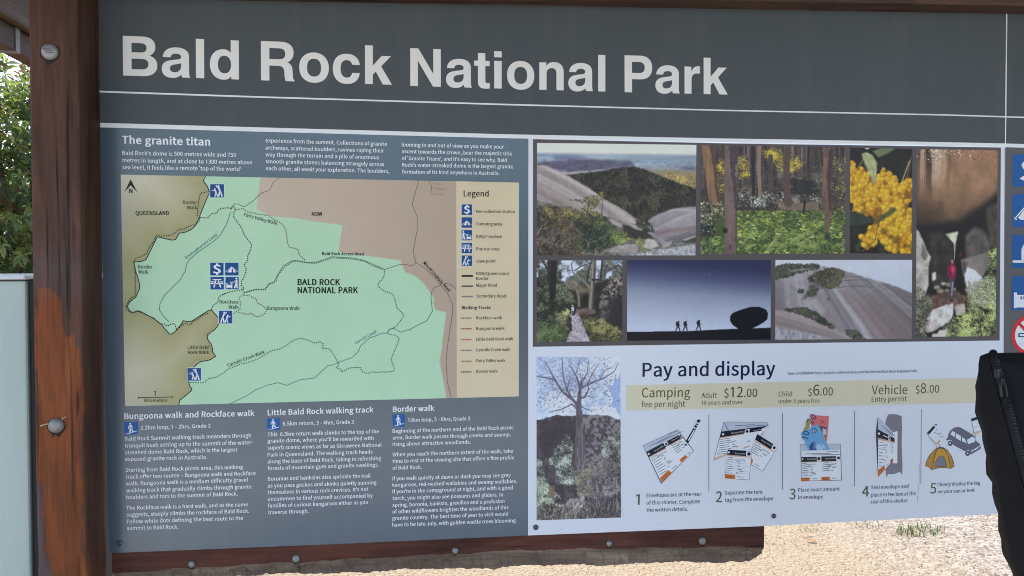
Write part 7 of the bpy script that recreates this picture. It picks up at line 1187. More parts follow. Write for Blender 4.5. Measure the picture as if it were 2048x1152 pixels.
def pic_dusk():
    p = Pic(300, 168, 26); U, V = p.U, p.V
    t = np.clip(V / .9 + .10 * (1 - U) - .05 * U, 0, 1)
    for i in range(3): p.a[..., i] = np.interp(t, [0, .12, .3, .5, .7, 1], [[42, 44, 80, 134, 162, 188], [44, 48, 86, 144, 171, 197], [84, 90, 126, 170, 195, 219]][i])
    p.a *= (.985 + .03 * p.noise(90, 50, 2))[..., None]
    p.poly([(-.01, .885), (.06, .888), (.2, .885), (.4, .885), (.55, .872), (.7, .862), (1.01, .848), (1.01, 1.01), (-.01, 1.01)], (20, 21, 30))
    p.poly([(.712, .70), (.73, .66), (.79, .62), (.86, .585), (.92, .588), (.965, .62), (.98, .67), (.975, .74), (.95, .78), (.90, .83), (.86, .86), (.77, .86), (.73, .81), (.712, .76)], (18, 18, 24))
    hiker(p, .350, .880, .125, .02); hiker(p, .402, .876, .122); hiker(p, .494, .868, .125, .03)
    p.ell(.567, .173, .004, .007, (210, 212, 225), .8)
    return p
def pic_dome():
    p = Pic(284, 164, 27, (196, 202, 218)); U, V = p.U, p.V
    p.fill(np.clip(1.2 - V * 5, 0, .5), (206, 210, 220)); r = p.r
    w = (U - .02 + .03 * (p.noise(4, 4, 3) - .5)) / (V * .9 + .62)
    g = .66 + .30 * p.n1(w, 34, 4) + .34 * p.n1(w, 9, 3) + .18 * (p.noise(50, 30, 4) - .5)
    m = p.soft([(-.01, .16), (.08, .12), (.2, .07), (.33, .075), (.45, .12), (.56, .17), (.7, .25), (.85, .32), (1.01, .43), (1.01, 1.01), (-.01, 1.01)], 1, .008, 40)
    p.fill(m, np.array([152, 145, 149.])[None, None] * g[..., None]); tint = np.clip((p.n1(w, 13, 3) - .52) * 5, 0, .55); p.fill(m * tint * np.clip((V - .28) * 3, 0, 1), (134, 106, 102)); p.fill(m * np.clip((p.n1(w, 20, 3) - .6) * 6, 0, .5), (112, 106, 112)); p.shade(m * np.clip((U - .55) * 2.2, 0, 1) * .8, .86)
    p.fill(p.soft([(.46, .38), (.53, .37), (.69, .7), (.84, 1.01), (.76, 1.01), (.62, .68)], 4, .012) * .4, (132, 94, 92)); p.fill(p.soft([(.28, .42), (.33, .42), (.46, .8), (.5, 1.0), (.46, 1.0), (.4, .8)], 4) * .35, (120, 88, 88)); p.fill(p.soft([(.2, .08), (.32, .08), (.28, .2), (.1, .3), (-.01, .3), (.08, .2)], 5) * .35, (176, 168, 168))
    def bush(P, n, sz=1.7, d=(42, 44, 37), mi=(66, 68, 54), li=(102, 100, 80), b=.85): p.canopy(p.mask(P, .018, 22), n * 2, sz, d, mi, li, .7, base=b)
    bush([(-.01, .09), (.1, .06), (.2, .055), (.32, .065), (.3, .1), (.24, .14), (.12, .2), (-.01, .25)], 460); p.fill(p.soft([(.09, .135), (.2, .108), (.3, .11), (.2, .132), (.12, .15)], 1, .01) * .8, (164, 157, 155))
    bush([(.26, .21), (.32, .15), (.42, .1), (.49, .14), (.5, .2), (.46, .25), (.45, .33), (.38, .35), (.3, .3), (.24, .27)], 560, 1.8, (46, 44, 36), (76, 72, 54), (112, 106, 80))
    m = p.soft([(.25, .3), (.34, .28), (.36, .34), (.28, .42), (.2, .52), (.15, .62), (.19, .52)], 1, .02); p.fill(m * .8, (88, 82, 80)); p.shade(m, .6 + .8 * p.noise(50, 30, 3)); bush([(.23, .4), (.3, .36), (.28, .44), (.24, .46)], 70); bush([(.17, .37), (.2, .36), (.2, .41), (.17, .41)], 25)
    m = p.soft([(.22, .51), (.3, .485), (.36, .62), (.34, .7), (.28, .6)], 2, .02); p.fill(m * .6, (176, 166, 160)); p.ell(.385, .49, .014, .03, (86, 82, 80), .7, .3)
    for P in ([(.42, .27), (.55, .25), (.66, .26), (.7, .31)], [(.45, .34), (.58, .32), (.7, .34)], [(.5, .2), (.6, .22)]): p.stroke([(x + r.uniform(-.004, .004), y + r.uniform(-.008, .008)) for x, y in P], 1.8, 1.0, (88, 82, 84), .75)
    for k in range(34): u = r.uniform(.35, .98); p.ell(u, .075 + max(0, u - .35) * .54 + r.uniform(-.012, .03), .005, .009, (90, 90, 82), .8, .3, .8)
    mm = p.soft([(-.01, .62), (.1, .65), (.25, .72), (.42, .86), (.6, 1.01), (-.01, 1.01)], 1, .004); q = V - .50 * U - .12 * U * U + .03 * p.noise(6, 4, 2)
    p.fill(mm, np.array([154, 138, 136.])[None, None] * (.62 + .34 * p.n1(q, 18, 4) + .42 * p.n1(q, 6, 3))[..., None]); p.fill(mm * np.clip(1 - np.abs(q - .60) / .02, 0, 1) * .6, (184, 170, 166))
    m = p.soft([(-.01, .83), (.2, .9), (.42, .985), (.4, 1.01), (-.01, 1.01)], 1, .006); p.fill(m, (158, 155, 161)); p.shade(m, .7 + .6 * p.noise(60, 26, 4))
    bush([(.06, .62), (.2, .6), (.3, .66), (.36, .76), (.44, .86), (.38, .84), (.25, .72), (.12, .66)], 420); bush([(.5, .9), (.58, .89), (.66, 1.0), (.58, 1.0)], 140)
    p.stroke([(.56, .78), (.61, .87)], 1.6, .8, (186, 176, 172), .6)
    return p
def pic_tree():
    p = Pic(174, 338, 28); U, V = p.U, p.V
    p.a = np.array([198, 208, 232.]) * np.ones((p.h, p.w, 1)); cl = p.noise(3, 6, 4); p.fill(np.clip((cl - .47) * 5, 0, 1) * .85, (156, 178, 216)); p.poly([(.86, .2), (1.01, .06), (1.01, .37), (.9, .3)], (116, 146, 200), .03, amt=.8); p.poly([(.6, .36), (.7, .28), (.9, .35), (1.01, .4), (.7, .38)], (224, 228, 244), .03, amt=.9); p.poly([(.75, .0), (1.01, .0), (.98, .12), (.84, .18)], (206, 216, 240), .03, amt=.9)
    A = np.ones_like(U); cr = np.clip(1.2 - np.hypot((U - .42) / .62, (V - .15) / .24), 0, 1)
    p.leaves(cr, 2200, 1.3, [(150, 150, 176), (122, 120, 146), (96, 94, 118), (172, 174, 200)], .5, None, .75)
    bc = (84, 76, 92)
    br = [([(.5, .36), (.5, .28), (.51, .22), (.53, .15)], 13, 4), ([(.5, .3), (.42, .26), (.3, .21), (.22, .14), (.12, .13), (.0, .12)], 6, 2), ([(.22, .15), (.16, .08), (.1, .03)], 3, 1.5), ([(.48, .3), (.4, .24), (.36, .2), (.38, .16)], 5, 2), ([(.36, .21), (.31, .1), (.3, .0)], 3, 1.5), ([(.52, .2), (.48, .13), (.42, .07), (.38, .05)], 4, 1.5), ([(.52, .17), (.6, .1), (.62, .02)], 3, 1.3), ([(.53, .19), (.65, .16), (.8, .13), (.92, .09), (.97, .04)], 4, 1.5), ([(.6, .17), (.66, .1), (.74, .04)], 2.5, 1), ([(.51, .26), (.58, .24), (.62, .2), (.6, .17)], 3.5, 1.5), ([(.5, .33), (.42, .29), (.3, .32), (.15, .34)], 4, 1.5), ([(.52, .3), (.58, .32), (.65, .33)], 3, 1.2), ([(.47, .1), (.5, .05), (.52, .0)], 2, 1), ([(.75, .14), (.8, .09), (.9, .06)], 2, 1)]
    for P, a, b in br: p.stroke(P, a, b, bc, .95)
    for k in range(170):
        x, y = p.r.uniform(.02, .9), p.r.uniform(.0, .28); p.stroke([(x, y), (x + p.r.uniform(-.1, .1), y - p.r.uniform(.0, .05))], 1.1, .7, (110, 104, 128), .7)
    p.leaves(cr * (V > .1), 260, 1.8, [(92, 90, 112), (70, 68, 84)], .5, None, .8)
    rock = p.mask([(-.01, .39), (.1, .375), (.25, .36), (.4, .365), (.5, .355), (.65, .355), (.8, .36), (.9, .37), (1.01, .39), (1.01, 1.01), (-.01, 1.01)], .008, 24); n = p.noise(26, 40, 4)
    p.fill(rock, np.array([70, 62, 68.])[None, None] * (.6 + .8 * n)[..., None]); p.fill(rock * (U > .52) * np.clip((p.noise(36, 60, 3) - .42) * 4, 0, .8), (134, 124, 130)); p.poly([(.05, .41), (.3, .37), (.46, .4), (.44, .62), (.1, .62), (.02, .5)], (56, 49, 56), .02, amt=.75)
    p.poly([(.47, .33), (.54, .33), (.57, .45), (.585, .6), (.58, .7), (.6, .84), (.53, .84), (.5, .7), (.45, .66), (.46, .5)], (92, 78, 86), .005)
    for k in range(46):
        y = p.r.uniform(.36, .8); x = .52 + p.r.uniform(-.045, .05); p.stroke([(x, y), (x + p.r.uniform(-.01, .01), y + .06)], 1.4, 1, np.array([1, .9, .94]) * p.r.choice([52, 120, 140]), .8)
    def cl_(P, nn, sz, cols, asp=.4): c = sorted(cols, key=sum); p.canopy(p.mask(P, .03, 12), nn * 4, sz * .62, c[0], c[len(c) // 2], np.array(c[-1]) * 1.12, asp * .8, base=.25)
    cl_([(.15, .62), (.36, .48), (.44, .55), (.4, .66), (.5, .74), (.4, .8), (.25, .78), (.22, .66)], 300, 3.6, [(150, 162, 148), (112, 124, 106), (74, 84, 70), (178, 188, 178), (52, 56, 50)], asp=.35)
    cl_([(-.02, .6), (.08, .64), (.1, .75), (.2, .82), (.3, .88), (-.02, .92)], 260, 3.6, [(132, 144, 118), (92, 104, 82), (58, 62, 52), (164, 172, 150)], asp=.35)
    cl_([(.74, .52), (1.01, .44), (1.01, .66), (.8, .66)], 190, 3.4, [(96, 100, 88), (150, 156, 150), (54, 54, 50), (120, 124, 110)], asp=.35)
    cl_([(.6, .64), (1.01, .62), (1.01, .98), (.6, .95)], 460, 3.2, [(110, 100, 92), (70, 66, 60), (126, 128, 104), (48, 44, 44), (140, 128, 134), (88, 96, 74)], asp=.4)
    cl_([(.45, .7), (.62, .68), (.66, .85), (.5, .86)], 160, 3, [(140, 122, 104), (118, 128, 92), (92, 82, 74)], asp=.35)
    p.poly([(.14, .8), (.22, .79), (.2, .87), (.12, .88)], (116, 84, 66), .02, amt=.8); p.poly([(.27, .92), (.4, .87), (.55, .86), (.58, .92), (.44, .97), (.32, .97)], (150, 130, 134), .02, tex=.8 + .4 * p.noise(30, 40, 3)); p.poly([(.6, .88), (1.01, .86), (1.01, 1.01), (.5, 1.01)], (62, 54, 56), .03, amt=.6)
    gm = A * (V > .9); p.leaves(gm * (U < .62), 520, 3.4, [(150, 146, 122), (110, 106, 86), (84, 78, 64), (178, 172, 152), (64, 60, 52)], .22, 1.57, .9, .7); p.leaves(gm * (U > .5), 260, 3, [(92, 84, 78), (60, 56, 52), (120, 108, 104)], .3, 1.57, .9, .9)
    for k in range(24): x, y = p.r.uniform(.62, .98), p.r.uniform(.78, .98); p.stroke([(x, y), (x + p.r.uniform(-.04, .04), y - .06)], 1.3, .8, (160, 150, 156), .7)
    return p
FIN = dict(view=(.4, .04, 1.06, .92), ferns=(.5, .14, 1.1, 1.0), wattle=(.4, .04, 1.1, 1.05), cave=(.4, .05, 1.2, .95), track=(.4, .05, 1.08, .95), dusk=(.6, .015, 1.0, .82), dome=(.4, .04, 1.02, .85))
for nm, fn, lab in (('view', pic_view, "photograph of a granite slope above dark forest"), ('ferns', pic_ferns, "photograph of tree trunks over bright ferns"), ('wattle', pic_wattle, "photograph of yellow wattle blossom"), ('cave', pic_cave, "photograph of a walker in red under a boulder"), ('track', pic_track, "photograph of a path between trees and rock"), ('dusk', pic_dusk, "photograph of three walkers in silhouette at dusk"), ('dome', pic_dome, "photograph of a streaked granite dome")):
    fn().finish(*FIN[nm]).build("photograph", SH['photo_' + nm], pb, 4, lab)
pic_tree().finish(.4, .12, 1.1, .72).build("photograph", SH['photo_tree'], wb, 3, "tall photograph of a tree on a boulder", 1.25)

bandp = Print(); bandp.poly(SH['cream_band'], ink((202, 196, 170)), 2); band = bandp.build("price_band", wb, "cream band carrying the green prices")
OLIVE = ink((84, 94, 36)); OLD = ink((70, 78, 38))
text_obj("heading", wb, ['pay_heading'], NAVY, 4, bold=17, asp=1.0)
text_obj("note_text", wb, ['pay_note'], ink((30, 38, 70)), 4, bold=10)
text_obj("price_heading", band, ['pay_big'], OLIVE, 4, bold=8)
text_obj("price_text", band, ['pay_fee'], OLD, 4, bold=6)
text_obj("price", band, ['pay_price'], OLD, 4, bold=6, cuts=[0, 3, 6])
text_obj("step_number", wb, ['step_number'], ink((62, 98, 62)), 4, bold=12, height=22.5)
text_obj("step_text", wb, ['step_text'], ink((30, 40, 76)), 4, bold=10, cuts=[0, 3, 5, 7, 10])
for P in SH['dividers']:
    pr = Print(); pr.line(P, 1.3, ink((52, 62, 92)), 3); pr.build("divider_line", wb)
pr = Print(); pr.line(SH['scratch'], .8, ink((120, 126, 150)), 3); pr.build("scratch_mark", wb)
PAL = {'w': (226, 230, 240), 'w2': (205, 214, 232), 'k': (20, 24, 42), 'n': (44, 54, 84), 'o': (196, 112, 48), 'ol': (196, 160, 134), 'ol2': (208, 160, 116), 'lg': (176, 184, 200), 't': (66, 72, 98), 'h': (34, 38, 66), 'b': (112, 58, 40), 'r': (180, 188, 206),
       'red': (196, 104, 106), 'dr': (120, 40, 44), 'dk': (74, 74, 88), 'wg': (178, 188, 196), 'gold': (152, 138, 80), 'blue': (96, 154, 200), 'db': (40, 70, 110), 'gn': (130, 160, 150), 'wb': (156, 188, 218), 'vb': (96, 112, 170), 'gb': (118, 114, 126), 'do': (150, 76, 56),
       'dkb': (70, 62, 66), 'gold2': (168, 128, 44), 'gold3': (190, 142, 44), 'dko': (120, 84, 34), 'gy': (110, 114, 130), 'gv': (92, 92, 110), 'gd': (56, 56, 72), 'gl': (64, 64, 82)}
for name, items in ART:
    pr = Print(); ly = 5.0 if name in ('pen', 'vehicle_tag', 'blue_note', 'red_note', 'tent_card', 'sealed_envelope', 'van_card') else 3.0
    if name == 'small_tag': ly = 7.5
    if name == 'coins': ly = 6.2
    if name == 'blue_note': ly = 7.5
    if name == 'payment_form': ly = 8.6
    for k, P, c in items:
        ly += .12; col = ink(PAL[c])
        if k == 'p': pr.poly(P, col, ly)
        elif k == 'c': pr.circle(P[0], np.hypot(P[1][0] - P[0][0], P[1][1] - P[0][1]), col, ly, 18)
        elif k == 's': pr.line(P, 1.05 if c in 'tbr' else 1.4, col, ly)
        elif k == 'h':
            A, B = np.array(P[0]), np.array(P[1]); d = B - A; L = np.hypot(*d); e = d / max(L, 1e-6); nrm = np.array([-e[1], e[0]]); n = max(3, int(L / 1.3))
            rz = random.Random(int(A[0] * 7 + A[1]))
            pr.line([A + d * i / n + nrm * ((1.3 if i % 2 else -1.0) * rz.uniform(.5, 1)) for i in range(n + 1)], .75, col, ly)
    pr.build(name, wb)
text_obj("note_number", wb, ['note_number'], ink((40, 50, 84)), 12, bold=8)
text_obj("card_text", wb, ['card_white'], ink((220, 224, 232)), 12, slant=.12)
text_obj("card_writing", wb, ['card_hand'], ink((34, 38, 66)), 12, slant=.12)

for bd, pts in ((mp, SPECKS[:5]), (wb, SPECKS[5:8]), (header, SPECKS[8:])):
    for x, z in pts:
        pr = Print(); pr.circle((x, z), .9, ink((70, 68, 66)), 9, 8); pr.build("dirt_speck", bd)

# ------------------------------------------------------------------ the symbol board at the right
sb = thing("symbol_board", centre(SH['far_panel']), "warm grey board of blue visitor symbols, mostly cut off at the right", "sign")
sheet("board", SH['far_panel'], M_grey, sb)
for k, Q in zip(('dollar', 'campfar', 'van', 'cabin'), SH['far_icons']):
    pr = Print(); picto(pr, k, Q, 3, bg=ink((30, 86, 148))); pr.build("visitor_symbol", sb)
Q = SH['no_smoking']; c = np.mean(Q, 0); R = .5 * abs(Q[1][0] - Q[0][0])
pr = Print(); pr.circle(c, R * .84, ink((220, 222, 228)), 3, 40); pr.ring(c, R * .8, R, ink((196, 44, 52)), 4)
pr.poly([(c[0] - R * .62, c[1] - .10 * R), (c[0] + R * .6, c[1] - .10 * R), (c[0] + R * .6, c[1] + .10 * R), (c[0] - R * .62, c[1] + .10 * R)], ink((30, 34, 46)), 5)
pr.poly([(c[0] - R * .55, c[1] - .05 * R), (c[0] + R * .3, c[1] - .05 * R), (c[0] + R * .3, c[1] + .05 * R), (c[0] - R * .55, c[1] + .05 * R)], ink((220, 222, 228)), 6)
pr.line([(c[0] - R * .62, c[1] + R * .62), (c[0] + R * .62, c[1] - R * .62)], R * .16, ink((196, 44, 52)), 7)
pr.build("no_smoking_symbol", sb)

# ------------------------------------------------------------------ pale metal cabinet beside the post
def m_cabinet():
    m, nt, b = mat("pale_green_enamel")
    v = coords(nt)
    n1 = noise(nt, v, 2.5, 5, .6)
    col = mixc(nt, n1, (0.405, 0.48, 0.425), (0.475, 0.55, 0.485))
    scr = ramp(nt, [(0.0, 1.0), (0.012, 0.0)], nd_vor(nt, coords(nt, (1, 1, .35)), 11.0))
    col = mixc(nt, scr, col, (0.16, 0.17, 0.16))
    drt = ramp(nt, [(0.55, 0.0), (0.8, 0.5)], noise(nt, coords(nt, (1, 1, .2)), 14.0, 5, .7))
    col = mixc(nt, drt, col, (0.42, 0.42, 0.35))
    nt.links.new(col, b.inputs["Base Color"]); b.inputs["Roughness"].default_value = .42
    return m
MC = m_cabinet()
cab = thing("metal_cabinet", (-1.0, 0.1, 0.0), "pale green painted steel cabinet with a white lid, left of the timber post", "cabinet")
bm = bmesh.new(); add_box(bm, -1.35, -0.7215, -0.020, 0.34, 0.06, 1.531, 0.006, 3); bm_obj("cabinet_body", bm, MC, cab)
bm = bmesh.new(); add_box(bm, -1.36, -0.7165, -0.034, 0.35, 1.533, 1.5425, 0.003, 2); bm_obj("lid", bm, m_simple("white_lid_paint", (0.62, 0.63, 0.64), .4), cab)
bm = bmesh.new(); add_box(bm, -0.7213, -0.7125, -0.012, 0.33, 0.06, 1.531, 0.002, 2); bm_obj("rubber_seal", bm, m_simple("black_rubber", (0.015, 0.015, 0.016), .7), cab)  # near-black strip along the cabinet's right edge, facing the post
bm = bmesh.new()
for x in (-1.3, -.78):
    for y in (.02, .28): add_box(bm, x, x + .05, y, y + .05, 0, .06)
bm_obj("foot", bm, M_screw, cab)

# ------------------------------------------------------------------ shrubs behind the post
def m_leaf():
    m, nt, b = mat("shrub_leaf")
    a = nt.nodes.new("ShaderNodeAttribute"); a.attribute_name = "Col"
    nt.links.new(a.outputs["Color"], b.inputs["Base Color"])
    b.inputs["Roughness"].default_value = .38
    tr = nt.nodes.new("ShaderNodeBsdfTranslucent"); nt.links.new(mixc(nt, 1.0, a.outputs["Color"], (1.2, 1.25, .6), 'MULTIPLY'), tr.inputs[0])
    mx = nt.nodes.new("ShaderNodeMixShader"); mx.inputs[0].default_value = .42
    out = nt.nodes["Material Output"]; nt.links.new(b.outputs[0], mx.inputs[1]); nt.links.new(tr.outputs[0], mx.inputs[2]); nt.links.new(mx.outputs[0], out.inputs[0])
    return m
ML = m_leaf(); MSTEM = m_simple("shrub_bark", (0.12, 0.085, 0.06), .8, bmp=.4)
def shrub(x, y, rx, ry, h, z0, n, seed, label):
    t = thing("shrub", (x, y, 0), label, "shrub", "leafy shrubs behind the post")
    r = np.random.default_rng(seed)
    # sprays of leaves on twigs
    V, F, K = [], [], []
    ns = n // 9
    bm = bmesh.new()
    tips = []
    for k in range(ns):
        while True:
            p = r.uniform(-1, 1, 3)
            if p @ p < 1 and (p @ p) > .25 * r.random(): break
        cpt = np.array([x + p[0] * rx, y + p[1] * ry, z0 + h * (.5 + .5 * p[2])])
        d = p / (np.linalg.norm(p) + 1e-6) + np.array([0, 0, .35]) + r.normal(0, .45, 3); d /= np.linalg.norm(d)
        L = r.uniform(.10, .22); tips.append((cpt, d, L))
        base = np.array(((0.10, 0.15, 0.055), (0.16, 0.21, 0.075), (0.21, 0.25, 0.09), (0.08, 0.125, 0.065), (0.26, 0.27, 0.11), (0.17, 0.21, 0.12))[r.integers(6)])
        if r.random() < .05: base = np.array((.17, .085, .035))
        for q in range(9):
            s = (q + .5) / 9; pos = cpt + d * L * (s - .3)
            az = q * 2.4 + r.uniform(-.4, .4)
            u = np.cross(d, [0.3, .2, 1]); u /= np.linalg.norm(u) + 1e-6; w = np.cross(d, u)
            ld = (u * math.cos(az) + w * math.sin(az)) * .85 + d * .55 + np.array([0, 0, -.15]); ld /= np.linalg.norm(ld)
            ll = r.uniform(.042, .075) * (1.1 - .3 * s); lw = ll * r.uniform(.17, .24)
            sd_ = np.cross(ld, [0, 0, 1]) + r.normal(0, .25, 3); sd_ /= np.linalg.norm(sd_) + 1e-6; up = np.cross(sd_, ld)
            b = len(V)
            for a_, o_, c_ in ((0, 0, 0), (.3, 1, .12), (.3, -1, .12), (.65, .8, .1), (.65, -.8, .1), (1, 0, -.14), (.32, 0, 0), (.66, 0, 0)):
                V.append(pos + ld * ll * a_ + sd_ * lw * o_ + up * ll * c_)
            F += [(b, b + 6, b + 1), (b, b + 2, b + 6), (b + 1, b + 6, b + 7, b + 3), (b + 6, b + 2, b + 4, b + 7), (b + 3, b + 7, b + 5), (b + 7, b + 4, b + 5)]
            K += [base * r.uniform(.75, 1.3)] * 8
    o = mesh_obj("foliage", V, F, ML, t)
    at = o.data.color_attributes.new("Col", 'FLOAT_COLOR', 'POINT'); cc = np.ones((len(V), 4), np.float32); cc[:, :3] = np.array(K); at.data.foreach_set("color", cc.ravel())
    for k in range(7):
        a = tips[(k * 37) % len(tips)][0]; b0 = Vector((x + r.uniform(-.08, .08), y + r.uniform(-.08, .08), -0.02)); m_ = Vector(((b0.x + a[0]) / 2 + r.uniform(-.1, .1), (b0.y + a[1]) / 2, a[2] * .5))
        tube(bm, [b0, b0.lerp(m_, .5) + Vector((.02, .0, .0)), m_, m_.lerp(Vector(a), .6), Vector(a)], .011, 6)
    for cpt, d, L in tips[::2]: tube(bm, [Vector(cpt - d * L * .6), Vector(cpt + d * L * .7)], .002, 4)
    bm_obj("branches", bm, MSTEM, t)
shrub(-2.02, 2.45, .42, .45, 1.75, .85, 9800, 1, "glossy green shrub filling the gap between the post and the rafters")
shrub(-2.75, 2.9, .6, .5, 2.1, .5, 6000, 2, "taller darker shrub behind the cabinet, further left")
shrub(-2.05, 3.9, .8, .5, 2.6, .3, 9500, 3, "dense shrub standing deeper behind the first shrub")
shrub(-3.3, 4.6, .9, .6, 2.6, .3, 3200, 4, "broad shrub at the back, farthest from the post")

# ------------------------------------------------------------------ grass tufts and dead leaves on the gravel
MG = m_simple("grass_blade", (0.12, 0.17, 0.04), .5, var=.4, scale=60)
def tuft(x, y, n, h, spread, seed, label):
    r = random.Random(seed); V, F = [], []
    for k in range(n):
        a = r.uniform(0, 6.28); q = spread * r.random() ** .5; bx, by = x + q * math.cos(a) * 1.7, y + q * math.sin(a); hh = h * r.uniform(.4, 1.0); la = r.uniform(0, 6.28); ln = r.uniform(.2, .9) * hh
        w = r.uniform(.0015, .003); dx, dy = math.cos(la), math.sin(la); px, py = -dy * w, dx * w; b = len(V)
        for t in (0, .35, .7): zz = hh * (t - .25 * t * t); V += [(bx + dx * ln * t * t + px * (1 - t * .6), by + dy * ln * t * t + py * (1 - t * .6), zz), (bx + dx * ln * t * t - px * (1 - t * .6), by + dy * ln * t * t - py * (1 - t * .6), zz)]
        V.append((bx + dx * ln, by + dy * ln, hh * .75)); F += [(b, b + 1, b + 3, b + 2), (b + 2, b + 3, b + 5, b + 4), (b + 4, b + 5, b + 6)]
    o = mesh_obj("grass_tuft", V, F, MG); o["label"] = label; o["category"] = "grass tuft"; o["group"] = "grass tufts in the gravel"
tuft(2.93, 2.53, 150, .075, .085, 1, "largest green grass tuft on the gravel, below the tent picture")
tuft(2.69, 2.64, 30, .036, .06, 2, "thin low grass tuft left of the largest one")
tuft(2.31, 2.66, 24, .03, .05, 3, "sparse short grass tuft beside the dead leaves")
MD = m_simple("dead_leaf", (0.34, 0.16, 0.06), .7, var=.3, scale=80)
for i, (x, y, a, s, lab) in enumerate(((2.246, 2.555, .4, .022, "small curled orange dead leaf nearest the sparse tuft"), (2.211, 2.463, 2.6, .034, "longer orange brown dead leaf lying on the gravel"))):
    V, F = [], []
    for k in range(7):
        t = k / 6; w = s * .36 * math.sin(math.pi * (t * .94 + .03)); z = .006 + .012 * t * t
        V += [(x + math.cos(a) * s * 2 * (t - .5) + math.sin(a) * q * w, y + math.sin(a) * s * 2 * (t - .5) - math.cos(a) * q * w, z + abs(q) * w * .5) for q in (-1, 0, 1)]
    for k in range(6):
        b = k * 3; F += [(b, b + 1, b + 4, b + 3), (b + 1, b + 2, b + 5, b + 4)]
    o = mesh_obj("dead_leaf", V, F, MD, smooth=True); o["label"] = lab; o["category"] = "leaf"; o["group"] = "dead leaves on the gravel"

# ------------------------------------------------------------------ black pack at the right edge
def m_fabric(name, col):
    m, nt, b = mat(name)
    v = coords(nt)
    n = noise(nt, v, 900.0, 2); n2 = noise(nt, v, 16.0, 4)
    nt.links.new(mixc(nt, n2, tuple(c * .75 for c in col), tuple(c * 1.3 for c in col)), b.inputs["Base Color"])
    b.inputs["Roughness"].default_value = .85; b.inputs["Specular IOR Level"].default_value = .18
    h = mixc(nt, .25, n2, n); bump(nt, b, h, .5, .004)
    return m
MF = m_fabric("black_nylon", (0.015, 0.015, 0.018))
pack = thing("backpack", (0.95, -0.55, 0.9), "black fabric backpack with a dark zip, close to the camera at the right edge", "backpack")
def build_pack():
    Lft = [(.7897, 1.4333), (.7782, 1.4293), (.7765, 1.4209), (.778, 1.3956), (.7807, 1.3675), (.7858, 1.3392), (.7924, 1.3108), (.7999, 1.2752), (.8056, 1.2552), (.8128, 1.2429), (.8146, 1.225), (.819, 1.1964), (.8249, 1.1676), (.8332, 1.1387), (.8422, 1.1153), (.862, 1.06), (.885, 1.0), (.91, .95), (.94, .925)]
    Rgt = [(2 * .965 - x, z) for x, z in Lft][::-1]
    P = []
    pts = Lft + Rgt; n = len(pts); step = .012
    for i in range(n):
        a, b = np.array(pts[i]), np.array(pts[(i + 1) % n]); L = np.hypot(*(b - a)); k = max(1, int(L / step))
        P += [tuple(a + (b - a) * j / k) for j in range(k)]
    P = np.array(P); c = np.array([.965, 1.22]); rings = []
    bm = bmesh.new()
    spec = [(.5, .03, 1), (.93, .025, 1), (1.0, .0, 1), (.997, -.012, 1), (.985, -.028, 1), (.965, -.044, 1), (.93, -.06, 1), (.87, -.075, 1), (.75, -.087, 1), (.55, -.095, 1), (.3, -.1, 1), (.1, -.1, 1)]
    for s, y, _ in spec:
        ring = []
        for q in P:
            v = c + (q - c) * s
            wr = (.0032 * (math.sin(q[1] * 55 + s * 9) + math.sin(q[1] * 23 + q[0] * 60 + s * 14)) + .0022 * math.sin(q[1] * 140 + math.sin(s * 30) * 2)) * (0 if s == 1.0 else 1)
            ring.append(bm.verts.new((v[0], -.55 + y + wr, v[1])))
        rings.append(ring)
    m = len(P)
    for a, b in zip(rings, rings[1:]):
        for k in range(m): bm.faces.new((a[k], a[(k + 1) % m], b[(k + 1) % m], b[k]))
    bm.faces.new(rings[0]); bm.faces.new(list(reversed(rings[-1])))
    from mathutils.bvhtree import BVHTree
    bm.normal_update(); tree = BVHTree.FromBMesh(bm)
    bm_obj("pack_body", bm, MF, pack, smooth=True)
    return tree
pack_tree = build_pack()
def on_pack(x, z, lift=.002):                   # a point on the front of the pack
    e = Vector((0, -1.5, 1.55)); d = (Vector((x, -.55, z)) - e).normalized()
    hit = pack_tree.ray_cast(e, d)[0]
    return (hit if hit else Vector((x, -.55, z))) - d * lift
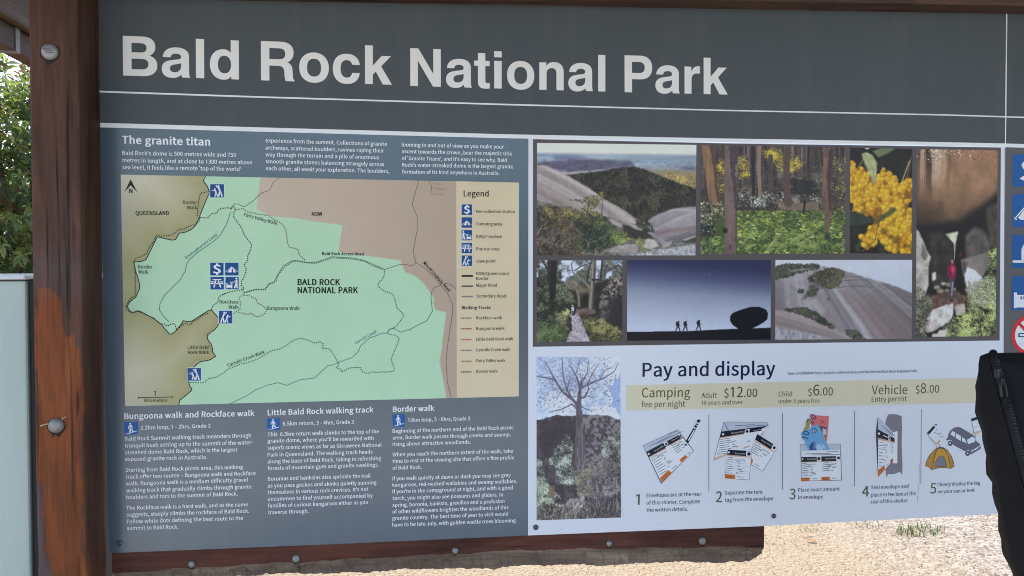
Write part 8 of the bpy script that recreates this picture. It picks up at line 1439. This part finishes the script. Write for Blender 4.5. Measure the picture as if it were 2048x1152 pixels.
Z = [(.7985, 1.4335), (.8021, 1.4219), (.8062, 1.4057), (.8119, 1.3879), (.8209, 1.3595), (.8307, 1.3274), (.8406, 1.2952), (.8505, 1.2629), (.87, 1.20), (.89, 1.14), (.915, 1.07), (.95, 1.0)]
Z3 = [on_pack(x, z) for x, z in Z]
bm = bmesh.new(); tube(bm, [on_pack(x + .0085, z - .006, .0008) for x, z in Z], .0022, 6); tube(bm, [on_pack(x - .0085, z - .004, .0008) for x, z in Z[1:]], .0016, 6); bm_obj("seam", bm, m_fabric("seam_thread", (0.02, 0.02, 0.023)), pack, smooth=True)
bm = bmesh.new(); tube(bm, Z3, .0052, 10); ztape = bm_obj("zip", bm, m_fabric("zip_tape", (0.02, 0.021, 0.024)), pack, smooth=True)
bm = bmesh.new()
for p0, p1 in zip(Z3, Z3[1:]):
    L = (p1 - p0).length
    for k in range(int(L / .004)):
        q = p0.lerp(p1, k * .004 / L) + Vector((0, -.0052, 0)); add_box(bm, q.x - .0024, q.x + .0024, q.y - .0008, q.y + .0006, q.z - .0009, q.z + .0009)
bm_obj("zip_teeth", bm, m_simple("black_zip_teeth", (0.03, 0.03, 0.033), .4), pack)
MP = m_simple("zip_pull_metal", (0.06, 0.06, 0.065), .3, .7)
q = on_pack(.8075, 1.404, .009)
bm = bmesh.new(); add_box(bm, q.x - .004, q.x + .004, q.y - .003, q.y + .004, q.z - .006, q.z + .007, .002); add_box(bm, q.x + .005, q.x + .013, q.y - .001, q.y + .003, q.z - .004, q.z + .002, .001)
tube(bm, [(q.x + dx, q.y + dy, q.z + dz) for dx, dy, dz in ((.001, -.004, -.006), (-.003, -.007, -.016), (-.002, -.008, -.028), (.002, -.008, -.033), (.006, -.008, -.028), (.005, -.006, -.016), (.002, -.004, -.006))], .0016, 8)
bm_obj("zip_pull", bm, MP, pack)
bm = bmesh.new(); tube(bm, [(q.x + .002, q.y - .008, q.z - .030), (q.x + .003, q.y - .008, q.z - .038), (q.x + .005, q.y - .007, q.z - .046)], .0042, 10); bm_obj("zip_cord", bm, m_fabric("zip_cord_black", (0.014, 0.014, 0.016)), pack, smooth=True)
